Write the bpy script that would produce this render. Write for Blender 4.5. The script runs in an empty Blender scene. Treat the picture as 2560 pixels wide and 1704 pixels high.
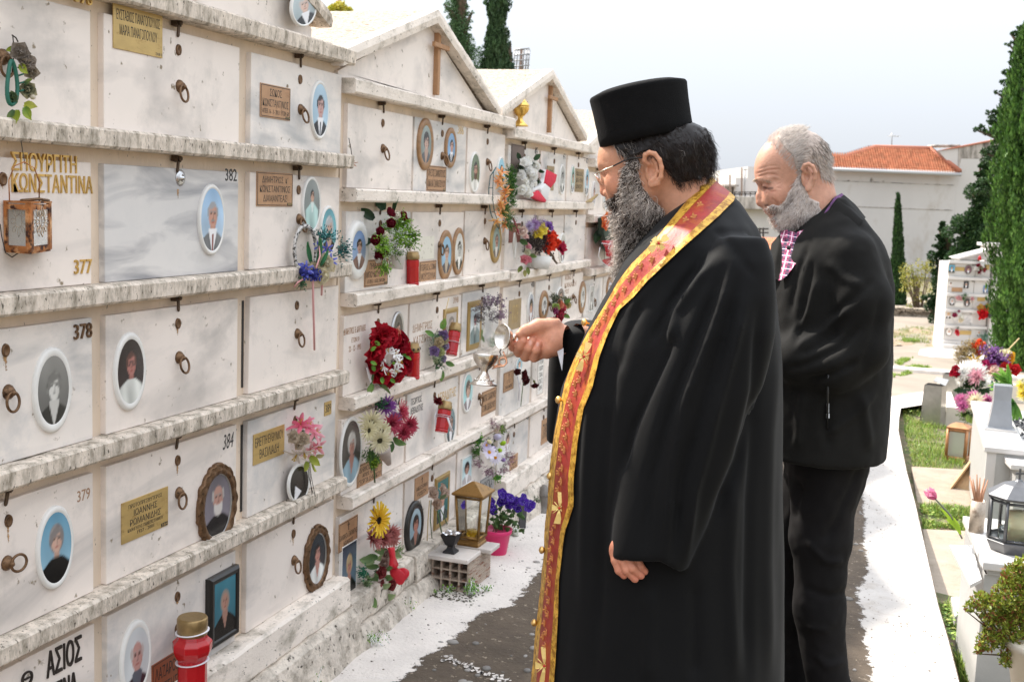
import bpy, math, random
import numpy as np
from mathutils import Vector, Matrix
random.seed(7); rng = np.random.default_rng(7)
sc = bpy.context.scene
COL = sc.collection
# ---------------------------------------------------------------- camera
F_PX = 2876.5                                   # focal length in pixels of the 2560 px wide photograph
RT = np.array([0.9505838, 0.30818426, 0.0375886]); UP = np.array([-0.07329158, 0.10510283, 0.9917569])
FW = np.array([-0.3016932, 0.94550297, -0.12249635]); CAM = np.array([1.7, 0.0, 1.5])
cd = bpy.data.cameras.new('camera'); cd.lens = F_PX/2560*36; cd.sensor_width = 36; cd.clip_end = 500; cd.clip_start = .05
cam = bpy.data.objects.new('camera', cd); COL.objects.link(cam); sc.camera = cam
cam.matrix_world = Matrix(((RT[0],UP[0],-FW[0],CAM[0]),(RT[1],UP[1],-FW[1],CAM[1]),(RT[2],UP[2],-FW[2],CAM[2]),(0,0,0,1)))
cd.dof.use_dof = True; cd.dof.focus_distance = 2.75; cd.dof.aperture_fstop = 10
# ---------------------------------------------------------------- sky and sun (low haze, sun behind the vaults)
SUN = np.array([-.86, .42, 1.02]); SUN /= np.linalg.norm(SUN)
elev = math.asin(SUN[2]); azim = math.atan2(SUN[0], SUN[1])
w = bpy.data.worlds.new('World'); sc.world = w; w.use_nodes = True
nt = w.node_tree; nt.nodes.clear()
out = nt.nodes.new('ShaderNodeOutputWorld'); bg = nt.nodes.new('ShaderNodeBackground')
sky = nt.nodes.new('ShaderNodeTexSky'); sky.sky_type = 'NISHITA'; sky.sun_disc = False
sky.sun_elevation = elev; sky.sun_rotation = azim; sky.altitude = 0; sky.air_density = 1.3; sky.dust_density = 4.5; sky.ozone_density = 1.2
cl = nt.nodes.new('ShaderNodeTexNoise'); cl.inputs['Scale'].default_value = 1.6; cl.inputs['Detail'].default_value = 4
mp = nt.nodes.new('ShaderNodeMapping'); mp.inputs['Scale'].default_value = (1,1,4); tc = nt.nodes.new('ShaderNodeTexCoord')
nt.links.new(tc.outputs['Generated'], mp.inputs['Vector']); nt.links.new(mp.outputs['Vector'], cl.inputs['Vector'])
rp = nt.nodes.new('ShaderNodeMapRange'); rp.inputs['From Min'].default_value=.35; rp.inputs['From Max'].default_value=.65
rp.inputs['To Min'].default_value=.88; rp.inputs['To Max'].default_value=.98
nt.links.new(cl.outputs['Fac'], rp.inputs['Value'])
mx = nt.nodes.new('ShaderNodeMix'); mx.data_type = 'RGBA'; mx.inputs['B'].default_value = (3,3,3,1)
sx = nt.nodes.new('ShaderNodeSeparateXYZ'); nt.links.new(tc.outputs['Generated'], sx.inputs['Vector'])   # veil of high cloud, overcast gradient with zenith raised to light the shaded wall
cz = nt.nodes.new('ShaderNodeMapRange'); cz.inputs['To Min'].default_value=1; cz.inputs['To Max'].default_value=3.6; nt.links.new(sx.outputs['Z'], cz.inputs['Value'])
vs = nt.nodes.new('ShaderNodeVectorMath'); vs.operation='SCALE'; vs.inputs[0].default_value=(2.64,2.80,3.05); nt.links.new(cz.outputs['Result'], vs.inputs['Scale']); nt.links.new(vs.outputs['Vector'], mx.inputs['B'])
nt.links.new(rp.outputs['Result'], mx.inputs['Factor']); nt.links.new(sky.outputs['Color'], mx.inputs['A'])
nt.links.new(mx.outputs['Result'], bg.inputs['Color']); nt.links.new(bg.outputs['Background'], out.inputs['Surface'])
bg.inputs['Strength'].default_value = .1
sl = bpy.data.lights.new('sun','SUN'); sl.energy = 3.1; sl.angle = math.radians(2.2); sl.color = (1,.94,.85)
so = bpy.data.objects.new('sun', sl); COL.objects.link(so); so.location = (0,0,8)
so.rotation_euler = Vector(SUN).to_track_quat('Z','Y').to_euler()
sc.view_settings.view_transform = 'Standard'; sc.view_settings.look = 'None'; sc.view_settings.gamma = 1
sc.view_settings.use_curve_mapping = False; sc.view_settings.exposure = 1.45
# ---------------------------------------------------------------- surveying helpers: photo pixel -> point on a real plane
def ray(px, py): return FW + RT*(px-1280)/F_PX - UP*(py-852)/F_PX
def on_x(px, py, x): d = ray(px,py); return CAM + d*(x-CAM[0])/d[0]
def on_y(px, py, y): d = ray(px,py); return CAM + d*(y-CAM[1])/d[1]
def on_z(px, py, z): d = ray(px,py); return CAM + d*(z-CAM[2])/d[2]
def at(px, py, dep): return CAM + ray(px,py)*dep
def dep_of(P): return float(np.dot(np.asarray(P)-CAM, FW))
def mpp(P): return dep_of(P)/F_PX                # metres per photo pixel there
def gz(y): t = np.clip(np.asarray(y,float)-4.5, 0, 18); return -.1 - .045*t + .02*np.exp(-np.abs(np.asarray(y,float)-4.5))*0
def on_g(px, py, h=0):
    d = ray(px,py); lo = 0.0
    for t in np.arange(.5, 120, .05):
        P = CAM + d*t
        if P[2] < gz(P[1])+h:
            for _ in range(12):
                m = t-.05/2**(_+1) if (CAM+d*t)[2] < gz((CAM+d*t)[1])+h else t+.05/2**(_+1)
                t = m
            return CAM + d*t
    return CAM + d*120
def lin(c):
    if isinstance(c, str): c = [int(c[i:i+2],16)/255 for i in (0,2,4)]
    c = np.asarray(c,float); return np.where(c<=.04045, c/12.92, ((c+.055)/1.055)**2.4)
# ---------------------------------------------------------------- materials
MATS = {}
def nd(t, k): return t.nodes.new(k)
def mat(name, color=(.5,.5,.5), rough=.7, metal=0, var=0, vscale=6, stretch=(1,1,1), dark=None, dscale=12, dmin=.55, dmax=.7, dfac=1,
        bump=0, bscale=80, spec=.5, trans=0, attr=False, sheen=0, dark2=None, d2scale=60, d2min=.62, d2max=.68, emit=0, sss=0, alpha=1, zdirt=None, bdist=.01, ior=1.45, wave=None, tl=0):
    if name in MATS: return MATS[name]
    m = bpy.data.materials.new(name); m.use_nodes = True; t = m.node_tree; b = t.nodes['Principled BSDF']
    c = tuple(lin(color)) if isinstance(color,str) else tuple(color)
    m.diffuse_color = (*c,1)
    b.inputs['Roughness'].default_value = rough; b.inputs['Metallic'].default_value = metal
    b.inputs['Specular IOR Level'].default_value = spec; b.inputs['Transmission Weight'].default_value = trans; b.inputs['IOR'].default_value = ior
    if sheen: b.inputs['Sheen Weight'].default_value = sheen
    if sss: b.inputs['Subsurface Weight'].default_value = sss; b.inputs['Subsurface Radius'].default_value=(.012,.004,.002); b.inputs['Subsurface Scale'].default_value=.6
    if alpha < 1: b.inputs['Alpha'].default_value = alpha
    g = nd(t,'ShaderNodeNewGeometry'); pos = g.outputs['Position']
    mpn = nd(t,'ShaderNodeMapping'); mpn.inputs['Scale'].default_value = stretch; t.links.new(pos, mpn.inputs['Vector'])
    def noise(scale, detail=5, vec=mpn.outputs['Vector'], rough_=.6):
        n = nd(t,'ShaderNodeTexNoise'); n.inputs['Scale'].default_value = scale; n.inputs['Detail'].default_value = detail; n.inputs['Roughness'].default_value = rough_
        t.links.new(vec, n.inputs['Vector']); return n.outputs['Fac']
    def ramp(v, a, z, lo=0, hi=1):
        r = nd(t,'ShaderNodeMapRange'); r.inputs['From Min'].default_value=a; r.inputs['From Max'].default_value=z
        r.inputs['To Min'].default_value=lo; r.inputs['To Max'].default_value=hi; t.links.new(v, r.inputs['Value']); return r.outputs['Result']
    def mix(f, A, B, mode='MIX'):
        x = nd(t,'ShaderNodeMix'); x.data_type='RGBA'; x.blend_type = mode
        for s,v in (('Factor',f),('A',A),('B',B)):
            if isinstance(v,(int,float)): x.inputs[s].default_value = v
            elif isinstance(v,tuple): x.inputs[s].default_value = (*v,1)
            else: t.links.new(v, x.inputs[s])
        return x.outputs['Result']
    cur = c
    if attr:
        a = nd(t,'ShaderNodeAttribute'); a.attribute_name = 'Col'; cur = a.outputs['Color']
    if wave:                                      # veins / weave: (scale, distortion, colour, lo, hi, direction)
        wv = nd(t,'ShaderNodeTexNoise'); wv.inputs['Scale'].default_value = wave[0]; wv.inputs['Detail'].default_value = 6; wv.inputs['Distortion'].default_value = wave[1]
        m2 = nd(t,'ShaderNodeMapping'); m2.inputs['Scale'].default_value = wave[5]; m2.inputs['Rotation'].default_value=(.5,0,0); t.links.new(pos,m2.inputs['Vector']); t.links.new(m2.outputs['Vector'], wv.inputs['Vector'])
        cur = mix(ramp(wv.outputs['Fac'],wave[3],wave[4]), cur, tuple(lin(wave[2])))
    if var:
        n = ramp(noise(vscale), .3, .7, 1-var, 1+var)
        vm = nd(t,'ShaderNodeMix'); vm.data_type='RGBA'; vm.blend_type='MULTIPLY'; vm.inputs['Factor'].default_value=1
        if isinstance(cur,tuple): vm.inputs['A'].default_value=(*cur,1)
        else: t.links.new(cur, vm.inputs['A'])
        t.links.new(n, vm.inputs['B']); cur = vm.outputs['Result']
    if dark is not None: cur = mix(ramp(noise(dscale,8,rough_=.7), dmin, dmax, 0, dfac), cur, tuple(lin(dark)))
    if dark2 is not None: cur = mix(ramp(noise(d2scale,3), d2min, d2max), cur, tuple(lin(dark2)))
    if isinstance(cur,tuple): b.inputs['Base Color'].default_value = (*cur,1)
    else: t.links.new(cur, b.inputs['Base Color'])
    if bump:
        bn = nd(t,'ShaderNodeBump'); bn.inputs['Strength'].default_value = bump; bn.inputs['Distance'].default_value = bdist
        t.links.new(noise(bscale,6), bn.inputs['Height']); t.links.new(bn.outputs['Normal'], b.inputs['Normal'])
    if emit: b.inputs['Emission Strength'].default_value = emit; b.inputs['Emission Color'].default_value=(*c,1)
    if tl:                                            # thin petals and leaves let light through
        tr=nd(t,'ShaderNodeBsdfTranslucent'); ms=nd(t,'ShaderNodeMixShader'); ms.inputs['Fac'].default_value=tl; o_=t.nodes['Material Output']
        if isinstance(cur,tuple): tr.inputs['Color'].default_value=(*cur,1)
        else: t.links.new(cur,tr.inputs['Color'])
        t.links.new(b.outputs['BSDF'],ms.inputs[1]); t.links.new(tr.outputs['BSDF'],ms.inputs[2]); t.links.new(ms.outputs['Shader'],o_.inputs['Surface'])
    MATS[name] = m; return m
# ---------------------------------------------------------------- geometry accumulator
class G:
    def __init__(s): s.v=[]; s.f=[]; s.mi=[]; s.c=[]; s.n=0; s.sm=[]
    def add(s, v, f, mi=0, col=None, smooth=True):
        v = np.asarray(v,float).reshape(-1,3); s.v.append(v)
        for q in f: s.f.append(tuple(int(i)+s.n for i in q)); s.mi.append(mi); s.sm.append(smooth)
        s.c.append(np.tile(np.asarray(col if col is not None else (1,1,1),float),(len(v),1)) if col is None or np.ndim(col)==1 else np.asarray(col,float))
        s.n += len(v); return s
    def box(s, x0,x1,y0,y1,z0,z1, mi=0, col=None):
        v=[(x,y,z) for x in (x0,x1) for y in (y0,y1) for z in (z0,z1)]
        return s.add(v, [(0,1,3,2),(4,6,7,5),(0,4,5,1),(2,3,7,6),(0,2,6,4),(1,5,7,3)], mi, col, False)
    def obox(s, c, ax, ay, az, mi=0, col=None):       # oriented box: centre and three half-axis vectors
        c=np.asarray(c,float); ax,ay,az=map(lambda q:np.asarray(q,float),(ax,ay,az))
        v=[c+i*ax+j*ay+k*az for i in (-1,1) for j in (-1,1) for k in (-1,1)]
        return s.add(v, [(0,1,3,2),(4,6,7,5),(0,4,5,1),(2,3,7,6),(0,2,6,4),(1,5,7,3)], mi, col, False)
    def prism(s, poly, axis, d0, d1, mi=0, col=None, smooth=False):   # polygon in the two other axes extruded along axis (0,1,2)
        poly=np.asarray(poly,float); n=len(poly); o=[i for i in range(3) if i!=axis]
        V=np.zeros((2*n,3)); V[:n,o[0]]=poly[:,0]; V[:n,o[1]]=poly[:,1]; V[n:]=V[:n]; V[:n,axis]=d0; V[n:,axis]=d1
        return s.add(V, [tuple(range(n))[::-1], tuple(range(n,2*n))]+[(i,(i+1)%n,n+(i+1)%n,n+i) for i in range(n)], mi, col, smooth)
    def tube(s, pts, r, n=8, mi=0, col=None, closed=False, cap=True, flat=1.0, flatdir=None):
        P=np.asarray(pts,float); m=len(P); r=np.broadcast_to(np.asarray(r,float),(m,))
        T=np.gradient(P,axis=0) if not closed else np.roll(P,-1,0)-np.roll(P,1,0)
        T/=np.linalg.norm(T,axis=1,keepdims=True)+1e-12
        ref=np.array([0,0,1.]) if abs(T[0][2])<.9 else np.array([1.,0,0])
        if flatdir is not None: ref=np.asarray(flatdir,float)
        A=np.cross(T,ref); A/=np.linalg.norm(A,axis=1,keepdims=True)+1e-9; 
        for i in range(1,m):
            if np.dot(A[i],A[i-1])<0: A[i]*=-1
        B=np.cross(T,A)
        th=np.linspace(0,2*np.pi,n,endpoint=False)
        V=P[:,None]+r[:,None,None]*(np.cos(th)[None,:,None]*A[:,None]+flat*np.sin(th)[None,:,None]*B[:,None])
        f=[]
        for i in range(m if closed else m-1):
            j=(i+1)%m
            for k in range(n): f.append((i*n+k, i*n+(k+1)%n, j*n+(k+1)%n, j*n+k))
        if cap and not closed: f+= [tuple(range(n))[::-1], tuple((m-1)*n+k for k in range(n))]
        return s.add(V.reshape(-1,3), f, mi, col)
    def lathe(s, prof, c=(0,0,0), n=20, mi=0, col=None, axis=None, sx=1, sy=1, smooth=True):
        prof=np.asarray(prof,float); m=len(prof); th=np.linspace(0,2*np.pi,n,endpoint=False)
        V=np.stack([prof[:,0][:,None]*np.cos(th)*sx, prof[:,0][:,None]*np.sin(th)*sy, np.repeat(prof[:,1][:,None],n,1)],-1).reshape(-1,3)
        if axis is not None:
            q=np.array(Vector(axis).to_track_quat('Z','Y').to_matrix()); V=V@q.T
        V=V+np.asarray(c,float)
        f=[(i*n+k, i*n+(k+1)%n, (i+1)*n+(k+1)%n, (i+1)*n+k) for i in range(m-1) for k in range(n)]
        if prof[0][0]>1e-6: f.append(tuple(range(n))[::-1])
        if prof[-1][0]>1e-6: f.append(tuple((m-1)*n+k for k in range(n)))
        return s.add(V,f,mi,col,smooth)
    def ell(s, c, r, n=12, m=8, mi=0, col=None, rot=None):
        th=np.linspace(0,np.pi,m+1); ph=np.linspace(0,2*np.pi,n,endpoint=False)
        V=np.stack([np.outer(np.sin(th),np.cos(ph)),np.outer(np.sin(th),np.sin(ph)),np.outer(np.cos(th),np.ones(n))],-1).reshape(-1,3)*np.asarray(r,float)
        if rot is not None: V=V@np.asarray(rot).T
        f=[(i*n+k,(i+1)*n+k,(i+1)*n+(k+1)%n,i*n+(k+1)%n) for i in range(m) for k in range(n)]
        return s.add(V+np.asarray(c,float),f,mi,col)
    def grid(s, V, mi=0, col=None, smooth=True):       # V (a,b,3)
        a,b=V.shape[:2]; f=[(i*b+j,(i+1)*b+j,(i+1)*b+j+1,i*b+j+1) for i in range(a-1) for j in range(b-1)]
        return s.add(V.reshape(-1,3), f, mi, col, smooth)
    def mesh(s, name, origin=(0,0,0)):
        V=np.concatenate(s.v)-np.asarray(origin); me=bpy.data.meshes.new(name); me.from_pydata(V.tolist(),[],s.f)
        me.polygons.foreach_set('material_index', s.mi); me.polygons.foreach_set('use_smooth', s.sm)
        C=np.concatenate(s.c)
        ca=me.color_attributes.new('Col','FLOAT_COLOR','POINT'); ca.data.foreach_set('color', np.concatenate([C,np.ones((len(C),1))],1).ravel())
        me.update(); return me
ORI = {}
def link(name, me, mats, parent, origin, label=None, kind=None):
    o=bpy.data.objects.new(name, me); COL.objects.link(o)
    for m in (mats if isinstance(mats,(list,tuple)) else [mats]):
        if len(me.materials) < len(mats if isinstance(mats,(list,tuple)) else [mats]): me.materials.append(m)
    po = ORI[parent.name] if parent else np.zeros(3)
    o.location = np.asarray(origin)-po; ORI[o.name]=np.asarray(origin,float)
    if parent: o.parent=parent
    if label: o['label']=label
    if kind: o['kind']=kind
    return o
def obj(name, g, mats, parent=None, label=None, cat=None, group=None, kind=None, bevel=0, origin=None, seg=2):
    V=np.concatenate(g.v)
    if origin is None: origin = (V.max(0)+V.min(0))/2 if parent else np.array([*(V.max(0)+V.min(0))[:2]/2, V.min(0)[2]])
    o=link(name, g.mesh(name, origin), mats, parent, origin, label, kind)
    if cat: o['category']=cat
    if group: o['group']=group
    if bevel:
        b=o.modifiers.new('bevel','BEVEL'); b.width=bevel; b.segments=seg; b.limit_method='ANGLE'; b.harden_normals=False
    return o
def thing(name, label, cat, loc, group=None):
    o=bpy.data.objects.new(name, None); COL.objects.link(o); o.location=loc; o.empty_display_size=.05
    ORI[o.name]=np.asarray(loc,float); o['label']=label; o['category']=cat
    if group: o['group']=group
    return o
def inst(name, me, M, parent, mats=None, label=None):   # shared mesh placed by a 4x4 world matrix
    o=bpy.data.objects.new(name, me); COL.objects.link(o)
    po=Vector(ORI[parent.name]) if parent else Vector()
    o.parent=parent; o.matrix_basis=Matrix.Translation(-po)@M; ORI[o.name]=np.array(M.translation)
    if label: o['label']=label
    return o
def frame(P, n, upv=(0,0,1), spin=0, s=1):              # matrix with local Z along n
    n=Vector(n).normalized(); u=Vector(upv); x=u.cross(n)
    if x.length<1e-4: x=Vector((1,0,0)).cross(n)
    x.normalize(); y=n.cross(x)
    R=Matrix((x,y,n)).transposed().to_4x4()
    return Matrix.Translation(Vector(P))@R@Matrix.Rotation(spin,4,'Z')@Matrix.Diagonal((s,s,s,1))
def vnoise(P, scale, seed=0):                           # cheap smooth value noise, array in, about -1..1 out
    P=np.asarray(P,float)*scale; r=np.zeros(P.shape[:-1])
    rg=np.random.default_rng(seed)
    for k in range(7):
        d=rg.normal(size=3); d/=np.linalg.norm(d); fr=rg.uniform(.5,1.6); r+=np.sin((P@d)*fr*2+rg.uniform(0,6.3))
    return r/3.2
def hnoise(P, cell, seed=0):                            # trilinear lattice noise -1..1
    P=np.asarray(P,float)/cell; i=np.floor(P).astype(int); f=P-i; f=f*f*(3-2*f); out=0
    for dx in (0,1):
        for dy in (0,1):
            for dz in (0,1):
                h=(i[...,0]+dx)*374761393+(i[...,1]+dy)*668265263+(i[...,2]+dz)*2147483647+seed*974634
                h=(h^(h>>13))*1274126177; h=(h^(h>>16))&0xffff
                out=out+(h/32767.5-1)*(f[...,0] if dx else 1-f[...,0])*(f[...,1] if dy else 1-f[...,1])*(f[...,2] if dz else 1-f[...,2])
    return out
def rough_bar(g, A, B, prof, amp=.003, step=.02, cell=.03, seed=0, mi=0, ends=True, chip=0):
    """cast bar from A to B along y; prof = closed polygon of (x,z); edges eroded by noise"""
    prof=np.asarray(prof,float); n=len(prof); m=max(3,int(abs(B-A)/step)+1); ys=np.linspace(A,B,m)
    P=np.zeros((m,n,3)); P[...,0]=prof[:,0]; P[...,2]=prof[:,1]; P[...,1]=ys[:,None]
    cx,cz=prof.mean(0); d=np.stack([prof[:,0]-cx, prof[:,1]*0, prof[:,1]-cz],-1); d/=np.linalg.norm(d,axis=1,keepdims=True)
    nz=hnoise(P,cell,seed)+.5*hnoise(P,cell/2.3,seed+5)
    k=amp*nz
    if chip: k=k-chip*np.clip(hnoise(P,cell*2.5,seed+9)-.45,0,1)*2
    P+=d[None]*k[...,None]
    f=[(i*n+j,i*n+(j+1)%n,(i+1)*n+(j+1)%n,(i+1)*n+j) for i in range(m-1) for j in range(n)]
    f+=[tuple(range(n))[::-1],tuple((m-1)*n+j for j in range(n))]
    g.add(P.reshape(-1,3),f,mi,None,False); return g
def text_geo(body, size, mode='bold', italic=0, ext=.0008, res=2):
    c=bpy.data.curves.new('t','FONT'); c.body=body; c.size=size; c.align_x='CENTER'; c.align_y='CENTER'; c.extrude=ext; c.resolution_u=res; c.shear=italic
    c.offset = {'bold':size*.004,'thin':0,'heavy':0}[mode]
    o=bpy.data.objects.new('t',c); COL.objects.link(o); dg=bpy.context.evaluated_depsgraph_get(); dg.update()
    me=bpy.data.meshes.new_from_object(o.evaluated_get(dg)); V=np.zeros(len(me.vertices)*3); me.vertices.foreach_get('co',V); V=V.reshape(-1,3)
    F=[tuple(p.vertices) for p in me.polygons]
    bpy.data.objects.remove(o); bpy.data.curves.remove(c); bpy.data.meshes.remove(me); return V,F
def wall_text(g, body, y0,y1,z0,z1, x, mi=0, mode='bold', italic=0, ext=.0008, fit=True):
    """one line of lettering on a plane facing +x, filling the box y0..y1, z0..z1"""
    V,F=text_geo(body, 1.0, mode, italic, 0.5)
    if len(V)==0: return g
    lo,hi=V.min(0),V.max(0); w_,h_=hi[0]-lo[0],hi[1]-lo[1]
    sy=(y1-y0)/w_; sz=(z1-z0)/h_
    if not fit: sy=min(sy,sz); sz=sy
    X=np.zeros_like(V); X[:,1]=(V[:,0]-(lo[0]+hi[0])/2)*sy+(y0+y1)/2; X[:,2]=(V[:,1]-(lo[1]+hi[1])/2)*sz+(z0+z1)/2; X[:,0]=x+V[:,2]*2*ext
    return g.add(X,F,mi,None,False)
# ================================================================ materials of the setting
M_asph = mat('worn_path_concrete', (.105,.079,.056), .95, var=.3, vscale=5, dark='4a4038', dscale=9, dmin=.5, dmax=.7, dfac=.6, dark2='9a8c7a', d2scale=45, d2min=.63, d2max=.69, bump=.9, bscale=55, bdist=.012)
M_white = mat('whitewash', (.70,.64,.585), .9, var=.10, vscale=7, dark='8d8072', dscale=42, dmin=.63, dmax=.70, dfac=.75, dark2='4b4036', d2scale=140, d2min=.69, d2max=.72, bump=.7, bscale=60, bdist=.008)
def worn_paint(m, under):
    t=m.node_tree; b_=t.nodes['Principled BSDF']; src=b_.inputs['Base Color'].links[0].from_socket
    at_=nd(t,'ShaderNodeAttribute'); at_.attribute_name='Col'; g_=nd(t,'ShaderNodeNewGeometry'); n1=nd(t,'ShaderNodeTexNoise'); n1.inputs['Scale'].default_value=34; n1.inputs['Detail'].default_value=9; n1.inputs['Roughness'].default_value=.75; t.links.new(g_.outputs['Position'],n1.inputs['Vector'])
    ad=nd(t,'ShaderNodeMath'); ad.operation='MULTIPLY_ADD'; t.links.new(n1.outputs['Fac'],ad.inputs[0]); ad.inputs[1].default_value=2.2; ad.inputs[2].default_value=-1.1; a2=nd(t,'ShaderNodeMath'); a2.operation='ADD'; t.links.new(ad.outputs[0],a2.inputs[0]); t.links.new(at_.outputs['Fac'],a2.inputs[1])
    r=nd(t,'ShaderNodeMapRange'); r.inputs['From Min'].default_value=.42; r.inputs['From Max'].default_value=.55; t.links.new(a2.outputs[0],r.inputs['Value'])
    t.links.new(r.outputs['Result'],b_.inputs['Alpha'])
M_whitek = mat('kerb_whitewash_darkened_for_sun', (.50,.465,.43), .9, var=.10, vscale=5, dark='97897a', dscale=11, dmin=.52, dmax=.75, dfac=.5, dark2='4b4036', d2scale=90, d2min=.67, d2max=.71, bump=.7, bscale=60, bdist=.008)  # whitewash again, colour darkened to hold back clipping in full sun
worn_paint(M_white,0); worn_paint(M_whitek,0)
M_earth = mat('earth', (.20,.15,.095), 1, var=.35, vscale=4, dark='56623a', dscale=5, dmin=.45, dmax=.62, bump=1, bscale=40, bdist=.02)
M_far = mat('pale_concrete', (.27,.225,.18), .95, var=.16, vscale=1.2, dark='83796a', dscale=3, dmin=.5, dmax=.75, dfac=.6, bump=.5, bscale=30)
M_slabstone = mat('grave_paving', (.33,.27,.21), .95, var=.15, vscale=6, dark='8a7d68', dscale=14, dmin=.52, dmax=.7, dfac=.7, bump=.6, bscale=60)
M_cement = mat('cream_cement', (.745,.61,.475), .92, var=.13, vscale=7, stretch=(1,1,.35), dark='6e6152', dscale=16, dmin=.60, dmax=.78, dfac=.75, dark2='443a32', d2scale=120, d2min=.70, d2max=.72, bump=.5, bscale=110, bdist=.004)
M_ledge = mat('weathered_ledge', (.72,.625,.525), .92, var=.14, vscale=9, stretch=(1,1,.45), dark='7d7463', dscale=30, dmin=.43, dmax=.66, dfac=.9, dark2='5a5348', d2scale=110, d2min=.60, d2max=.68, bump=.8, bscale=120, bdist=.005)
M_ledge2 = mat('whitened_ledge', (.80,.71,.62), .9, var=.10, vscale=5, stretch=(1,.6,1), dark='8f8777', dscale=14, dmin=.50, dmax=.70, dfac=.85, dark2='6a5f52', d2scale=95, d2min=.64, d2max=.69, bump=.6, bscale=90, bdist=.004)
M_marble = mat('white_marble', (.83,.742,.67), .42, wave=(1.9,1.7,'b5aea8',.50,.74,(1,.6,1.5)), var=.035, vscale=5, dark='a8a39c', dscale=4.5, dmin=.50, dmax=.80, dfac=.75, dark2='8b7c66', d2scale=30, d2min=.665, d2max=.73, bump=.12, bscale=160, bdist=.001, spec=.4)
M_marble2 = mat('cool_marble', (.80,.733,.672), .42, wave=(2.6,1.9,'a9a8a6',.48,.74,(1,.5,1.7)), var=.04, vscale=5, dark='9fa3a6', dscale=3.6, dmin=.46, dmax=.76, dfac=.75, dark2='7f6f58', d2scale=30, d2min=.665, d2max=.73, bump=.12, bscale=160, bdist=.001, spec=.4)
M_marbleg = mat('grey_veined_marble', (.70,.67,.64), .35, dark='b9b9b9', dscale=3, dmin=.4, dmax=.7, dfac=.4, wave=(5,1.4,'85858a',.46,.76,(1,.5,2.2)), bump=.05, bscale=160, bdist=.001)
M_base = mat('stained_base', (.69,.61,.52), .96, var=.2, vscale=8, dark='7c7365', dscale=11, dmin=.44, dmax=.66, dfac=.85, dark2='4c453b', d2scale=46, d2min=.60, d2max=.70, bump=1, bscale=45, bdist=.01)
M_roof = mat('chipped_stone_roof', (.50,.42,.34), .97, var=.12, vscale=40, dark='b3a08c', dscale=70, dmin=.45, dmax=.6, dark2='8a7763', d2scale=55, d2min=.56, d2max=.64, stretch=(1,1,2.5), bump=1, bscale=70, bdist=.015)
M_bronze = mat('old_bronze', (.20,.115,.062), .48, .75, var=.35, vscale=60, dark='33251b', dscale=60, dmin=.5, dmax=.65, bump=.3, bscale=300, bdist=.002)
M_dark = mat('dark_iron', (.045,.036,.03), .6, .5, var=.3, vscale=60)
M_crosswood = mat('cross_wood', (.40,.215,.105), .6, var=.2, vscale=10, stretch=(1,8,1), bump=.2, bscale=120)
M_gold = mat('gold_letter', (.62,.40,.13), .3, .8, var=.25, vscale=60)
M_black = mat('black_paint', (.025,.023,.022), .5)
M_brown = mat('faded_letter', (.36,.21,.12), .6)
M_brass = mat('brass_plate', (.55,.385,.15), .38, .55, var=.12, vscale=12, stretch=(1,1,3), dark='8c6a33', dscale=25, dmin=.55, dmax=.8)
M_copper = mat('copper_plate', (.46,.27,.15), .5, .3, var=.15, vscale=14, dark='7a5236', dscale=30, dmin=.55, dmax=.8)
M_dullplate = mat('dull_plate', (.33,.24,.13), .55, .3, var=.2, vscale=12)
M_darkplate = mat('dark_plate', (.17,.12,.10), .5, .3, var=.2, vscale=12)
M_photo = mat('photo_enamel', (1,1,1), .25, attr=True, spec=.5)
M_ceram = mat('white_ceramic', (.76,.74,.70), .25, var=.05, vscale=20)
M_woodrim = mat('brown_wood_rim', (.30,.16,.07), .4, var=.25, vscale=20, stretch=(1,1,3))
M_silverrim = mat('silver_rim', (.5,.5,.5), .3, .8)
# ================================================================ ground
YS = np.concatenate([np.arange(-6,4,1.0), np.arange(4,26,.5), np.array([27,30,35,42,50,65,90,140,220,400])])
XS = np.concatenate([[-300,-120,-50,-20],np.arange(-10,14,1.0),[18,30,60,140,300]])
g=G(); V=np.zeros((len(XS),len(YS),3)); V[...,0]=XS[:,None]; V[...,1]=YS[None]; V[...,2]=gz(YS)[None]-.10
rr = V[...,:2]; V[...,2] += np.where((V[...,0]>2.6)&(V[...,1]<20), .02*vnoise(V,1.3,3), 0)
g.grid(V); obj('ground', g, M_earth, kind='structure', origin=(0,0,0))
def strip(name, lf, rt_, ys, h, m, edge=0, seed=0, thick=0, nx=10, kind='structure', cell=.03, rend=0, origin=(0,0,0)):
    """sheet between left x(y) and right x(y); ragged paint edges; optional skirt down to the earth"""
    ys=np.asarray(ys,float); P=np.zeros((len(ys),nx,3)); L_=lf(ys); R_=rt_(ys)
    q=np.stack([ys,ys*0,ys*0],-1)
    L_=L_+edge*(hnoise(q,cell,seed)+.7*hnoise(q,cell*4,seed+1)); R_=R_+(rend or 0)*(hnoise(q,cell,seed+2)+.7*hnoise(q,cell*4,seed+3))
    t=np.linspace(0,1,nx); P[...,0]=L_[:,None]*(1-t)+R_[:,None]*t; P[...,1]=ys[:,None]; P[...,2]=(gz(ys)+h)[:,None]
    C=np.ones((len(ys),nx,3))
    if rend: C[:,-1]=-.15; C[:,-2]=.45; C[:,-3]=.85
    if edge: C[:,0]=-.15; C[:,1]=.5
    g=G(); g.grid(P[:, ::-1], col=C[:, ::-1].reshape(-1,3))
    if thick:
        for s_ in (0,-1):
            e=P[:,s_]; lo=e.copy(); lo[:,2]-=thick; g.grid(np.stack([e,lo],1) if s_==0 else np.stack([lo,e],1), smooth=False)
    o=obj(name,g,m,kind=kind,origin=origin); return o
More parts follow.
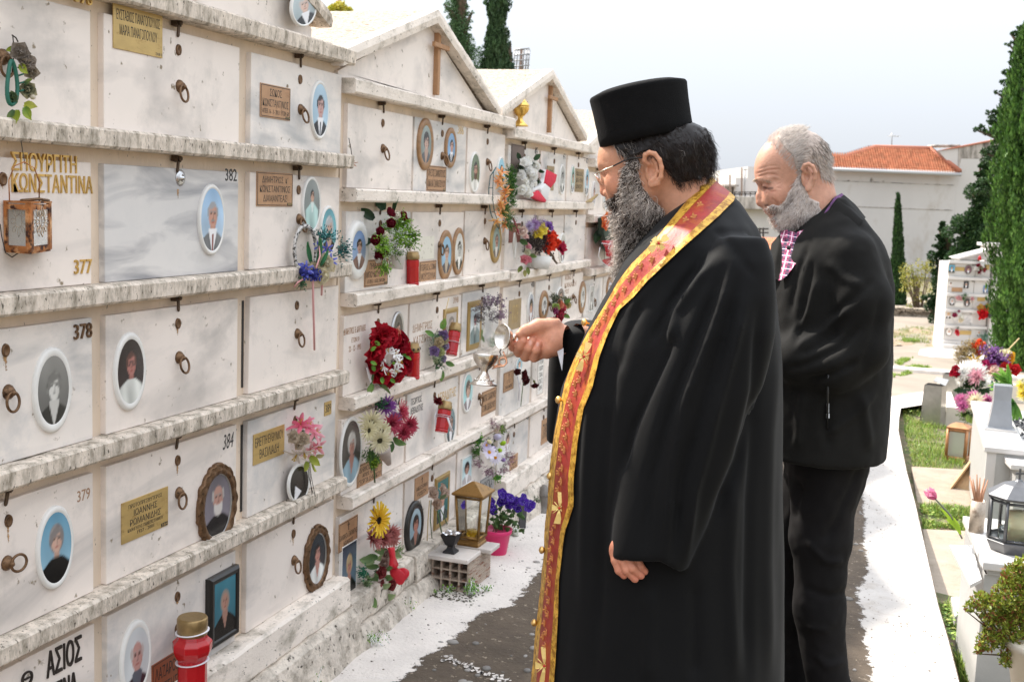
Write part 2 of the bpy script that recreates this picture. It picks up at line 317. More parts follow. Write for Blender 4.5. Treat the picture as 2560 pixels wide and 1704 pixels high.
def polyfun(pts):                                    # pixel list on the ground -> x(y)
    Q=np.array([on_g(*p) for p in pts]); Q=Q[np.argsort(Q[:,1])]; return lambda y: np.interp(y,Q[:,1],Q[:,0]), Q
kr,KR = polyfun([(2400,1704),(2348,1515),(2307,1336),(2290,1261),(2267,1175),(2247,1077),(2250,1012)])
kl,KL = polyfun([(2186,1704),(2140,1480),(2166,1434),(2158,1203),(2178,1157),(2188,1100),(2195,1030)])
ll,LL = polyfun([(990,1704),(1042,1663),(1142,1586),(1190,1541),(1286,1512),(1350,1431),(1385,1360)])
yend = float(KR[-1][1])
ya=np.arange(-3,yend+.2,.12)
strip('path', lambda y:y*0-.5, kr, ya, 0, M_asph, thick=.12, nx=12)
yb=np.arange(yend+.2,36,.4)
strip('far_path', lambda y:y*0-1.5, lambda y:y*0+9, yb, -.02, M_far, thick=.1, nx=6)
yy=np.arange(-2,14,.008)
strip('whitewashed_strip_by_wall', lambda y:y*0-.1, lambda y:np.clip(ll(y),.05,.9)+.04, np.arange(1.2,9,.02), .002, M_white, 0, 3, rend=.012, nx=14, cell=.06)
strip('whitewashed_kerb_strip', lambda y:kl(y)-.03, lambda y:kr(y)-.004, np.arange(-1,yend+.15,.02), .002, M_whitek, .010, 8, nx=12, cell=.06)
# paint crossing at the far end of the path, the line on the far path
g=G()
P=[on_g(*p,h=.005) for p in ((2195,1040),(2212,995),(2260,985),(2330,975),(2400,985),(2380,1010),(2300,1012),(2252,1020),(2247,1050))]
g.add(P,[tuple(range(len(P)))[::-1]]); obj('painted_kerb_bend', g, M_whitek, kind='structure', origin=(0,0,0))
g=G(); a=on_g(2150,918); b=on_g(2480,938); ysl=(a[1]+b[1])/2
g.box(-1,7,ysl-.12,ysl+.12,float(gz(ysl))-.02,float(gz(ysl))+.03); obj('white_kerb_line', g, M_white, kind='structure')
# faint painted trace on the path
g=G(); A=on_g(1110,1640,.004); B=on_g(1262,1700,.004)
for k in range(70):
    t=random.random(); c=A*(1-t)+B*t+np.array([random.gauss(0,.012),random.gauss(0,.012),0]); s=random.uniform(.002,.009)
    c[2]=float(gz(c[1]))+.004; an=np.sort(rng.uniform(0,6.28,6)); P=[c+np.array([math.cos(q)*s*random.uniform(.6,1.6),math.sin(q)*s*1.5,0]) for q in an]; g.add(P,[tuple(range(6))])
obj('paint_spatter', g, M_white, kind='stuff')
# pebbles bedded in the worn path
g=G()
for k in range(900):
    x=random.uniform(.25,1.72); y=1.6+8*random.random()**1.4; s=random.choice([.004,.005,.007,.009,.012,.016]); 
    c=.24*random.uniform(.6,1.5); g.ell((x,y,float(gz(y))+s*.1),(s*random.uniform(.8,1.6),s*random.uniform(.8,1.5),s*.5),6,4,0,(c,c*.93,c*.85))
M_peb=mat('pebble',(.4,.38,.35),.9,attr=True); obj('pebbles', g, M_peb, kind='stuff')
g=G()                                                # crumbs and dry bits on the whitewash
for k in range(1100):
    side=random.random()<.5; y=2.2+7*random.random()**1.3
    x=random.uniform(-.02,max(.1,float(ll(y)))) if side else random.uniform(float(kl(y)),float(kr(y)))
    s=random.uniform(.0008,.003); c=random.choice([(.07,.055,.04),(.2,.15,.1),(.3,.25,.2)])
    g.ell((x,y,float(gz(y))+.004+s*.3),(s*random.uniform(.6,2.2),s,s*.6),5,3,0,c)
obj('crumbs', g, M_peb, kind='stuff')
# ================================================================ the vault blocks
FACE=-.045                                          # slab face plane
RING=None
def ring_mesh():
    g=G(); g.lathe([(0,.014),(.009,.013),(.012,.008),(.016,.004),(.017,0)],(0,0,0),14)
    th=np.linspace(0,2*np.pi,22,endpoint=False)
    g.ell((0,-.001,.012),(.006,.007,.009),10,7)
    return g.mesh('ring_pull_rosette')
def ring_only():
    g=G(); th=np.linspace(0,2*np.pi,24,endpoint=False)
    g.tube(np.stack([.0185*np.sin(th),-.019+.021*np.cos(th),th*0],-1),.0031,8,closed=True); return g.mesh('ring')
def key_mesh():
    g=G(); g.lathe([(.0,.0025),(.007,.0022),(.0085,.004),(.012,.0042),(.013,0)],(0,0,0),16,sx=.85,sy=1.12); return g.mesh('keyhole')
def latch_mesh():
    g=G(); g.box(-.010,.010,-.005,.010,0,.018); g.box(-.004,.004,-.028,.003,.014,.018); g.lathe([(0,.026),(.006,.025),(.007,.02)],(0,.003,0),8); g.ell((0,-.028,.016),(.005,.006,.003),8,5); return g.mesh('latch')
ME_ros,ME_ring,ME_key,ME_latch = ring_mesh(),ring_only(),key_mesh(),latch_mesh()
def stain_mesh():
    g=G(); V=np.zeros((9,5,3)); C=np.zeros((9,5,3))
    for i in range(9):
        for j in range(5): t=i/8; V[i,j]=((j-2)/2*.009*(1-.4*t),-.058*t,0); C[i,j]=(1-t)**.8*(1-abs(j-2)/2.3)*.62+.02
    g.grid(V,col=C.reshape(-1,3)); return g.mesh('rust_stain')
M_stain=mat('rust_run',(.42,.24,.10),.8,var=.3,vscale=30); ME_st=stain_mesh(); ME_st.materials.append(M_stain); worn_paint(M_stain,0)
for me,m in ((ME_ros,M_bronze),(ME_ring,M_bronze),(ME_key,M_bronze),(ME_latch,mat('latch_bronze',(.10,.065,.04),.6,.5,var=.4,vscale=60))): me.materials.append(m)
SLABS={}                                            # (unit,row,col) -> slab object
def put_ring(slab, y, z, ang=0, out=.0):
    inst('ring_pull', ME_ros, frame((FACE,y,z),(1,0,0)), slab)
    M=frame((FACE+.014,y,z-.001),(1,0,0),spin=ang); M=M@Matrix.Rotation(-out,4,'X'); inst('ring', ME_ring, M, slab)
def vault(u, y0,y1, zs, cols, label, slabmats=None, gable=None, lm=M_ledge, rings=None, keys=None, latches=None, lead=.0, seed=0):
    """one block of ossuary niches: five rows of marble slabs between cast ledges, a gable on top"""
    base=float(gz((y0+y1)/2))-.1
    t=thing('ossuary_block',label,'ossuary wall',(-.25,(y0+y1)/2,base),'gabled ossuary blocks in a row')
    g=G()
    g.box(-.42,-.062,y0,y1,base-.1,zs[0]-.02); obj('wall_body',g,M_cement,t)
    for r in range(6):                               # ledges
        zt=zs[r]; th=.046 if r else .05
        if r==5: continue
        g=G(); prof=[(-.075,zt-th),(-.006,zt-th),(0,zt-th+.006),(.001,zt-.006),(-.006,zt),(-.075,zt)]
        a=y0-lead+ (0.004 if r else -.02); b=y1-.004 if u!=1 else y1-.012
        segs=[(a,b)]
        if u==1 and r==4: segs=[(a,3.162),(3.168,b)]
        if u==2 and r in (2,3,4): m_=a+(b-a)*(.19,.42,.45)[r-2]; segs=[(a+.02,m_-.001),(m_+.001,b)]
        if u==3 and r==2: segs=[(a,5.98),(5.984,b)]
        for q,(s0,s1) in enumerate(segs):
            g=G(); rough_bar(g,s0,s1,[(p[0]-.0015*q,p[1]-.002*q*(1 if r%2 else -1)) for p in prof],.0006,.014,.09,seed*10+r,chip=.006); obj('ledge',g,lm if not (u==2 and r in (1,)) else M_ledge2,t,bevel=0)
    zb=zs[5]                                         # base course and footing
    g=G(); n=3 if u==2 else 1
    for k in range(n):
        a=y0+(y1-y0)*k/n+.003; b=y0+(y1-y0)*(k+1)/n-.003
        off=.008*((k*7)%3)
        g=G(); rough_bar(g,a,b,[(-.07,zb-.11),(.012+off,zb-.11),(.018+off,zb-.10),(.014+off,zb-.008),(.004+off,zb),(-.07,zb)],.0022,.012,.04,seed*10+60+k,chip=.008); obj('base_course',g,M_base if u==2 else M_ledge2,t)
    g=G(); rough_bar(g,y0-.02,y1+.02,[(-.07,base-.1),(.075,base-.1),(.065,base+.10),(.045,zb-.13),(.028,zb-.108),(-.07,zb-.108)],.007,.014,.06,seed*10+77,chip=.02); obj('footing',g,M_base,t)
    for r in range(5):
        zt=zs[r]-.046-.032; zl=zs[r+1]+.001
        for c,(a,b) in enumerate(cols):
            jy=random.uniform(-.0015,.0015); jz=random.uniform(-.004,.0015)
            m=(slabmats or {}).get((r,c), M_marble if (r+c+u)%3 else M_marble2)
            g=G(); z1=zt+jz
            tilt=.006 if (u==1 and (r,c)==(2,2)) else random.uniform(-.0012,.0012)
            V=[(x,y+(tilt if zz>zl+.01 else 0)+jy,zz) for x in (-.066,FACE) for (y,zz) in ((a,zl),(b,zl),(b,z1),(a,z1))]
            g.add(V,[(3,2,1,0),(4,5,6,7),(0,1,5,4),(1,2,6,5),(2,3,7,6),(3,0,4,7)],0,None,False)
            s=obj('slab',g,m,t,bevel=.002); SLABS[(u,r,c)]=s
            if (r==2 and u==1 and c==2) or (r==3 and u==1 and c==2):   # dark joint left of a shifted slab
                g=G(); g.box(-.064,-.0605,a-.012,a-.001,zl+.02,z1-.01); obj('open_joint',g,M_black,s)
            cy=(a+b)/2; zk=z1-.045; zr=z1-.135
            if latches is None or (r,c) in latches:
                inst('latch',ME_latch,frame((-.058,cy-.002,zs[r]-.058),(1,0,0),spin=random.uniform(-.25,.25)),s)
            if keys is None or (r,c) in keys: inst('keyhole',ME_key,frame((FACE,cy,zk),(1,0,0)),s)
            if u<3 and random.random()<.75: inst('rust_stain',ME_st,frame((FACE+.0004,cy,zk-.008),(1,0,0),s=random.uniform(.8,1.3)),s)
            if rings is None or (r,c) in rings: put_ring(s,cy+.006,zr,random.uniform(-.25,.25),random.uniform(.0,.35))
    if gable:
        (ly,lt,lb),(ay,at_,ab),(ry,rt2,rb)=gable; zt=zs[0]
        g=G(); g.prism([(ly+.05,zt),(ry-.05,zt),(ry-.05,rb-.01),(ay,ab),(ly+.05,lb-.01)],0,-.40,FACE-.003); obj('tympanum',g,M_marble,t)
        for (p,q) in (((ly,lt,lb),(ay,at_,ab)),((ay,at_,ab),(ry,rt2,rb))):
            n_=40; ys=np.linspace(p[0],q[0],n_); top=np.interp(ys,[p[0],q[0]],[p[1],q[1]]); bot=np.interp(ys,[p[0],q[0]],[p[2],q[2]])
            P=np.zeros((n_,5,3)); xs=[-.05,-.004,.001,-.004,-.05]; 
            for k in range(5): P[:,k,0]=xs[k]; P[:,k,1]=ys; P[:,k,2]=[bot,bot,(bot+top)/2,top,top][k]
            P+= .0012*hnoise(P,.03,seed+3)[...,None]*np.array([1,.2,1])
            g=G(); f=[(i*5+j,i*5+(j+1)%5,(i+1)*5+(j+1)%5,(i+1)*5+j) for i in range(n_-1) for j in range(5)]+[(0,1,2,3,4),tuple((n_-1)*5+j for j in (4,3,2,1,0))]
            g.add(P.reshape(-1,3),f,0,None,False); obj('raking_cornice',g,lm,t)
            xs=np.linspace(-.47,-.048,26); ys=np.linspace(p[0]-(.02 if p[0]==ly else 0),q[0]+(.02 if q[0]==ry else 0),44)
            X,Y=np.meshgrid(xs,ys,indexing='ij'); Z=np.interp(Y,[p[0],q[0]],[p[1],q[1]])
            P=np.stack([X,Y,Z-.006],-1); P[...,2]+=.004*hnoise(P,.02,seed)+.004
            lo=P.copy(); lo[...,2]-=.035
            g=G(); flip=slice(None,None,1); g.grid(P[::-1]); 
            for e in (P[0],P[-1],P[:,0],P[:,-1]):
                l2=e.copy(); l2[:,2]-=.035; g.grid(np.stack([e,l2],1),smooth=False)
            g.grid(lo); obj('roof_slope',g,M_roof,t)
        g=G(); cy=ay+.085; zc=(zt+.02,zt+.02+(.262 if u==2 else .25)); wv=.0125
        g.box(-.05,-.028,cy-wv,cy+wv,*zc); obj('cross',g,M_crosswood,t,bevel=.0015)
        zz=zc[0]+(zc[1]-zc[0])*.72; c=ORI; g=G(); g.box(-.03,-.016,cy-.078,cy+.078,zz-.009,zz+.009); obj('cross_bar',g,M_crosswood,t,bevel=.0015)
    return t
U1=vault(1,1.62,3.535,[1.965,1.625,1.266,.900,.527,.17],[(1.68,2.242),(2.290,2.878),(2.940,3.512)],'nearest white marble ossuary block with niches numbered 376 to 389',
   {(1,1):M_marbleg,(1,0):M_marble,(0,1):M_marble}, ((1.80,2.07,2.02),(2.575,2.36,2.31),(3.352,2.054,2.012)),
   rings={(0,1),(0,2),(2,1),(2,2),(3,1),(4,2),(4,1),(2,0),(1,2),(0,0)}, keys={(0,1),(0,2),(1,2),(2,1),(2,2),(3,0),(3,1),(4,1),(3,2),(4,2),(2,0),(1,0)},
   latches={(0,1),(0,2),(1,1),(1,2),(2,1),(3,0),(3,2),(4,2),(3,1)}, seed=1)
U2=vault(2,3.545,5.262,[1.877,1.515,1.157,.797,.445,.075],[(3.565,4.122),(4.142,4.714),(4.733,5.246)],'second ossuary block with a cross in its gable, reached by the priest\'s hand',
   None, ((3.44,1.955,1.905),(4.249,2.214,2.163),(5.034,1.913,1.872)), lm=M_ledge2,
   rings={(0,0),(0,1),(0,2),(1,2),(1,1),(3,2)}, seed=2)
U3=vault(3,5.272,6.868,[1.835,1.497,1.148,.79,.42,.115],[(5.300,5.815),(5.848,6.352),(6.381,6.858)],'third ossuary block with gold censer standing at its gable foot',
   {(1,0):M_marble2,(0,0):M_marble2,(0,1):M_marble2,(4,0):M_marble2,(1,2):M_marble2}, ((5.058,1.915,1.862),(5.87,2.176,2.125),(6.643,1.885,1.850)), lm=M_ledge2, rings={(2,1),(2,2)}, seed=3)
U4=vault(4,6.878,8.46,[1.76,1.42,1.09,.73,.37,.05],[(6.905,7.38),(7.41,7.90),(7.93,8.44)],'fourth ossuary block half hidden behind the priest',
   None, ((6.70,1.84,1.79),(7.50,2.10,2.05),(8.27,1.82,1.78)), lm=M_ledge2, rings={(2,0),(2,1)}, seed=4)
U5=vault(5,8.47,10.05,[1.69,1.35,1.02,.66,.30,-.02],[(8.5,8.98),(9.0,9.5),(9.53,10.03)],'farthest ossuary block, hidden behind the priest\'s head',
   None, ((8.3,1.77,1.72),(9.1,2.03,1.98),(9.86,1.75,1.71)), lm=M_ledge2, rings=set(), keys=set(), latches=set(), seed=5)
UNITS={1:([1.965,1.625,1.266,.900,.527,.17],[(1.68,2.242),(2.290,2.878),(2.940,3.512)]),2:([1.877,1.515,1.157,.797,.445,.075],[(3.565,4.122),(4.142,4.714),(4.733,5.246)]),
 3:([1.835,1.497,1.148,.79,.42,.115],[(5.300,5.815),(5.848,6.352),(6.381,6.858)]),4:([1.76,1.42,1.09,.73,.37,.05],[(6.905,7.38),(7.41,7.90),(7.93,8.44)])}
def slab_at(y,z):
    for u,(zs,cols) in UNITS.items():
        for c,(a,b) in enumerate(cols):
            if a-.03<=y<=b+.03:
                for r in range(5):
                    if zs[r+1]-.01<=z<=zs[r]: return SLABS[(u,r,c)]
    return None
put_ring(SLABS[(1,3,0)], 1.955, on_x(12,1408,FACE)[2], 1.45, .1)   # ring swung sideways
g=G(); q=on_x(451,445,FACE); g.lathe([(0,.012),(.005,.012),(.006,.006),(.012,.005),(.020,.002),(.022,0)],q,18,axis=(1,0,0)); obj('bolt',g,mat('chrome',(.6,.6,.6),.25,.9),SLABS[(1,1,1)])
# ================================================================ lettering cut on or glued to the slabs
def letters(px0,px1,py0,py1, body, m, nm='inscription', x=FACE, mode='bold', italic=0, ext=.0006, slab=None):
    """px/py: left, right, top, bottom in the photo measured at the line's middle"""
    a=on_x(px0,(py0+py1)/2,x)[1]; b=on_x(px1,(py0+py1)/2,x)[1]; zt=on_x((px0+px1)/2,py0,x)[2]; zb=on_x((px0+px1)/2,py1,x)[2]
    g=G(); wall_text(g,body,a,b,zb,zt,x,0,mode,italic,ext)
    s=slab or slab_at((a+b)/2,(zt+zb)/2); obj(nm,g,m,s)
letters(28,190,384,430,'ΣΠΟΥΡΓΙΤΗ',M_gold,ext=.003); letters(28,230,436,482,'ΚΩΝΣΤΑΝΤΙΝΑ',M_gold,ext=.003)
letters(184,228,648,684,'377',M_gold,'number',ext=.003); letters(183,228,808,846,'378',M_bronze,'number',ext=.004)
letters(186,229,-22,10,'376',M_gold,'number',ext=.003)
letters(193,225,1222,1250,'379',M_brown,'number'); letters(563,592,422,453,'382',M_black,'number'); letters(557,584,1083,1120,'384',M_black,'number',mode='thin',italic=.3)
letters(115,202,1606,1672,'ΑΣΙΟΣ',M_dark,ext=.004); letters(52,80,1676,1712,'Θ',M_dark,ext=.004); letters(100,190,1700,1750,'ΚΑΤΙΝΑ',M_dark,ext=.004)
letters(1145,1159,315,336,'386',M_gold,'number'); letters(978,1000,998,1022,'394',M_black,'number'); letters(1133,1146,742,757,'398',M_brown,'number')
letters(1028,1054,992,1008,'ΓΕΩΡΓΙΟΣ',M_black); letters(1026,1057,1014,1030,'ΛΕΙΒΑΔΙΤΗΣ',M_black); letters(1094,1139,975,998,'ΛΕΙΒΑΔΙΤΗΣ',M_gold)
letters(1032,1080,806,826,'ΔΗΜΗΤΡΙΟΣ',M_brown,mode='thin'); letters(1034,1080,836,856,'ΚΑΤΣΙΡΗΣ',M_brown,mode='thin')
letters(860,914,816,832,'ΔΗΜΗΤΡΙΟΣ Θ. ΚΑΡΤΑΛΗΣ',M_brown); letters(879,898,842,854,'ΕΤΩΝ 59',M_brown); letters(872,902,862,876,'22 - 12 - 1995',M_brown)
letters(1328,1336,703,718,'408',M_black,'number'); letters(1316,1322,1037,1048,'410',M_black,'number'); letters(1408,1413,384,398,'411',M_black,'number'); letters(1337,1344,368,390,'405',M_black,'number'); letters(1336,1342,539,548,'407',M_black,'number'); letters(1465,1470,396,409,'413',M_black,'number')
letters(1413,1433,686,699,'ΝΟΝΗΣ Α.',M_brown); letters(1412,1440,705,717,'ΚΑΝΑΚΗ',M_brown); letters(1412,1422,723,734,'1927',M_brown); letters(1416,1432,740,752,'2-10-2021',M_brown)
# ================================================================ name plates
def plate(l,r,t,b, lines, m, label, border=None, cross=False, tab=None, x=FACE, mode='heavy', lm=M_black):
    ym=(l+r)/2; y0=on_x(l,(t+b)/2,x)[1]; y1=on_x(r,(t+b)/2,x)[1]; z1=on_x(ym,t,x)[2]; z0=on_x(ym,b,x)[2]
    t_=thing('name_plate',label,'name plate',(x,(y0+y1)/2,z0),'metal name plates on the slabs')
    g=G(); g.box(x,x+.003,y0,y1,z0,z1); obj('plate',g,m,t_,bevel=.0008)
    if border:
        g=G(); e=.003
        for q in ((y0+e,y1-e,z1-e*1.6,z1-e),(y0+e,y1-e,z0+e,z0+e*1.6),(y0+e,y0+e*1.6,z0+e*1.6,z1-e*1.6),(y1-e*1.6,y1-e,z0+e*1.6,z1-e*1.6)): g.box(x+.0031,x+.0036,*q)
        obj('border',g,border,t_)
    W_=y1-y0; H=z1-z0; top=z1-H*.08; 
    if cross:
        g=G(); cy=(y0+y1)/2; ch=H*.28; g.box(x+.003,x+.0036,cy-.0018,cy+.0018,top-ch,top); g.box(x+.003,x+.0038,cy-ch*.28,cy+ch*.28,top-ch*.36,top-ch*.26); obj('cross',g,lm,t_); top-=ch*1.1
    tot=sum(q[1] for q in lines)*1.0; av=top-(z0+H*.1); zc=top
    g=G()
    for (s,h,wf,*md) in lines:
        hh=av*h/tot; wall_text(g,s,(y0+y1)/2-W_*wf/2,(y0+y1)/2+W_*wf/2,zc-hh*.86,zc-hh*.14,x+.003,0,md[0] if md else mode,ext=.0003); zc-=hh
    if lines: obj('inscription',g,lm,t_)
    if tab:
        g=G(); g.box(x+.003,x+.0034,y1-W_*.15-.002,y1-.002,z0+.002,z0+H*.11); obj('number_tab',g,M_black if tab[1] else m,t_)
        g=G(); wall_text(g,tab[0],y1-W_*.14-.002,y1-.003,z0+.0035,z0+H*.10,x+.0034,ext=.0002); obj('number',g,M_brass if tab[1] else lm,t_)
    return t_
plate(281,404,21,133,[('ΕΥΣΤΑΘΙΟΣ ΠΑΝΑΓΟΠΟΥΛΟΣ',1,.88),('ΜΑΡΙΑ ΠΑΝΑΓΟΠΟΥΛΟΥ',1,.76),('',.55,.3)],M_brass,'large brass plate with two lines of names, left of the top ring',tab=('381',0))
plate(649,724,214,297,[('ΣΩΚΟΣ',1,.4),('ΚΩΝΣΤΑΝΤΙΝΟΣ',1,.86),('ΑΠΕΒ. 16 - 3 - 2013  ΕΤΩΝ 68',.62,.88)],M_copper,'copper plate left of the ring in the nearest block\'s top right niche',M_black,tab=('376',1))
plate(640,730,431,516,[('ΔΗΜΗΤΡΙΟΣ  κ´',1,.72),('ΚΩΝΣΤΑΝΤΙΝΟΣ',1,.84),('ΔΙΑΜΑΝΤΕΑΣ',1,.66)],M_copper,'dark bordered copper plate with three lines of names in the second row',M_black,tab=('387',1))
plate(632,709,1073,1148,[('ΕΡΙΕΤΤΗ ΕΥΘΥΜΙΟΥ',1,.9),('ΒΑΣΙΛΙΑΔΗ',1,.62)],M_brass,'brass plate beside the pink and beige artificial flowers')
plate(810,827,1003,1037,[('389',1,.8)],M_brass,'tiny brass number plate in the top corner of a slab')
plate(302,418,1236,1336,[('ΠΡΩΤΟΠΡΕΣΒΥΤΕΡΟΣ',.9,.72),('ΙΩΑΝΝΗΣ',1.45,.5),('ΡΩΜΑΝΙΔΗΣ',1.45,.66),('ΚΑΘΗΓΗΤΗΣ ΠΑΝΕΠΙΣΤΗΜΙΟΥ',.75,.76),('1927 - 2001',.75,.36)],M_brass,'dull gold plate of five lines left of the larger leafy bronze surround',tab=('384',1))
plate(378,452,1640,1745,[('ΛΑΖΑΡΟΣ',1,.8),('ΚΟΤΣΗΣ',1,.7)],mat('red_copper_plate',(.33,.10,.045),.45,.3,var=.2,vscale=14),'reddish copper plate behind the big red candle',M_black)
plate(1066,1114,415,478,[('ΧΡΗΣΤΟΣ ΣΙΑΝΝΟΠΟΥΛΟΣ',1,.9),('ΑΜΑΛΙΑ ΣΙΑΝΝΟΠΟΥΛΟΥ',1,.9)],M_copper,'brown plate under two wooden oval portraits in the second block',M_dark,tab=('396',1),lm=M_dark)
plate(910,968,648,714,[('ΠΗΝΕΛΟΠΗ',1,.6),('ΜΠΟΥΚΟΥΒΑΛΑ',1,.9),('ΕΤΩΝ 51  ΑΠΕΒ. 26-9-2004',.6,.75)],M_copper,'copper plate below the pot of red and white ranunculus',M_dark,tab=('392',1),lm=M_dark)
plate(1048,1089,652,706,[('ΓΕΩΡΓΙΟΣ κ ΣΟΦΙΑ',1,.92),('ΜΟΥΤΣΟΥΛΑ',1,.85)],M_copper,'copper plate right of the red candle standing on a ledge',M_dark,lm=M_dark)
plate(892,953,1150,1222,[('ΔΗΜΟΣΘΕΝΗΣ',1,.85),('ΑΠΕΒ. 4-12-03',.7,.6),('ΓΕΩΡΓΙΑ ΔΗΜΑΚΟΥ',1,.9),('ΑΠΕΒ. 16-10-08',.7,.6)],M_copper,'copper plate below the cream sunflowers',M_dark,tab=('394',1),lm=M_dark)
plate(1204,1239,973,1032,[('ΦΩΤΙΟΣ ΣΚΛΑΒΟΥΝΟΣ',1,.88),('ΣΟΦΙΑ ΣΚΛΑΒΟΥΝΟΥ',1,.88)],M_copper,'copper plate just below the foot of the silver censer',M_dark,lm=M_dark)
plate(846,892,1298,1368,[('ΙΩΑΝΝΗΣ κ ΣΑΡΑΝΤΗΣ',1,.92),('ΜΑΝΘΟΣ',1,.5)],M_copper,'copper plate with a cross above the rectangular blue portrait',M_dark,cross=True,lm=M_dark)
plate(1036,1070,1187,1242,[('ΑΙΚΑΤΕΡΙΝΗ',1,.8),('ΡΟΔΙΤΗ',1,.6)],M_copper,'brown plate with a cross left of the beige roses',cross=True,lm=M_dark)
plate(1277,1309,362,433,[],M_darkplate,'dark brown plate behind the white rose bouquet',M_dark)
plate(1366,1384,415,476,[('ΑΝΝΑ',1,.6),('ΡΗΓΑ',1,.6)],M_dullplate,'dull gold plate behind the red stocking',lm=M_dark)
plate(1437,1458,422,480,[('ΝΙΚΟΛΑΟΣ',1,.8),('ΚΑΙ ΕΛΕΝΗ',1,.8),('ΒΛΑΧΟΥ',1,.7)],M_dullplate,'dull gold plate between two narrow oval portraits',lm=M_dark)
plate(1272,1300,558,606,[],mat('maroon_plate',(.22,.08,.06),.5,.2),'maroon plate behind the white wicker basket')
plate(1271,1301,748,822,[('ΑΓΑΠΗ',1,.5)],M_dullplate,'plain brass plate above the priest\'s thumb',lm=M_brass)
plate(1258,1283,928,976,[('ΕΤΕ',1,.35),('ΧΑΡΑΛΑΜΠΗΣ',1,.75)],M_copper,'small copper plate with a cross right of the silver censer',M_dark,cross=True,lm=M_dark)
plate(1274,1293,1137,1175,[('ΜΑΡΙΑ',1,.5),('ΓΕΩΡΓΙΟΥ',1,.75)],M_copper,'small copper plate with a cross right of the daisy bunch',cross=True,lm=M_dark)
plate(1353,1370,1046,1106,[('ΣΤΑΥΡΟΣ',1,.7)],M_copper,'copper plate partly covered by the priest\'s hanging sleeve')
plate(1343,1358,888,985,[('ΕΛΕΝΗ',1,.7),('ΓΕΩΡΓΙΟΥ',1,.7),('ΕΤΩΝ 61',1,.6),('ΚΩΝΣΤ.',1,.7),('2001',1,.5)],M_ceram,'tall white plate with dark script beside the dried roses',M_brown,lm=M_dark)
plate(1200,1232,1190,1235,[('ΦΟΥΣΚΑ',1,.8)],mat('grey_plate',(.42,.42,.42),.4,.2),'grey plate with black edge behind the bronze lantern',M_black)
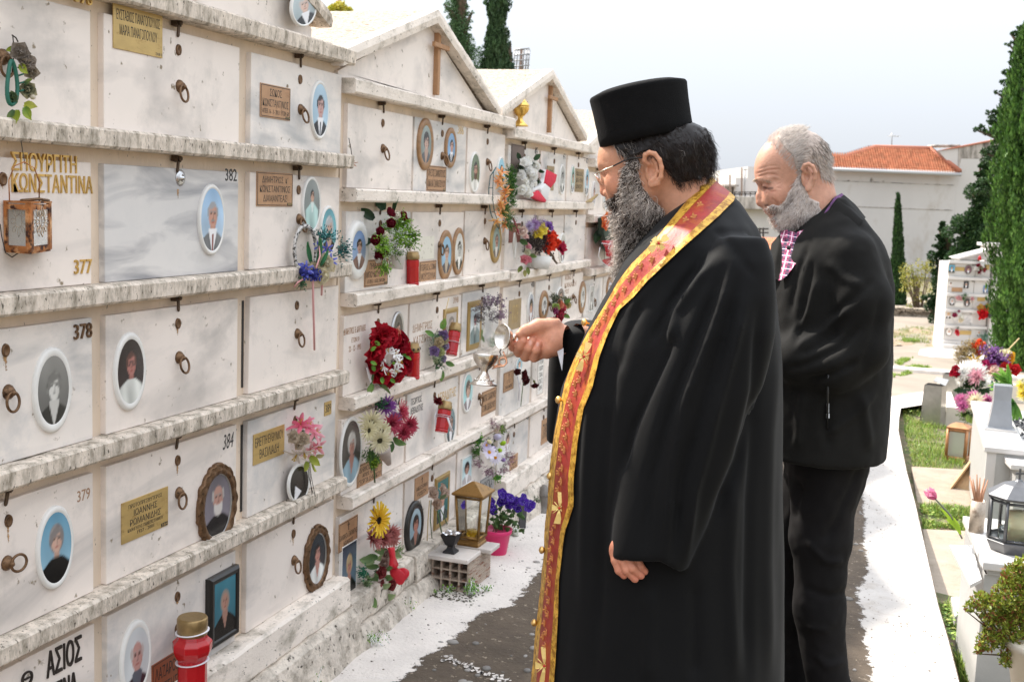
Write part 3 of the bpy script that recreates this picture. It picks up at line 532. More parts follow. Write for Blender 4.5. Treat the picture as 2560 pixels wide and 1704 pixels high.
# ================================================================ portraits
def sst(a,b,x): t=np.clip((x-a)/(b-a),0,1); return t*t*(3-2*t)
def paint(X,Y,p):
    """flat photographic print: head and shoulders; X,Y in -1..1 of the picture, H/W = 1.35"""
    c=lambda k,d: lin(p.get(k,d))
    bgt,bgb=c('bg','9fc4dd'),c('bg2',p.get('bg','cfdfe8')); t=((Y+1)/2)[...,None]; C=bgb*(1-t)+bgt*t
    C=C*(1+.12*vnoise(np.stack([X,Y,X*0],-1),2.2,p.get('seed',1)))[...,None]
    def lay(mask,col): 
        nonlocal C; m=mask[...,None]; C=C*(1-m)+np.asarray(col)*m
    x0=p.get('dx',0.0); y0=p.get('dy',.13); s=p.get('s',1.1); x=(X-x0)/s; y=(Y-y0)/s*1.3
    hair=c('hair','2c2522'); skin=c('skin','d9a182'); cl_=c('cloth','23242b'); sh=c('shirt','e8e8ec')
    E=lambda cx,cy,rx,ry,x_=None,k=.12: 1-sst(1-k,1+k,np.sqrt(((x-cx)/rx)**2+((y-cy)/ry)**2))
    fs=p.get('style','short')
    if fs=='woman': lay(E(0,.10,.50,.56),hair*(1+.35*vnoise(np.stack([X,Y,X*0],-1),9,3))[...,None])
    if fs=='long': lay(np.maximum(E(0,.12,.47,.54),E(0,-.35,.46,.55)),hair)
    if fs=='scarf': lay(E(0,.06,.50,.62),hair)
    body=1-sst(-.04,.04, y-(-.62-.62*np.maximum(0,np.abs(x)-.30)**1.25)); body=body*(1-sst(.96,1.02,np.abs(x)/1.25))
    lay(E(0,-.52,.20,.42),skin*.8)
    fold=(1+.22*vnoise(np.stack([X*2,Y,X*0],-1),3,8))[...,None]
    lay(body, cl_*fold)
    if p.get('collar','v')=='v': lay((1-sst(-.03,.03,np.abs(x)-.02-.30*np.clip((y+1.45)/.85,0,1)))*(y<-.48)*sst(-.9,-.55,-np.abs(x)), sh if not p.get('neck') else skin*.85)
    if p.get('tie'): lay((1-sst(-.02,.02,np.abs(x)-.055))*(y<-.72), c('tie','8a2f2f'))
    lay(E(0,0,.345,.47,k=.07),skin)
    if fs in('short','woman','long','bald','side'):
        hl={'short':.26,'woman':.2,'long':.22,'bald':.62,'side':.3}[fs]
        lay(E(0,.08,.385,.45,k=.06)*sst(hl-.05,hl+.07,y+.35*x*x*(-1 if fs!='bald' else -6)-.05*np.sin(x*9)),hair)
        lay((E(-.34,.12,.08,.22)+E(.34,.12,.08,.22)).clip(0,1)*(fs!='long'),hair)
    sd=p.get('shade',.18); lay(sst(.05,.34,x)*E(0,0,.345,.47,k=.07)*sd*2*(y<.3),skin*.5)
    bw=skin*.28
    for sx in (-1,1):
        lay(E(sx*.135,.07,.080,.040)*.95,bw*.8); lay(E(sx*.14,.15,.11,.030)*.85,hair*.6+skin*.15)
        lay(E(sx*.22,-.10,.09,.09,k=.6)*.35,skin*np.array([1.12,.86,.8]))
    lay(E(.05,-.03,.045,.14,k=.5)*.7,skin*.55); lay(E(0,-.12,.07,.03,k=.4)*.6,skin*.45); lay(E(0,-.24,.12,.036,k=.3)*.95,skin*np.array([.75,.4,.4]))
    if p.get('must'): lay(E(0,-.185,.14,.04),c('must','3a3330'))
    if p.get('beard'): lay(np.clip(E(0,-.34,.30,.32)-E(0,-.05,.25,.2),0,1)*.9,c('beard','9b9a98'))
    if p.get('glasses'):
        for sx in (-1,1): r=np.sqrt(((x-sx*.145)/.125)**2+((y-.06)/.10)**2); lay((1-sst(.08,.22,abs(r-1)))*.8,np.array([.03,.03,.04]))
        lay((np.abs(y-.08)<.02)*(np.abs(x)<.05)*.8,np.array([.03,.03,.04]))
    if p.get('bw'): L=(C@np.array([.3,.6,.1]))[...,None]; C=L*np.array([1.02,1,.93])
    L=(C@np.array([.3,.6,.1]))[...,None]; C=C*.76+L*.24*np.array([1.05,1,.93])
    return np.clip(C,0,1)
def portrait(l,r,t,b, label, p, rim='white', rw=.1, x=FACE, tilt=0, inner=None, cat='portrait', grp='enamel portraits fixed to the slabs', bottomless=0, thick=.008):
    cx,cy=(l+r)/2,(t+b)/2; y0=on_x(l,cy,x)[1]; y1=on_x(r,cy,x)[1]; z1=on_x(cx,t,x)[2]; z0=on_x(cx,b,x)[2]
    yc,zc,a,h=(y0+y1)/2,(z0+z1)/2,(y1-y0)/2,(z1-z0)/2
    rect = rim.endswith('_rect'); rm={'white':M_ceram,'wood':M_woodrim,'silver':M_silverrim,'black':mat('black_rim',(.02,.018,.016),.3),'gold':mat('gold_rim',(.40,.27,.10),.4,.6),'bronze':M_bronze,'thin':M_ceram}[rim.replace('_rect','')]
    T=thing('memorial_portrait',label,cat,(x,yc,z0),grp); ct,st=math.cos(tilt),math.sin(tilt)
    def W3(u,v,d): u,v=u*a,v*h; return np.stack([np.broadcast_to(x+d,np.shape(u)), yc+u*ct+v*st, zc-u*st+v*ct],-1)
    n=26; gx=np.linspace(-1,1,n); U,V=np.meshgrid(gx,np.linspace(-1,1,int(n*1.4)),indexing='ij'); k=1-rw*1.15
    if rect: A,B=U,V
    else: A=U*np.sqrt(1-V*V/2); B=V*np.sqrt(1-U*U/2)
    kk=(1-rw*1.15) if not inner else inner
    kv = 1-(1-kk)*a/h if rect or rim!='white' else kk
    P=W3(A*kk,B*kv,thick*.9+(0 if rect else .0015*(1-A*A-B*B)))
    g=G(); g.grid(P, col=paint(A,B,{'seed':int(abs(cx)),**p}).reshape(-1,3)); o=obj('photo',g,M_photo,T)
    g=G(); m=40
    if rect: th=np.array([-1,1,1,-1.]),np.array([-1,-1,1,1.]); ring=lambda s,sv: (th[0]*s,th[1]*sv); m=4
    else: an=np.linspace(0,2*np.pi,m,endpoint=False); ring=lambda s,sv: (np.cos(an)*s,np.sin(an)*sv)
    rows=[]
    for s,d in ((1,0),(1,thick*.75),(1-(1-kk)*.35,thick*1.15),(1-(1-kk)*.8,thick*1.1),(kk*.99,thick*.88)):
        sv=1-(1-s)*(1-kv)/(1-kk); rows.append(W3(*ring(s,sv),d))
    Rr=np.array(rows); f=[(i*m+j,i*m+(j+1)%m,(i+1)*m+(j+1)%m,(i+1)*m+j) for i in range(4) for j in range(m)]
    g.add(Rr.reshape(-1,3),f,0,None,not rect); obj('rim',g,rm,T)
    if inner:                                        # ornate cast surround: leafy lobes round the oval
        g=G(); N=132; th=np.linspace(0,2*np.pi,N,endpoint=False); rg=np.random.default_rng(int(cx))
        o=1.20+.075*np.abs(np.sin(th*9))+.05*hnoise(np.stack([np.cos(th)*3,np.sin(th)*3,th*0],-1),.5,3); bar=(np.abs(np.sin(th))<.17)|(np.abs(np.cos(th))<.22); o=np.where(bar,1.26,o)
        rr=[]
        for f_,d in ((.985,.002),(.985,.012),(.55,.015),(.3,.009),(.12,.013),(0,.009),(0,0)): s_=o*(1-f_)+.93*f_; rr.append(W3(np.cos(th)*s_,np.sin(th)*s_*.97,d+(.0022*np.sin(th*18+f_*9) if 0<f_<.9 else 0)*np.ones(N)))
        g.add(np.array(rr).reshape(-1,3),[(i_*N+j_,i_*N+(j_+1)%N,(i_+1)*N+(j_+1)%N,(i_+1)*N+j_) for i_ in range(6) for j_ in range(N)])
        obj('cast_surround',g,M_bronze,T)
    return T
mn={'style':'short'}
portrait(773,818,201,349,'white oval portrait of a dark suited man beside the top right small ring',dict(bg='9cc0d6',hair='2a2527',cloth='20242e',tie='39424f',skin='c8948a'))
portrait(493,557,460,637,'oval portrait of a grey haired man with moustache on grey veined marble',dict(bg='86b6df',bg2='b8d4ea',hair='9a9c9f',cloth='6e7277',must='8d8781',tie='8a3a38',skin='c98c74',style='short'))
portrait(752,797,440,583,'oval portrait of a young man in a pale shirt above the wicker wreath',dict(bg='8b9390',bg2='6f7c7c',hair='221f20',cloth='a9d3cf',collar='v',shirt='cfe0dc',skin='c9977b',s=.62,dy=.35))
portrait(797,838,514,640,'teal oval portrait of an elderly woman in black, low in the second row',dict(bg='3f9fae',bg2='6fc0c8',hair='a9adb0',cloth='25262a',style='woman',skin='cda08d',neck=1))
portrait(78,175,867,1081,'black and white oval portrait of a smiling woman, far left of the third row',dict(bg='8d8580',bg2='5b544f',hair='77706a',cloth='2a2725',style='woman',bw=1,skin='d7cdbf',neck=1,s=1.0,dy=.08),rw=.17)
portrait(281,360,830,1025,'oval portrait of a thin man in glasses and white shirt, ivory rim',dict(bg='2a2024',bg2='33262b',hair='5a342e',cloth='d7dad3',glasses=1,skin='b2675c',collar='n',s=.95,dy=.22),rw=.15)
portrait(87,179,1263,1471,'large oval portrait of a curly haired woman in black on blue sky',dict(bg='3d93b6',bg2='8fc0d6',hair='7e7674',cloth='0d0d10',style='woman',skin='cda08a',collar='n',s=.95,dy=.2),rw=.13)
portrait(500,576,1176,1350,'white bearded priest in a leafy bronze surround, right of the dull gold plate',dict(bg='5b5460',bg2='8b838f',hair='a6a09c',cloth='15131a',beard='cfcac4',style='bald',skin='b98270',collar='n',dy=.25),rim='silver',inner=.86)
portrait(297,374,1549,1742,'oval portrait of a bald old man left of the big red candle',dict(bg='c9ced0',hair='b9aaa4',cloth='3a2b33',style='bald',skin='bf8a80',collar='v',shirt='55606c',s=1.25,dy=.1),rw=.16)
portrait(513,586,1428,1602,'portrait of an old woman on blue in a thick black rectangular frame',dict(bg='1f7f93',bg2='1c5f70',hair='8f8478',cloth='16120f',style='scarf',skin='b27d68',neck=1,dy=.2,s=.85),rim='black_rect',rw=.24,thick=.018)
portrait(764,812,1326,1462,'portrait of a dark haired woman in white in a smaller leafy bronze surround',dict(bg='27323b',bg2='1a2228',hair='20191a',cloth='e2e4e0',style='short',skin='c0806f',neck=1,dy=.2,s=.9),rim='silver',inner=.84)
portrait(716,770,1160,1256,'dark oval plaque hanging askew under the pink artificial flowers',dict(bg='2c2621',bg2='1b1714',hair='2a241f',cloth='1b1816',skin='3a302a',bw=0),rim='thin',tilt=.55,x=FACE+.02)
portrait(722,788,-30,66,'white oval portrait leaning against the nearest gable',dict(bg='b9c9cc',bg2='8fa0a6',hair='bdb8b4',cloth='262a2e',skin='d9b29d'),x=FACE+.03,tilt=-.35)
G2='enamel portraits fixed to the slabs'
portrait(1041,1081,295,426,'larger wooden oval in the top row of the second block, woman in grey',dict(bg='8b9a93',bg2='7a857f',hair='2e2624',cloth='5b5d63',style='woman',skin='c59b86',neck=1),rim='wood',rw=.30)
portrait(1110,1139,319,420,'smaller wooden oval portrait of a suited man right of a small ring',dict(bg='6f9fca',hair='241f20',cloth='1d2730',skin='c58e78',tie='3a3a4a'),rim='wood',rw=.30)
portrait(1172,1197,379,482,'narrow oval portrait of a bearded man in white left of the orange wreath',dict(bg='6c7d5c',bg2='5f7050',hair='33261f',cloth='e6e6df',beard='4a3730',skin='b9836a',collar='n'))
portrait(1240,1259,391,475,'pale blue oval portrait behind the top of the orange lily wreath',dict(bg='8fd0e6',hair='2b2526',cloth='2a3f55'))
portrait(862,914,550,699,'thick white oval portrait of a young man left of the ranunculus pot',dict(bg='6f93c4',bg2='9cb4d6',hair='3a2f2a',cloth='8a6256',skin='c99a83',dy=.2,s=.95),rw=.30,thick=.016)
portrait(1094,1130,575,699,'left one of two touching wooden ovals, man in dark coat on blue',dict(bg='7fb4d4',hair='241f20',cloth='4b4550',skin='c99a83',shirt='b9a58e'),rim='wood',rw=.28)
portrait(1129,1159,569,687,'right one of two touching wooden ovals, black and white photo of a man',dict(bg='cfcfcf',hair='222222',cloth='2b2b2b',bw=1,skin='b9b1a8'),rim='wood',rw=.28)
portrait(1224,1251,555,657,'golden oval portrait of a moustached man under the orange wreath',dict(bg='7f9a92',hair='6b6058',cloth='6b5f57',must='3c3330',skin='b97f68',shirt='d9d2c8'),rim='gold',rw=.28)
portrait(976,1006,778,884,'silver rimmed oval portrait behind the red rose wreath',dict(bg='55524d',bg2='3a3631',hair='1f1b1a',cloth='4b413c',skin='b98874'),rim='silver',rw=.2)
portrait(1107,1141,770,850,'gold rectangular framed portrait above the tilted red candle',dict(bg='b9aea6',hair='77706a',cloth='8a7f7a',skin='c7a293',style='woman'),rim='gold_rect',rw=.22)
portrait(1167,1201,752,872,'gold rectangular framed portrait of a young man in a grey suit by the lilac bunch',dict(bg='b9cdd6',bg2='d6dfe3',hair='2a2321',cloth='7d9496',tie='2c3a3d',skin='c0707a',shirt='e9ecec',s=.75,dy=.3),rim='gold_rect',rw=.26)
portrait(847,900,1041,1215,'big oval portrait of a white haired woman in a light blue blouse',dict(bg='3b3532',bg2='5c5650',hair='bdbbb9',cloth='8fb6c9',style='woman',skin='bd8272',neck=1,dy=.22,s=.85),rw=.10)
portrait(1111,1135,1015,1112,'oval portrait partly behind the ribboned red candle',dict(bg='5f7f87',bg2='4b646b',hair='3a3431',cloth='3d4a50',skin='a9806f'))
portrait(1153,1179,930,1030,'narrow oval portrait on turquoise left of the silver censer foot',dict(bg='7fc4c9',bg2='9fd3d4',hair='3a2f2c',cloth='8a7f83',style='woman',skin='c99a83'))
portrait(852,889,1357,1500,'plain rectangular portrait of a blond woman in black on dark blue',dict(bg='2c4257',bg2='6f8fa3',hair='b39a6a',cloth='14161a',style='woman',skin='bd7f69',neck=1,dy=.22,s=.85),rim='thin_rect',rw=.05,thick=.004)
portrait(1010,1053,1252,1378,'black framed oval portrait of a woman left of the beige roses',dict(bg='9fbdcb',bg2='7fa0b0',hair='2a2322',cloth='1a1a1e',style='woman',skin='b9735c',neck=1),rim='black',rw=.30,thick=.014)
portrait(1085,1120,1187,1312,'gold rectangular frame behind the beige roses',dict(bg='2f7a74',bg2='256660',hair='2a2322',cloth='1f3a3a'),rim='gold_rect',rw=.22)
portrait(1151,1176,1140,1210,'white rectangular portrait of a dark haired woman above the bronze lantern',dict(bg='b9dbe0',hair='171314',cloth='b9b0b0',style='woman',skin='b98672'),rim='thin_rect',rw=.08)
portrait(1396,1410,410,487,'narrow black and white oval portrait right of the red stocking',dict(bg='b9b9b4',hair='222',cloth='2a2a2a',bw=1) if 0 else dict(bg='b9b9b4',hair='222222',cloth='2a2a2a',bw=1))
portrait(1424,1434,412,485,'oval portrait left of the dull plate in the third block',dict(bg='7fae9b',hair='333333',cloth='33363b'))
portrait(1459,1470,418,492,'oval portrait right of the dull plate at the end of the third block',dict(bg='8fc0d6',hair='333333',cloth='1e2b3a'))
portrait(1396,1411,582,658,'oval portrait behind the red carnations of the basket',dict(bg='c9c4b8',hair='444444',cloth='7a6d63'))
portrait(1316,1332,730,812,'white oval portrait right of the plain brass plate',dict(bg='9fa8b5',bg2='b9a9a5',hair='3a2f2c',cloth='8a6f6c',style='woman'))
portrait(1347,1369,726,802,'wooden oval portrait left of the small red bunch',dict(bg='cfd4d2',hair='555555',cloth='5a5f5c',bw=1),rim='wood',rw=.34)
portrait(1389,1408,717,766,'brown arched portrait above the small red bunch',dict(bg='8d7b74',bg2='6f5f5a',hair='3a302d',cloth='6d5b57'),rim='thin')
portrait(1446,1463,703,782,'wooden oval portrait at the right end of the third block',dict(bg='c9c9cc',hair='555555',cloth='6a6a70',bw=1),rim='wood',rw=.34)
portrait(1287,1303,893,932,'light blue portrait with its lower half behind the dried roses',dict(bg='7fb9cc',hair='33302e',cloth='cfd8dc'))
portrait(1257,1274,1072,1130,'narrow oval portrait right of the daisy bunch',dict(bg='cfc0b8',hair='4a3a35',cloth='b9a7a2',style='woman'))
portrait(1478,1487,452,517,'narrow oval portrait, first in the fourth block',dict(bg='c9b9b9',hair='444444',cloth='8a7477'))
portrait(1506,1518,475,524,'narrow oval portrait near the priest\'s nose',dict(bg='b9c3c2',hair='555555',cloth='9a9f9d'))
portrait(1471,1482,713,778,'grey rectangular portrait in the third row of the fourth block',dict(bg='b9b5ad',hair='555555',cloth='77746e',bw=1),rim='thin_rect')
portrait(1515,1531,690,748,'wooden oval portrait by the edge of the golden stole',dict(bg='c9c9d6',hair='444444',cloth='8a8a9a'),rim='wood',rw=.34)
# ================================================================ signed-distance modelling for bodies
def smin(a,b,k): h=np.clip(.5+.5*(b-a)/k,0,1); return b*(1-h)+a*h-k*h*(1-h)
def smax(a,b,k): return -smin(-a,-b,k)
def s_ell(P,c,r,R=None):
    q=P-np.asarray(c,np.float32)
    if R is not None: q=q@np.asarray(R,np.float32)
    r=np.asarray(r,np.float32); k0=np.linalg.norm(q/r,axis=-1); k1=np.linalg.norm(q/r**2,axis=-1)+1e-9; return k0*(k0-1)/k1
def s_rc(P,a,b,ra,rb,flat=None):
    a=np.asarray(a,np.float32); b=np.asarray(b,np.float32); ab=b-a; t=np.clip(((P-a)@ab)/(ab@ab+1e-12),0,1)
    return np.linalg.norm(P-a-t[...,None]*ab,axis=-1)-(ra+(rb-ra)*t)
def s_chain(P,pts,k=.004):
    d=None
    for (a,ra),(b,rb) in zip(pts[:-1],pts[1:]):
        e=s_rc(P,a,b,ra,rb); d=e if d is None else smin(d,e,k)
    return d
def s_poly(X,Y,poly):                                 # 2-D polygon distance
    poly=np.asarray(poly,np.float32); d=np.full(X.shape,1e9,np.float32); ins=np.zeros(X.shape,bool); n=len(poly)
    for i in range(n):
        a=poly[i]; b=poly[(i+1)%n]; e=b-a; wx=X-a[0]; wy=Y-a[1]; t=np.clip((wx*e[0]+wy*e[1])/(e@e+1e-12),0,1)
        d=np.minimum(d,(wx-e[0]*t)**2+(wy-e[1]*t)**2)
        c=((a[1]>Y)!=(b[1]>Y)); ins^= c&(X<(b[0]-a[0])*(Y-a[1])/(b[1]-a[1]+1e-12)+a[0])
    return np.where(ins,-1,1)*np.sqrt(d)
def gridpts(lo,hi,h):
    ax=[np.arange(l,u+h,h,dtype=np.float32) for l,u in zip(lo,hi)]
    return np.stack(np.meshgrid(*ax,indexing='ij'),-1)
def surf(D,lo,h):
    """surface nets"""
    s=D<0; n=D.shape; c=np.zeros(tuple(k-1 for k in n),np.int8)
    sl=lambda i,j,k:(slice(i,n[0]-1+i),slice(j,n[1]-1+j),slice(k,n[2]-1+k))
    for i in (0,1):
        for j in (0,1):
            for k in (0,1): c+=s[sl(i,j,k)]
    act=(c>0)&(c<8); I=np.argwhere(act); idx=-np.ones(act.shape,np.int64); idx[act]=np.arange(len(I))
    acc=np.zeros((len(I),3)); cnt=np.zeros(len(I)); g=lambda o:D[I[:,0]+o[0],I[:,1]+o[1],I[:,2]+o[2]]
    cor=[(i,j,k) for i in (0,1) for j in (0,1) for k in (0,1)]
    for a in cor:
        for ax in range(3):
            if a[ax]==0:
                b=list(a); b[ax]=1; fa,fb=g(a),g(b); m=(fa<0)!=(fb<0); t=np.where(m,fa/(fa-fb+1e-20),0)
                p=np.array(a,float)[None]+t[:,None]*(np.array(b)-np.array(a))[None]; acc+=p*m[:,None]; cnt+=m
    V=(I+acc/np.maximum(cnt,1)[:,None])*h+np.asarray(lo); F=[]
    for ax in range(3):
        o=[x for x in range(3) if x!=ax]; A=D; 
        s0=[slice(0,None)]*3; s1=[slice(0,None)]*3; s0[ax]=slice(0,-1); s1[ax]=slice(1,None)
        ch=s[tuple(s0)]!=s[tuple(s1)]; E=np.argwhere(ch)
        ok=(E[:,o[0]]>0)&(E[:,o[1]]>0)&(E[:,o[0]]<n[o[0]]-1)&(E[:,o[1]]<n[o[1]]-1); E=E[ok]
        up=s[E[:,0],E[:,1],E[:,2]]
        def cell(d0,d1): e=E.copy(); e[:,o[0]]-=d0; e[:,o[1]]-=d1; return idx[e[:,0],e[:,1],e[:,2]]
        q=np.stack([cell(1,1),cell(0,1),cell(0,0),cell(1,0)],1)
        fl=up if ax!=1 else ~up
        q[~fl]=q[~fl][:,::-1]; F.append(q)
    return V,np.concatenate(F)
def vnormals(V,F):
    n=np.cross(V[F[:,2]]-V[F[:,0]],V[F[:,3]]-V[F[:,1]]) if F.shape[1]==4 else np.cross(V[F[:,1]]-V[F[:,0]],V[F[:,2]]-V[F[:,0]])
    N=np.zeros_like(V)
    for k in range(F.shape[1]): np.add.at(N,F[:,k],n)
    return N/(np.linalg.norm(N,axis=1,keepdims=True)+1e-12)
def relax(V,F,it=2,f=.5):
    for _ in range(it):
        S=np.zeros_like(V); C=np.zeros(len(V))
        for k in range(4):
            for j in (1,3): np.add.at(S,F[:,k],V[F[:,(k+j)%4]]); np.add.at(C,F[:,k],1)
        V=V*(1-f)+f*S/np.maximum(C,1)[:,None]
    return V
def fast(name,V,F,mats,parent,col=None,smooth=True,mi=None,origin=None,**kw):
    V=np.asarray(V,float); F=np.asarray(F)
    if origin is None: origin=(V.max(0)+V.min(0))/2
    me=bpy.data.meshes.new(name); me.vertices.add(len(V)); me.vertices.foreach_set('co',(V-origin).ravel().astype(np.float32))
    k=F.shape[1]; me.loops.add(F.size); me.loops.foreach_set('vertex_index',F.ravel().astype(np.int32)); me.polygons.add(len(F))
    me.polygons.foreach_set('loop_start',np.arange(0,F.size,k,dtype=np.int32)); me.polygons.foreach_set('loop_total',np.full(len(F),k,np.int32))
    if mi is not None: me.polygons.foreach_set('material_index',np.asarray(mi,np.int32))
    me.update(calc_edges=True); me.polygons.foreach_set('use_smooth',np.full(len(F),smooth))
    if col is not None:
        ca=me.color_attributes.new('Col','FLOAT_COLOR','POINT'); ca.data.foreach_set('color',np.concatenate([col,np.ones((len(V),1))],1).ravel().astype(np.float32))
    return link(name,me,mats,parent,origin,kw.get('label'),kw.get('kind'))
def hairs(name, roots, dirs, nors, L, r, col, parent, curl=.0, freq=60, K=9, grav=0, lift=.25, m=None, taper=.35, wob=.15, seed=0, origin=None):
    """many fine tapered strands joined into one mesh"""
    rg=np.random.default_rng(seed); S=len(roots); t=np.linspace(0,1,K)
    L=np.broadcast_to(L,(S,)); d=dirs+nors*lift+rg.normal(size=(S,3))*wob; d/=np.linalg.norm(d,axis=1,keepdims=True)
    e1=np.cross(d,rg.normal(size=(S,3))); e1/=np.linalg.norm(e1,axis=1,keepdims=True); e2=np.cross(d,e1)
    s=t[None]*L[:,None]; ph=rg.uniform(0,6.28,S)[:,None]; fr=(freq*rg.uniform(.6,1.5,S))[:,None]*s+ph
    am=curl*np.minimum(1,t*3)[None]*rg.uniform(.4,1.3,S)[:,None]
    P=roots[:,None]+d[:,None]*s[...,None]+e1[:,None]*(am*(np.cos(fr)-np.cos(ph)))[...,None]+e2[:,None]*(am*(np.sin(fr)-np.sin(ph)))[...,None]
    P[...,2]-=grav*(t[None]**2)*L[:,None]
    T=np.gradient(P,axis=1); T/=np.linalg.norm(T,axis=2,keepdims=True)+1e-9
    A=np.cross(T,np.array([.3,.5,.81])); A/=np.linalg.norm(A,axis=2,keepdims=True)+1e-9; B=np.cross(T,A)
    rr=(r*(1-(1-taper)*t))[None,:,None]*rg.uniform(.7,1.2,S)[:,None,None]
    V=np.stack([P+rr*(A*math.cos(q)+B*math.sin(q)) for q in (0,2.094,4.189)],2)      # S,K,3,3
    b=(np.arange(S)[:,None,None]*K+np.arange(K-1)[None,:,None])*3; j=np.arange(3)[None,None]; j2=(j+1)%3
    F=np.stack([b+j,b+j2,b+3+j2,b+3+j],-1).reshape(-1,4); C=np.repeat(col,K*3,0)
    return fast(name,V.reshape(-1,3),F,[m],parent,C,origin=origin)
def sample(V,F,n,mask=None,seed=0):
    rg=np.random.default_rng(seed); A=np.linalg.norm(np.cross(V[F[:,2]]-V[F[:,0]],V[F[:,3]]-V[F[:,1]]),axis=1); 
    if mask is not None: A=A*mask(V[F].mean(1))
    i=rg.choice(len(F),n,p=A/A.sum()); u=rg.dirichlet((1,1,1,1),n); P=(V[F[i]]*u[...,None]).sum(1); N=vnormals(V,F)[F[i][:,0]]; return P,N
class Fr:                                             # a person's own frame: a forward, c towards the left side, z up
    def __init__(s,O,ang):
        s.F=np.array([math.cos(ang),math.sin(ang),0]); s.C=np.array([-s.F[1],s.F[0],0]); s.O=np.array([O[0],O[1],0.])
        s.M=np.stack([s.F,s.C,[0,0,1]])
    def w(s,P): return np.asarray(P)@s.M+s.O
    def l(s,P): return (np.asarray(P)-s.O)@s.M.T
    def p(s,px,py,c=0): d=ray(px,py); t=((s.O-CAM)@s.C+c)/(d@s.C); return s.l(CAM+d*t)
def project(P):
    d=P-CAM; z=d@FW; return np.stack([1280+F_PX*(d@RT)/z, 852-F_PX*(d@UP)/z],-1)
def folds(V,F,lines,mask=None,k=2560/2356):
    """cloth folds: ridges and valleys along lines surveyed in the photo, pushed along the surface normal"""
    N=vnormals(V,F); q=project(V)/k; tow=(N@(-FW))>-.15
    for pts,w_,amp in lines:
        pts=np.asarray(pts,float); best=np.full(len(V),1e9); bt=np.zeros(len(V)); n=len(pts)
        for i in range(n-1):
            a,b=pts[i],pts[i+1]; e=b-a; t=np.clip(((q-a)@e)/(e@e),0,1); d=np.linalg.norm(q-a-t[:,None]*e,axis=1); m=d<best; best[m]=d[m]; bt[m]=((i+t)/(n-1))[m]
        env=np.clip(np.minimum(bt,1-bt)*6+.12,0,1); D=amp*np.exp(-(best/w_)**2)*env*tow
        V=V+N*D[:,None]
    return V
VK=2560/2356
M_skin=mat('skin',(.6,.3,.2),.48,attr=True,var=.10,vscale=70,bump=.5,bscale=190,bdist=.002,dark='9c4f3c',dscale=38,dmin=.55,dmax=.8,dfac=.35,sss=.12,spec=.35)
M_hair=mat('hair',(.1,.1,.1),.45,attr=True,spec=.35)
M_cassock=mat('black_cassock',(.0030,.0028,.0030),.72,var=.25,vscale=5,sheen=.05,bump=.12,bscale=500,bdist=.001,spec=.16)
M_hat=mat('black_felt',(.0035,.0032,.0034),.92,var=.3,vscale=40,bump=.6,bscale=420,bdist=.002,spec=.2)
# ================================================================ priest
O=at(1630,400,2.5); PF=Fr(O,math.radians(184.5))
h=lambda x,y,c=0: PF.p(1480+x/3.92,300+y/3.92,c)
PV=lambda x,y,c=0: PF.p(x*VK,y*VK,c)
priest=thing('person','priest in black robe and tall hat with red and gold stole, holding a silver censer','person',(*PF.O[:2],float(gz(PF.O[1]))))
lo=np.array([-.20,-.13,1.33]); c0=h(600,330); lo=np.array([c0[0]-.19,-.125,c0[2]-.20]); hi=np.array([c0[0]+.17,.125,c0[2]+.10]); hh=.0022
P=gridpts(lo,hi,hh)
def zz(x,y,c=0): q=h(x,y,0); return np.array([q[0],c,q[2]])
def head(P,Z,L):
    rot=lambda a:np.array([[math.cos(a),0,-math.sin(a)],[0,1,0],[math.sin(a),0,math.cos(a)]])
    D=s_ell(P,Z(*L['skull']),L['skull_r'],rot(L.get('rot',.1)))
    D=smin(D,s_ell(P,Z(*L['face']),L['face_r'],rot(.35)),.03)
    D=smin(D,s_ell(P,Z(*L['fore']),L['fore_r']),.02)
    D=smin(D,s_chain(P,[(Z(*a),r) for a,r in L['neck']],.02),.025)
    for s in (-1,1):
        D=smin(D,s_chain(P,[((lambda q:q)(Z(x,y,c*s)),r) for x,y,c,r in L['jaw']]),.02)
        D=smin(D,s_ell(P,Z(*L['cheek'][:2],L['cheek'][2]*s),L['cheek_r']),.018)
    D=smin(D,s_ell(P,Z(*L['muz']),L['muz_r']),.014)
    for s in (-1,1):
        x,y,c=L['eye']; D=smax(D,-s_ell(P,Z(x-52,y-4,c*s+.002*s),(.014,.016,.0095)),.012)
        D=smin(D,s_ell(P,Z(x+4,y,c*s),(.0122,.0135,.0105)),.003)
        D=smin(D,s_rc(P,Z(x-30,y+16,(c-.008)*s),Z(x+14,y+26,(c+.012)*s),.0022,.0018),.003)
        D=smin(D,s_rc(P,Z(x-38,y-4,(c-.011)*s),Z(x-14,y-2,(c+.010)*s),.0020,.0016),.002)
    bx,by=L['brow']; 
    for s in (-1,1): D=smin(D,s_chain(P,[(Z(bx,by,.006*s),.0078),(Z(bx+8,by-12,.026*s),.0082),(Z(bx+85,by-6,.046*s),.0065)]),.010)
    n0,n1,n2=L['nose']; ns=L.get('ns',1); D=smin(D,s_chain(P,[(Z(*n0),.0068),(Z(*n1),.0088*ns),(Z(*n2),.0118*ns)],.006),.008)
    wx,wy=L['wing']
    for s in (-1,1):
        D=smin(D,s_ell(P,Z(wx,wy,.0135*s*ns),(.0115*ns,.0075*ns,.0085*ns)),.004)
        D=smax(D,-s_ell(P,Z(wx-18,wy+36,.0075*s),(.0075,.0035,.0035)),.003)
    return D
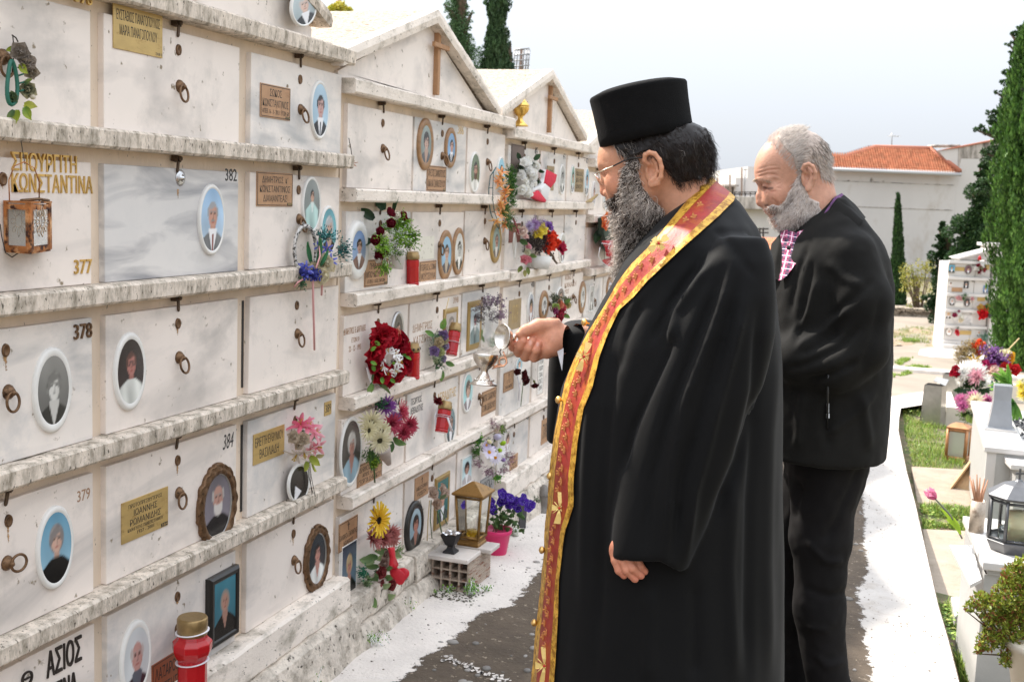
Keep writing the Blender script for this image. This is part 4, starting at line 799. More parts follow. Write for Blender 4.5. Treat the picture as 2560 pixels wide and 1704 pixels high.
def ear(P,pts,c,zf,R=.0048,s=1,scale=1):
    """helix, antihelix, tragus, lobe and a thin concha plate; pts are photo points of the rim"""
    hel,anti,trag,lobe,conch=pts; f=lambda x,y,d: (lambda q: np.array([q[0],(c+d)*s,q[2]]))(zf(x,y,c))
    n=len(hel); D=s_chain(P,[(f(x,y,.004+.014*math.sin(math.pi*min(1,i/(n-1)*1.1))),R*(1 if i<n-2 else 1.15)) for i,(x,y) in enumerate(hel)],.003)
    D=smin(D,s_chain(P,[(f(x,y,.007),R*.8) for x,y in anti],.003),.003)
    D=smin(D,s_ell(P,f(*trag,.002),(.006,.004,.006)),.004)
    D=smin(D,s_ell(P,f(*lobe,.006),(.009,.005,.0105)),.005)
    cx,cy,ra,rz=conch; D=smin(D,s_ell(P,f(cx,cy,-.002),(ra,.0065,rz)),.004)
    D=smax(D,-s_ell(P,f(cx-22,cy+12,.006),(ra*.42,.0075,rz*.30)),.003)
    return D
Lp=dict(skull=(590,360),skull_r=(.106,.079,.094),rot=.12,face=(405,600),face_r=(.057,.058,.078),fore=(262,385),fore_r=(.0455,.058,.052),
  neck=[((830,560),.054),((890,760),.058),((985,1010),.068)],jaw=[(590,640,.050,.020),(520,800,.046,.022),(330,900,.016,.026)],cheek=(290,630,.040),cheek_r=(.029,.023,.026),
  muz=(292,820),muz_r=(.026,.027,.030),eye=(178,512,.031),brow=(122,462),nose=((128,530),(118,620),(128,697)),wing=(168,722))
D=head(P,zz,Lp)
earp=([(560,440),(520,400),(528,345),(570,322),(625,335),(672,395),(690,470),(680,560),(645,625),(590,640)],[(600,385),(635,430),(645,500),(620,570),(585,595)],(555,500),(590,615),(605,480,.020,.032))
for s in (1,-1): D=smin(D,ear(P,earp,.079,h,s=s),.004)
V,F=surf(D,lo,hh); V=relax(V,F,1,.35)
def skincol(V,Z,L,base,red,dk=None,seed=1):
    n=hnoise(V,.012,seed)*.05+hnoise(V,.035,seed+1)*.07; C=np.tile(base,(len(V),1))*(1+n)[:,None]
    def blob(c,r,col,f):
        nonlocal C; w_=np.exp(-(np.linalg.norm((V-c)/np.asarray(r),axis=1))**2)*f; C=C*(1-w_[:,None])+np.asarray(col)*w_[:,None]
    blob(Z(*L['nose'][2]),(.016,.016,.016),red,.6)
    for s in (-1,1): blob(Z(L['cheek'][0],L['cheek'][1],L['cheek'][2]*s),(.03,.03,.028),red,.45); blob(Z(L['eye'][0]-10,L['eye'][1]+14,L['eye'][2]*s),(.018,.016,.008),base*np.array([.68,.58,.6]),.7)
    return C,blob
base=lin('c58f72'); red=lin('c9745c')
C,blob=skincol(V,zz,Lp,base,red)
for s in (1,-1):
    q=h(600,480,.085); blob(np.array([q[0],.092*s,q[2]]),(.03,.02,.045),lin('cf7f66'),.6)
    q=h(580,480,.085); blob(np.array([q[0],.084*s,q[2]]),(.006,.009,.009),lin('3a1a14'),.9); q=h(560,400,.085); 
    blob(zz(Lp['eye'][0]-2,Lp['eye'][1]+22,.036*s),(.010,.012,.0018),lin('4a2a20'),.8)
Vw=PF.w(V); headV,headF,headC=Vw,F,C; PH=(V,F)
# right hand holding the censer's lid (world coordinates, photo-surveyed joints)
def hand(q,sp,lo_hi,hh,nails=(),k=.0022):
    pass
qd=2.64
hq=lambda x,y,d=0: at(1240+x/9.8,780+y/9.8,qd+d)
def hand_mesh(q,palm,fingers,extra,hh=.0014,nails=(),base=lin('cf9377')):
    pts=np.array([q(*p[:3]) for f in fingers for p in f]+[q(*p[:3]) for p in palm]); lo=pts.min(0)-.04; hi=pts.max(0)+.04
    P=gridpts(lo,hi,hh); D=None
    for x,y,d,rx,ry,rz in palm:
        Rm=np.stack([RT,UP,FW],1); e=s_ell(P,q(x,y,d),(rx,ry,rz),Rm); D=e if D is None else smin(D,e,.014)
    for pts_,r in extra: D=smin(D,s_chain(P,[(q(*a),rr) for a,rr in zip(pts_,r)],.006),.010)
    FD=None
    for f in fingers:
        e=s_chain(P,[(q(*p[:3]),p[3]) for p in f],.0035); FD=e if FD is None else smin(FD,e,.0012)
    D=smin(D,FD,.0045); V,F=surf(D,lo,hh); V=relax(V,F,1,.3)
    n=hnoise(V,.010,4)*.06+hnoise(V,.03,5)*.07; C=np.tile(base,(len(V),1))*(1+n)[:,None]
    for f in fingers:
        c=q(*f[-1][:3]); w_=np.exp(-(np.linalg.norm(V-c,axis=1)/.013)**2)*.45; C=C*(1-w_[:,None])+lin('d5806c')*w_[:,None]
    for (x,y,d,rx,ry) in nails:
        c=q(x,y,d); L_=(V-c)@np.stack([RT,UP,FW],1); w_=np.clip(1.6-1.6*np.sqrt((L_[:,0]/rx)**2+(L_[:,1]/ry)**2+(L_[:,2]/.012)**2),0,1)*.8; C=C*(1-w_[:,None])+lin('e3b3a4')*w_[:,None]
    return V,F,C
hv,hf,hc=hand_mesh(hq,[(1270,690,.012,.034,.034,.020),(1120,560,.010,.026,.024,.018)],
 [[(980,830,.034,.0125),(560,975,.020,.0118),(585,830,-.002,.0116),(668,708,-.008,.0112)],
  [(1110,930,.032,.0125),(718,1085,.016,.0116),(800,880,-.005,.0112),(888,706,-.009,.0100)],
  [(1210,980,.026,.0120),(935,1110,.010,.0108),(990,930,-.006,.0104),(1042,785,-.008,.0090)],
  [(900,720,.036,.0125),(520,880,.034,.0110),(415,860,.022,.0098),(420,760,.008,.0092)]],
 [(((1560,600,.01),(1420,330,.006),(1040,345,-.002),(730,455,-.008),(585,545,-.010)),(.024,.018,.0168,.0132,.0098)),
  (((1480,640,.012),(1680,660,.012),(1950,640,.02)),(.031,.029,.029)),(((1500,800,.012),(1250,960,.012),(1120,930,.022)),(.026,.016,.012)),
  (((1400,760,.0),(1300,880,-.002)),(.02,.016))],
 nails=[(845,745,-.016,.0055,.0085),(1020,790,-.014,.005,.0075)])
lq=lambda x,y,d=0: at(1500+x/15.68,1370+y/15.68,2.30+d)
lv,lf,lc=hand_mesh(lq,[(1050,80,.01,.036,.034,.016)],
 [[(620,120,.01,.0095),(610,480,.004,.0088),(740,860,.002,.0078),(940,1060,.004,.0072)],
  [(900,100,.008,.010),(880,480,-.002,.0095),(1050,860,-.006,.0088),(1370,1190,0,.0078)],
  [(1180,100,.008,.010),(1120,430,-.004,.0098),(1270,780,-.010,.0092),(1600,1060,-.002,.0080)],
  [(1430,120,.012,.010),(1430,420,.002,.0095),(1560,700,0,.0085),(1740,900,.008,.0078)]],
 [(((1900,-1500,.02),(1700,-700,.02),(1150,0,.012)),(.030,.026,.028))],base=lin('bd7d63'),nails=[])
# plain continuous body under the robe, joined with head and hands into one skin mesh
lo2=np.array([-.28,-.30,-.09]); P2=gridpts(lo2,np.array([.34,.30,1.46]),.014)
hipz=.82; D2=s_ell(P2,(-.07,0,1.12),(.10,.15,.26)); D2=smin(D2,s_ell(P2,(-.03,0,.95),(.12,.16,.18)),.05)
for s in (-1,1): D2=smin(D2,s_chain(P2,[((0,.10*s,.86),.09),((.02,.10*s,.42),.06),((0,.10*s,-.02),.045),((.13,.11*s,-.05),.035)],.02),.03)
D2=smin(D2,s_rc(P2,(-.075,0,1.28),(-.06,0,1.44),.06,.058),.03)
bv,bf=surf(D2,lo2,.014); bv=PF.w(bv)
def joinm(*parts):
    V=[];F=[];C=[];n=0
    for v,f,c in parts: V.append(v);F.append(f+n);C.append(c);n+=len(v)
    return np.concatenate(V),np.concatenate(F),np.concatenate(C)
arm=lambda pts:(lambda g:(np.concatenate(g.v),np.array([f for f in g.f if len(f)==4]),np.tile(base,(len(np.concatenate(g.v)),1))))(G().tube(pts,.036,10,cap=False))
ra=arm([PF.w((-.07,-.14,1.25)),PF.w((.05,-.19,1.15)),hq(1950,645,.02)]); la=arm([PF.w((-.07,.14,1.25)),PF.w(PV(1600,900,.24)),lq(1900,-1500,.02)])
V,F,C=joinm((headV,headF,headC),(hv,hf,hc),(lv,lf,lc),(bv,bf,np.tile(base,(len(bv),1))),ra,la)
fast('body',V,F,[M_skin],priest,C)
# ---- hat
b0=h(70,285); b1=h(1003,105); hc_=(h(70,285)+h(1003,105))/2
topc=PF.p(1467*VK,(205)*VK); botc=PF.p(1487*VK,319*VK)
ax=np.array([topc[0]-botc[0],0,topc[2]-botc[2]]); Hh=np.linalg.norm(ax); ax/=Hh; A_=np.cross([0,1,0],ax)
g=G(); R0=.103; prof=[(0,.0),(R0*.93,0),(R0*.985,.004),(R0,.02),(R0*1.00,Hh*.35),(R0*1.012,Hh*.7),(R0*1.03,Hh*.93),(R0*1.035,Hh*.98),(R0*1.015,Hh*1.02),(R0*.8,Hh*1.09),(R0*.4,Hh*1.13),(0,Hh*1.14)]
axw=PF.w(ax)-PF.w((0,0,0)); g.lathe(prof,PF.w(botc)-axw*.004,56,axis=axw); o=obj('hat',g,M_hat,priest)
# ---- hair on the back and side of the head
def shell(P,Z,hf,poly,off,extra=None,k=.006):
    D=hf-off
    if extra is not None: D=smin(D,extra,.02)
    X,Y=P[...,0],P[...,2]; pp=[(lambda q:(q[0],q[2]))(Z(x,y)) for x,y in poly]
    return smax(D,s_poly(X,Y,pp),k)
Dh=head(P,zz,Lp)
hp=[(225,235),(330,150),(1000,40),(1110,85),(1165,240),(1170,380),(1150,520),(1060,585),(900,625),(820,590),(740,470),(690,370),(610,318),(520,330),(455,370),(400,400),(330,360)]
He=s_ell(P,zz(870,300),(.071,.088,.070)); D=shell(P,zz,Dh,hp,.009,He,.004)
D=D+.0045*hnoise(P,.016,3)
V,F=surf(D,lo,hh); V=PF.w(V); g0=lin('1c1614')
N=vnormals(V,F); C=np.tile(g0,(len(V),1)); fast('hair',V,F,[M_hair],priest,C)
R_,Nn=sample(V,F,5200,seed=1); pl=project(R_); zx=(pl[:,0]-1480)*3.92; zy=(pl[:,1]-300)*3.92
FL=PF.w((-.8,0,-.75))-PF.w((0,0,0)); gray=np.clip((520-zx)/300,0,1)*.75+.015
fl=np.where((zx>850)[:,None],PF.w((-.35,0,-1))-PF.w((0,0,0)),FL)
isg=rng.random(len(R_))<gray; col=np.where(isg[:,None],lin('8f8781'),lin('2b211c'))*rng.uniform(.5,1.5,len(R_))[:,None]
hairs('hair_strands',R_,fl,Nn,  .026*rng.uniform(.5,1.3,len(R_)),.00055,col,priest,curl=.0028,freq=170,m=M_hair,lift=.22,seed=2)
g=G()
# ---- beard: dark volume with curling grey strands
bp=[(400,400),(500,395),(505,520),(530,650),(600,770),(705,870),(660,1050),(560,1200),(430,1370),(310,1505),(255,1490),(250,1400),(275,1250),(285,1080),(262,960),(235,890),(190,835),(165,800),(190,775),(250,760),(300,700),(330,600),(360,470)]
loB=lo.copy(); loB[2]-=.17; hiB=hi.copy(); hiB[2]-=.06; PB=gridpts(loB,hiB,.0026)
core=s_chain(PB,[(zz(470,840),.050),(zz(450,1000),.046),(zz(385,1220),.038),(zz(310,1420),.022)],.02)
Db=head(PB,zz,Lp); D=shell(PB,zz,Db,bp,.008,core,.008)+.004*hnoise(PB,.016,7)
V,F=surf(D,loB,.0026); V=PF.w(V); N=vnormals(V,F); C=np.tile(lin('453a33'),(len(V),1)); fast('beard',V,F,[M_hair],priest,C); BV,BF=V,F
R_,Nn=sample(V,F,15000,seed=3); pl=project(R_); zx=(pl[:,0]-1480)*3.92; zy=(pl[:,1]-300)*3.92
dn=np.tile(PF.w((.05,0,-1))-PF.w((0,0,0)),(len(R_),1)); dn=dn+(PF.w((.35,0,0))-PF.w((0,0,0)))*np.clip((900-zy)/500,0,1)[:,None]
gf=np.clip(.62+.30*((zy>620)&(zy<860)&(zx>280))+.30*(zx<300)*(zy>900)-.25*((zy>900)&(zy<1150)&(zx>330))+.1*hnoise(R_,.02,9)-.35*(zy<860)*(zx<260),.05,.95)
isg=rng.random(len(R_))<gf; col=np.where(isg[:,None],lin('dccfc4'),lin('33271f'))*rng.uniform(.5,1.2,len(R_))[:,None]
Ls=.030*rng.uniform(.5,1.3,len(R_))*np.clip(.40+(zy-450)/700,.3,1)*np.where((zx<300)&(zy<880),.35,1)
hairs('beard_strands',R_,dn,Nn,Ls,.00060,col,priest,curl=.0042,freq=230,K=12,m=M_hair,lift=.12,wob=.3,seed=4)
# eyebrow, lips
br=[]; 
for s in (1,-1):
    k=170; t=rng.random(k); X0=118+110*t; Y0=462-14*np.sin(t*2.2)-4*t; 
    R_=np.array([PF.w(zz(x+rng.normal()*3,y-14+rng.normal()*7,s*(.010+.040*tt))) for x,y,tt in zip(X0,Y0,t)])
    dr=np.tile(PF.w((-.5,.6*s,-.1))-PF.w((0,0,0)),(k,1)); hairs('eyebrow',R_,dr,np.tile(PF.w((1,.3*s,.1))-PF.w((0,0,0)),(k,1)),.011,.00042,np.tile(lin('2a201c'),(k,1)),priest,m=M_hair,lift=.55,seed=5)
# ---- glasses
M_wire=mat('thin_gold_metal',(.75,.62,.48),.22,.95); M_lens=mat('clear_lens',(.93,.95,.97),.02,trans=1,ior=1.02,spec=.6); M_arm=mat('dark_temple_arm',(.02,.02,.02),.3)
gc=lambda x,y,c: PF.w((lambda q:(q[0],c,q[2]))(h(x,y,c)))
g=G(); g.tube([gc(45,525,.060),gc(120,490,.066),gc(215,448,.074)],.0019,8); obj('glasses_arm',g,M_wire,priest)
g=G(); g.tube([gc(208,452,.074),gc(300,405,.079),gc(385,375,.082),gc(540,365,.085)],.0017,8); obj('glasses_arm',g,M_arm,priest)
g=G(); g.tube([gc(45,525,.060),gc(52,530,.035),gc(60,532,.012),gc(70,535,-.012),gc(60,520,-.05)],.0010,6); obj('glasses_bridge',g,M_wire,priest)
for s in (1,-1):
    cc=zz(88,590,.034*s); a1=zz(40,525,.034*s)-zz(0,0)*0; t=np.linspace(0,2*np.pi,26,endpoint=False)
    upv=zz(60,520,.034*s)-zz(130,650,.034*s); upv/=np.linalg.norm(upv); 
    rimp=np.array([cc+upv*(.0155*math.sin(q))+np.array([-.004*math.cos(q),1,0])*(.022*s*math.cos(q)) for q in t])
    g=G(); g.add(PF.w(rimp),[tuple(range(26))]); obj('lens',g,M_lens,priest)
    g=G(); g.tube(PF.w(rimp),.00055,5,closed=True); obj('lens_rim',g,M_wire,priest)
# ---- cassock
def loft_tab(tab,c=0):
    T=[]
    for y,xf,xb,rc in tab:
        f=PF.p(xf*VK,y*VK,c); b=PF.p(xb*VK,y*VK,c); T.append(((f[2]+b[2])/2,(f[0]+b[0])/2,(f[0]-b[0])/2,rc))
    T=np.array(sorted(T)); return T
def s_loft(P,T,c0=0,e=2.2,cc=None):
    z=P[...,2]; a0=np.interp(z,T[:,0],T[:,1]); ra=np.interp(z,T[:,0],T[:,2]); rc=np.interp(z,T[:,0],T[:,3]); c_=np.interp(z,T[:,0],cc) if cc is not None else c0
    x=np.abs(P[...,0]-a0)/ra; y=np.abs(P[...,1]-c_)/rc; d=((x**e+y**e)**(1/e)-1)*np.minimum(ra,rc)
    return np.maximum(d,np.maximum(z-T[-1,0],T[0,0]-z))
body=loft_tab([(440,1600,1668,.060),(462,1575,1700,.085),(490,1545,1722,.135),(520,1512,1745,.185),(560,1475,1762,.215),(610,1440,1776,.232),(700,1392,1790,.250),(780,1352,1796,.262),(900,1300,1802,.272),(1000,1282,1803,.275),(1100,1272,1804,.278),(1300,1255,1806,.29),(1568,1232,1808,.31),(1800,1222,1812,.33),(2330,1215,1820,.34)])
body[0,0]=max(body[0,0],-.07)
lo3=np.array([-.42,-.40,-.09]); P3=gridpts(lo3,np.array([.52,.42,1.62]),.0072); P3=P3.astype(np.float32)
D=s_loft(P3,body)
sl=loft_tab([(545,1650,1765,.05),(600,1610,1782,.07),(680,1570,1786,.08),(760,1535,1782,.082),(900,1482,1752,.075),(1000,1452,1715,.068),(1100,1424,1672,.060),(1200,1410,1625,.055),(1312,1402,1572,.052)],c=.26)
cc=np.interp(sl[:,0],[sl[0,0],sl[-1,0]],[.285,.19]); S_=s_loft(P3,sl,e=2.3,cc=cc)
hem=[(lambda q:(q[0],q[2]))(PF.p(x*VK,y*VK,.30)) for x,y in ((1380,500),(1900,500),(1700,1325),(1562,1314),(1523,1283),(1380,1284))]
S_=smax(S_,s_poly(P3[...,0],P3[...,2],hem),.004); inn=s_loft(P3,np.column_stack([sl[:,0],sl[:,1],sl[:,2]-.010,sl[:,3]-.008]),e=2.3,cc=cc)

D=smin(D,S_,.006)
# far sleeve: forearm forward, wide cuff hanging from the wrist
fs=loft_tab([(742,1300,1420,.05),(760,1284,1430,.075),(800,1266,1430,.085),(850,1262,1420,.085),(930,1260,1400,.08),(1016,1259,1380,.075)],c=-.14)
S2=s_loft(P3,fs,e=2.6,c0=-.15); D=smin(D,S2,.008)
V,F=surf(D,lo3,.0072); V=relax(V,F,2,.5); V=PF.w(V)
FOLD=[([(1556,770),(1505,880),(1458,980),(1428,1090)],7,-.010),([(1690,600),(1640,760),(1575,930),(1548,1080),(1532,1285)],10,.011),([(1720,680),(1690,800),(1640,980),(1600,1130),(1575,1300)],10,.013),
 ([(1665,620),(1600,780),(1540,950),(1500,1100),(1480,1282)],12,-.011),([(1700,640),(1665,780),(1610,960),(1565,1110),(1548,1290)],8,-.012),([(1640,600),(1560,720),(1545,790)],9,.012),([(1620,590),(1540,700),(1500,790)],8,-.008),
 ([(1750,700),(1740,900),(1700,1060),(1640,1200)],12,-.012),([(1790,760),(1770,1000),(1765,1300),(1770,1568)],14,.008),([(1745,900),(1725,1150),(1720,1568)],12,-.010),([(1690,1100),(1680,1300),(1690,1568)],14,.008),
 ([(1380,760),(1360,900),(1345,1100),(1340,1400)],12,.007),([(1420,760),(1400,950),(1385,1200),(1370,1568)],12,-.008),([(1600,1330),(1600,1568)],14,-.008),([(1500,1350),(1490,1568)],16,.007),([(1640,520),(1680,560),(1740,640)],8,-.005),
 ([(1610,510),(1580,560),(1500,650),(1430,730)],14,.006),([(1480,690),(1440,780),(1420,860)],10,-.006)]
V=folds(V,F,FOLD); q3=V*np.array([1,1,.25]); N=vnormals(V,F); V=V+N*(.0028*hnoise(q3,.045,5))[:,None]; V=relax(V,F,1,.3)
fast('cassock',V,F,[M_cassock],priest); CV,CF=V,F
from mathutils.bvhtree import BVHTree
bvh=BVHTree.FromPolygons(V.tolist(),F.tolist())
# white cuff, collar
g=G(); c=hq(1700,900,0); g.add([hq(1500,960,-.012),hq(1655,880,-.026),hq(1655,1000,-.026),hq(1618,1440,-.02),hq(1580,1150,-.012)],[(0,1,2,3,4)],0,None,False)
g.add([hq(1500,960,-.009),hq(1655,880,-.022),hq(1655,1000,-.022),hq(1618,1440,-.017),hq(1580,1150,-.009)],[(4,3,2,1,0)],0,None,False); obj('white_cuff',g,mat('white_cloth',(.72,.72,.76),.9),priest)
# ---- stole
M_st_y=mat('stole_gold_border',(.66,.37,.05),.45,.2,var=.3,vscale=45,dark='94640f',dscale=70,dmin=.46,dmax=.58,bump=.5,bscale=260,bdist=.002)
M_st_r=mat('stole_red_brocade',(.30,.028,.02),.5,.1,var=.4,vscale=24,stretch=(1,1,.6),dark='a8501f',dscale=34,dmin=.50,dmax=.60,dfac=.75,bump=.4,bscale=220,bdist=.002)
M_st_c=mat('stole_gold_thread',(.85,.62,.22),.35,.45,bump=.5,bscale=300,bdist=.002)
ST=[((1636,406),(1692,452),.02,.02),((1612,428),(1688,462),.06,.08),((1585,455),(1652,498),.08,.12),((1556,490),(1610,535),.09,.14),((1528,525),(1570,570),.08,.15),((1490,570),(1530,608),.05,.14),((1452,608),(1490,645),.02,.13),
 ((1420,650),(1458,682),.0,.12),((1392,700),(1425,712),.0,.12),((1352,765),(1400,765),.0,.11),((1322,822),(1378,825),.0,.11),((1300,880),(1362,890),.0,.11),((1288,930),(1342,940),.0,.11),((1275,1000),(1330,1010),.0,.11),
 ((1266,1070),(1321,1085),0,.11),((1260,1150),(1318,1165),0,.11),((1254,1200),(1302,1215),0,.11),((1252,1260),(1294,1265),0,.11),((1246,1330),(1286,1335),0,.11),((1238,1400),(1284,1405),0,.11),((1230,1480),(1280,1490),0,.11),((1222,1568),(1274,1575),0,.11),((1215,1700),(1268,1705),0,.11),((1210,1900),(1264,1905),0,.11),((1208,2080),(1262,2085),0,.11)]
nu=13; fine=[]
for (L0,R0_,cl,cr),(L1_,R1,cl1,cr1) in zip(ST[:-1],ST[1:]):
    m=max(2,int(abs(L1_[1]-L0[1])/9)); 
    for k in range(m): t=k/m; fine.append((np.array(L0)*(1-t)+np.array(L1_)*t,np.array(R0_)*(1-t)+np.array(R1)*t,cl*(1-t)+cl1*t,cr*(1-t)+cr1*t))
Pst=np.zeros((len(fine),nu,3)); us=np.array([-.16,0,.06,.14,.22,.27,.38,.5,.62,.73,.78,.9,1.0])
for i,(L0,R0_,cl,cr) in enumerate(fine):
    prev=None
    for j in range(nu-1,-1,-1):
        u=max(us[j],.0); px=(L0*(1-u)+R0_*u)*VK; d=Vector(ray(*px)); hit=bvh.ray_cast(Vector(CAM),d.normalized(),6)
        if hit[0] is not None and (prev is None or abs(dep_of(hit[0])-dep_of(prev))<.09) and i>0: Q=np.array(hit[0])
        else: Q=PF.w(PF.p(*px,cl*(1-u)+cr*u)) if prev is None else at(px[0],px[1],dep_of(prev)+.006)
        if us[j]<0: Q=at(px[0]+2,px[1],dep_of(prev)+.05)
        Pst[i,j]=Q; prev=Q
dp=np.array([[dep_of(q) for q in r] for r in Pst]); kd=dp.copy()
for _ in range(8): kd[1:-1]=(kd[:-2]+kd[1:-1]*2+kd[2:])/4; kd[:,1:-1]=(kd[:,:-2]+2*kd[:,1:-1]+kd[:,2:])/4
kd=np.minimum(kd,dp)-.007
for i in range(len(fine)):
    for j in range(nu): px=project(Pst[i,j]); Pst[i,j]=at(px[0],px[1],kd[i,j])
Pst+=.0012*hnoise(Pst,.04,2)[...,None]
def ribbon(name,j0,j1,m,off=0,par=priest):
    A=Pst[:,j0:j1+1]-FW*off; B=A+FW*.0022; g=G(); g.grid(A[::-1]); g.grid(B); g.grid(np.stack([A[:,0],B[:,0]],1)); g.grid(np.stack([B[:,-1],A[:,-1]],1)); return obj(name,g,m,par)
stole=ribbon('stole',0,12,M_st_r); ribbon('stole_border',0,4,M_st_y,.0012,stole); ribbon('stole_border',10,12,M_st_y,.0012,stole)
def st_at(y,u):                                       # point on the stole near photo row y (1568-scale)
    ys=np.array([ (f[0][1]+f[1][1])/2 for f in fine]); i=int(np.argmin(abs(ys-y))); j=int(np.argmin(abs(us-u))); return Pst[i,j]
def st_cross(cx,cy,w_,hgt,ang=0):
    c0=at(cx*VK,cy*VK,dep_of(st_at(cy,.5))-.006); g=G(); e1=RT*math.cos(ang)+UP*math.sin(ang); e2=UP*math.cos(ang)-RT*math.sin(ang); k=VK*dep_of(c0)/F_PX
    for dx,dy,L in ((0,1,hgt),(0,-1,hgt),(1,.05,w_),(-1,-.05,w_)):
        d=e1*dx+e2*dy; d/=np.linalg.norm(d); n_=np.cross(d,FW); 
        pts=[(0,0),(.35,.20),(.7,.36),(1,.40),(1.02,0),(1,-.40),(.7,-.36),(.35,-.20)]
        Pp=[c0+d*a*L*k+n_*b*min(L,w_*1.2)*k-FW*(.002 if 0<a<.9 else 0) for a,b in pts]; g.add(Pp,[tuple(range(8))],0,None,False)
        Pq=[p+FW*.003 for p in Pp]; g.add(Pq,[tuple(range(8))[::-1]],0,None,False)
    for dx,dy in ((1,1),(-1,1),(1,-1),(-1,-1)): g.tube([c0-FW*.002,c0+(e1*dx*w_+e2*dy*w_)*k*.8-FW*.002],[.002,.0008],5)
    obj('embroidered_cross',g,M_st_c,stole); g=G(); g.ell(c0-FW*.003,(.003,.003,.003),8,6); obj('red_stone',g,mat('red_stone',(.5,.02,.02),.2),stole)
for a in ((1343,820,17,34,-.35),(1287,1168,17,36,-.12),(1252,1530,20,42,-.05),(1515,560,17,26,-.9)): st_cross(*a)
g=G()
for y in range(480,1560,17):                           # woven floral damask on the red band
    if min(abs(y-q) for q in (560,820,1168,1530))<34: continue
    c=st_at(y,.5 if (y//17)%2 else .38)-FW*.0022; k=VK*dep_of(c)/F_PX
    for a_ in range(5): q=a_*1.257+y; d=RT*math.cos(q)+UP*math.sin(q); g.ell(c+d*4.2*k,(.0045,.0026,.0009),6,4,0,None,np.stack([d,np.cross(FW,d),FW],1))
    g.tube([c-UP*11*k+RT*3*k,c-UP*4*k-RT*3*k,c+UP*5*k+RT*2*k,c+UP*11*k-RT*3*k],.0010,4)
obj('damask_pattern',g,mat('stole_pattern',(.52,.20,.06),.5,.2),stole,kind='stuff')
M_but=mat('gold_button',(.72,.45,.16),.28,.9)
for x,y in ((1348,742),(1288,920),(1268,1095),(1250,1265),(1232,1432)):
    c=at(x*VK,y*VK,dep_of(st_at(y,.06))+.004); g=G(); g.lathe([(0,.010),(.004,.0095),(.008,.006),(.0085,.003),(.006,0),(.002,-.002),(.002,-.008)],c,14,axis=-RT*.85-FW*.4+UP*.2); obj('button',g,M_but,stole)
# ---- the silver hand censer
M_sil=mat('worn_silver',(.66,.61,.55),.22,.95,var=.1,vscale=40,bump=.4,bscale=160,bdist=.002); M_rose=mat('rose_gold',(.75,.40,.25),.22,.9)
cq=lambda x,y,d=0: at(1140+x/6.53,780+y/6.53,2.62+d)
foot=cq(450,1195,.0); up_=(UP*1.0-RT*-.06); up_=cq(480,690)-cq(445,1190); Lc=np.linalg.norm(up_); up_/=Lc
cs=thing('hand_censer','silver footed hand censer with open lid, held up by the priest','censer',foot)
g=G(); s_=Lc/.0725
prof=[(.0,.003),(.030,.0),(.0335,.0005),(.034,.0025),(.030,.006),(.024,.010),(.0235,.012),(.018,.017),(.013,.024),(.0085,.030),(.0078,.034),(.0095,.038),(.016,.044),(.024,.053),(.029,.063),(.031,.072),(.0305,.074),(.029,.0735),(.026,.062),(.018,.050),(0,.046)]
g.lathe([(r*s_,z*s_) for r,z in prof],foot,40,axis=up_); cup=obj('cup',g,M_sil,cs)
for k in range(16):
    an=2*np.pi*k/16; e1=np.cross(up_,[0,1,0]); e1/=np.linalg.norm(e1); e2=np.cross(up_,e1); d=e1*math.cos(an)+e2*math.sin(an)
    g=G(); g.ell(foot+up_*.0135*s_+d*.0215*s_,(.0036,.0036,.0022),8,5); obj('bead',g,M_sil,cup)
n_=-RT*.80-FW*.58+UP*.05; n_/=np.linalg.norm(n_); lc_=cq(752,400,.0); g=G()
g.lathe([(.0,-.019),(.012,-.0175),(.022,-.012),(.0275,-.003),(.029,0),(.0298,.001),(.0298,-.001),(.028,-.006),(.0225,-.0145),(.012,-.0205),(.004,-.022),(.004,-.027),(.0075,-.031),(.0075,-.035),(.004,-.039),(0,-.040)],lc_,36,axis=n_); obj('lid',g,M_sil,cs)
g=G(); g.tube([cq(735,600,0),cq(715,650,0),cq(735,700,0),cq(705,712,0)],.0016,8); obj('hinge',g,M_dark,cs)
g=G(); t=np.linspace(0,2*np.pi,22,endpoint=False); cc_=cq(762,805)
g.tube([cc_+RT*.0082*math.cos(q)+UP*.0088*math.sin(q) for q in t],.0018,8,closed=True)
g.tube([cq(770,640),cq(790,700),cq(822,760),cq(830,830),cq(780,880),cq(700,888),cq(620,905),cq(590,925)],[.0022,.002,.002,.002,.002,.002,.0022,.0012],8); g.tube([cq(700,850),cq(640,880),cq(585,870)],.0018,7); obj('handle',g,M_rose,cs)
# ================================================================ second man
O2=at(1990,420,3.12); MF=Fr(O2,math.radians(192)); 
m_=lambda x,y,c=0: MF.p(1860+x/4.9,300+y/4.9,c)
mz=lambda x,y,c=0: (lambda q: np.array([q[0],c,q[2]]))(MF.p(1860+x/4.9,300+y/4.9,0))
MV=lambda x,y,c=0: MF.p(x*VK,y*VK,c)
man=thing('person','grey bearded older man in black jacket and plaid shirt looking down behind the priest','person',(*MF.O[:2],float(gz(MF.O[1]))))
c0=mz(600,500); lo=np.array([c0[0]-.19,-.125,c0[2]-.24]); hi=np.array([c0[0]+.17,.125,c0[2]+.12]); P=gridpts(lo,hi,hh)
Lm=dict(skull=(628,500),skull_r=(.093,.079,.084),rot=.15,face=(455,850),face_r=(.050,.058,.078),fore=(322,600),fore_r=(.0430,.054,.060),
  neck=[((840,840),.056),((860,1020),.056),((930,1360),.064)],jaw=[(690,880,.052,.020),(640,1130,.046,.023),(450,1230,.016,.024)],cheek=(378,905,.038),cheek_r=(.029,.022,.028),
  muz=(445,1120),muz_r=(.023,.026,.028),eye=(262,815,.031),brow=(190,745),nose=((205,835),(196,930),(208,998)),wing=(272,1000),ns=1.2)
D=head(P,mz,Lm)
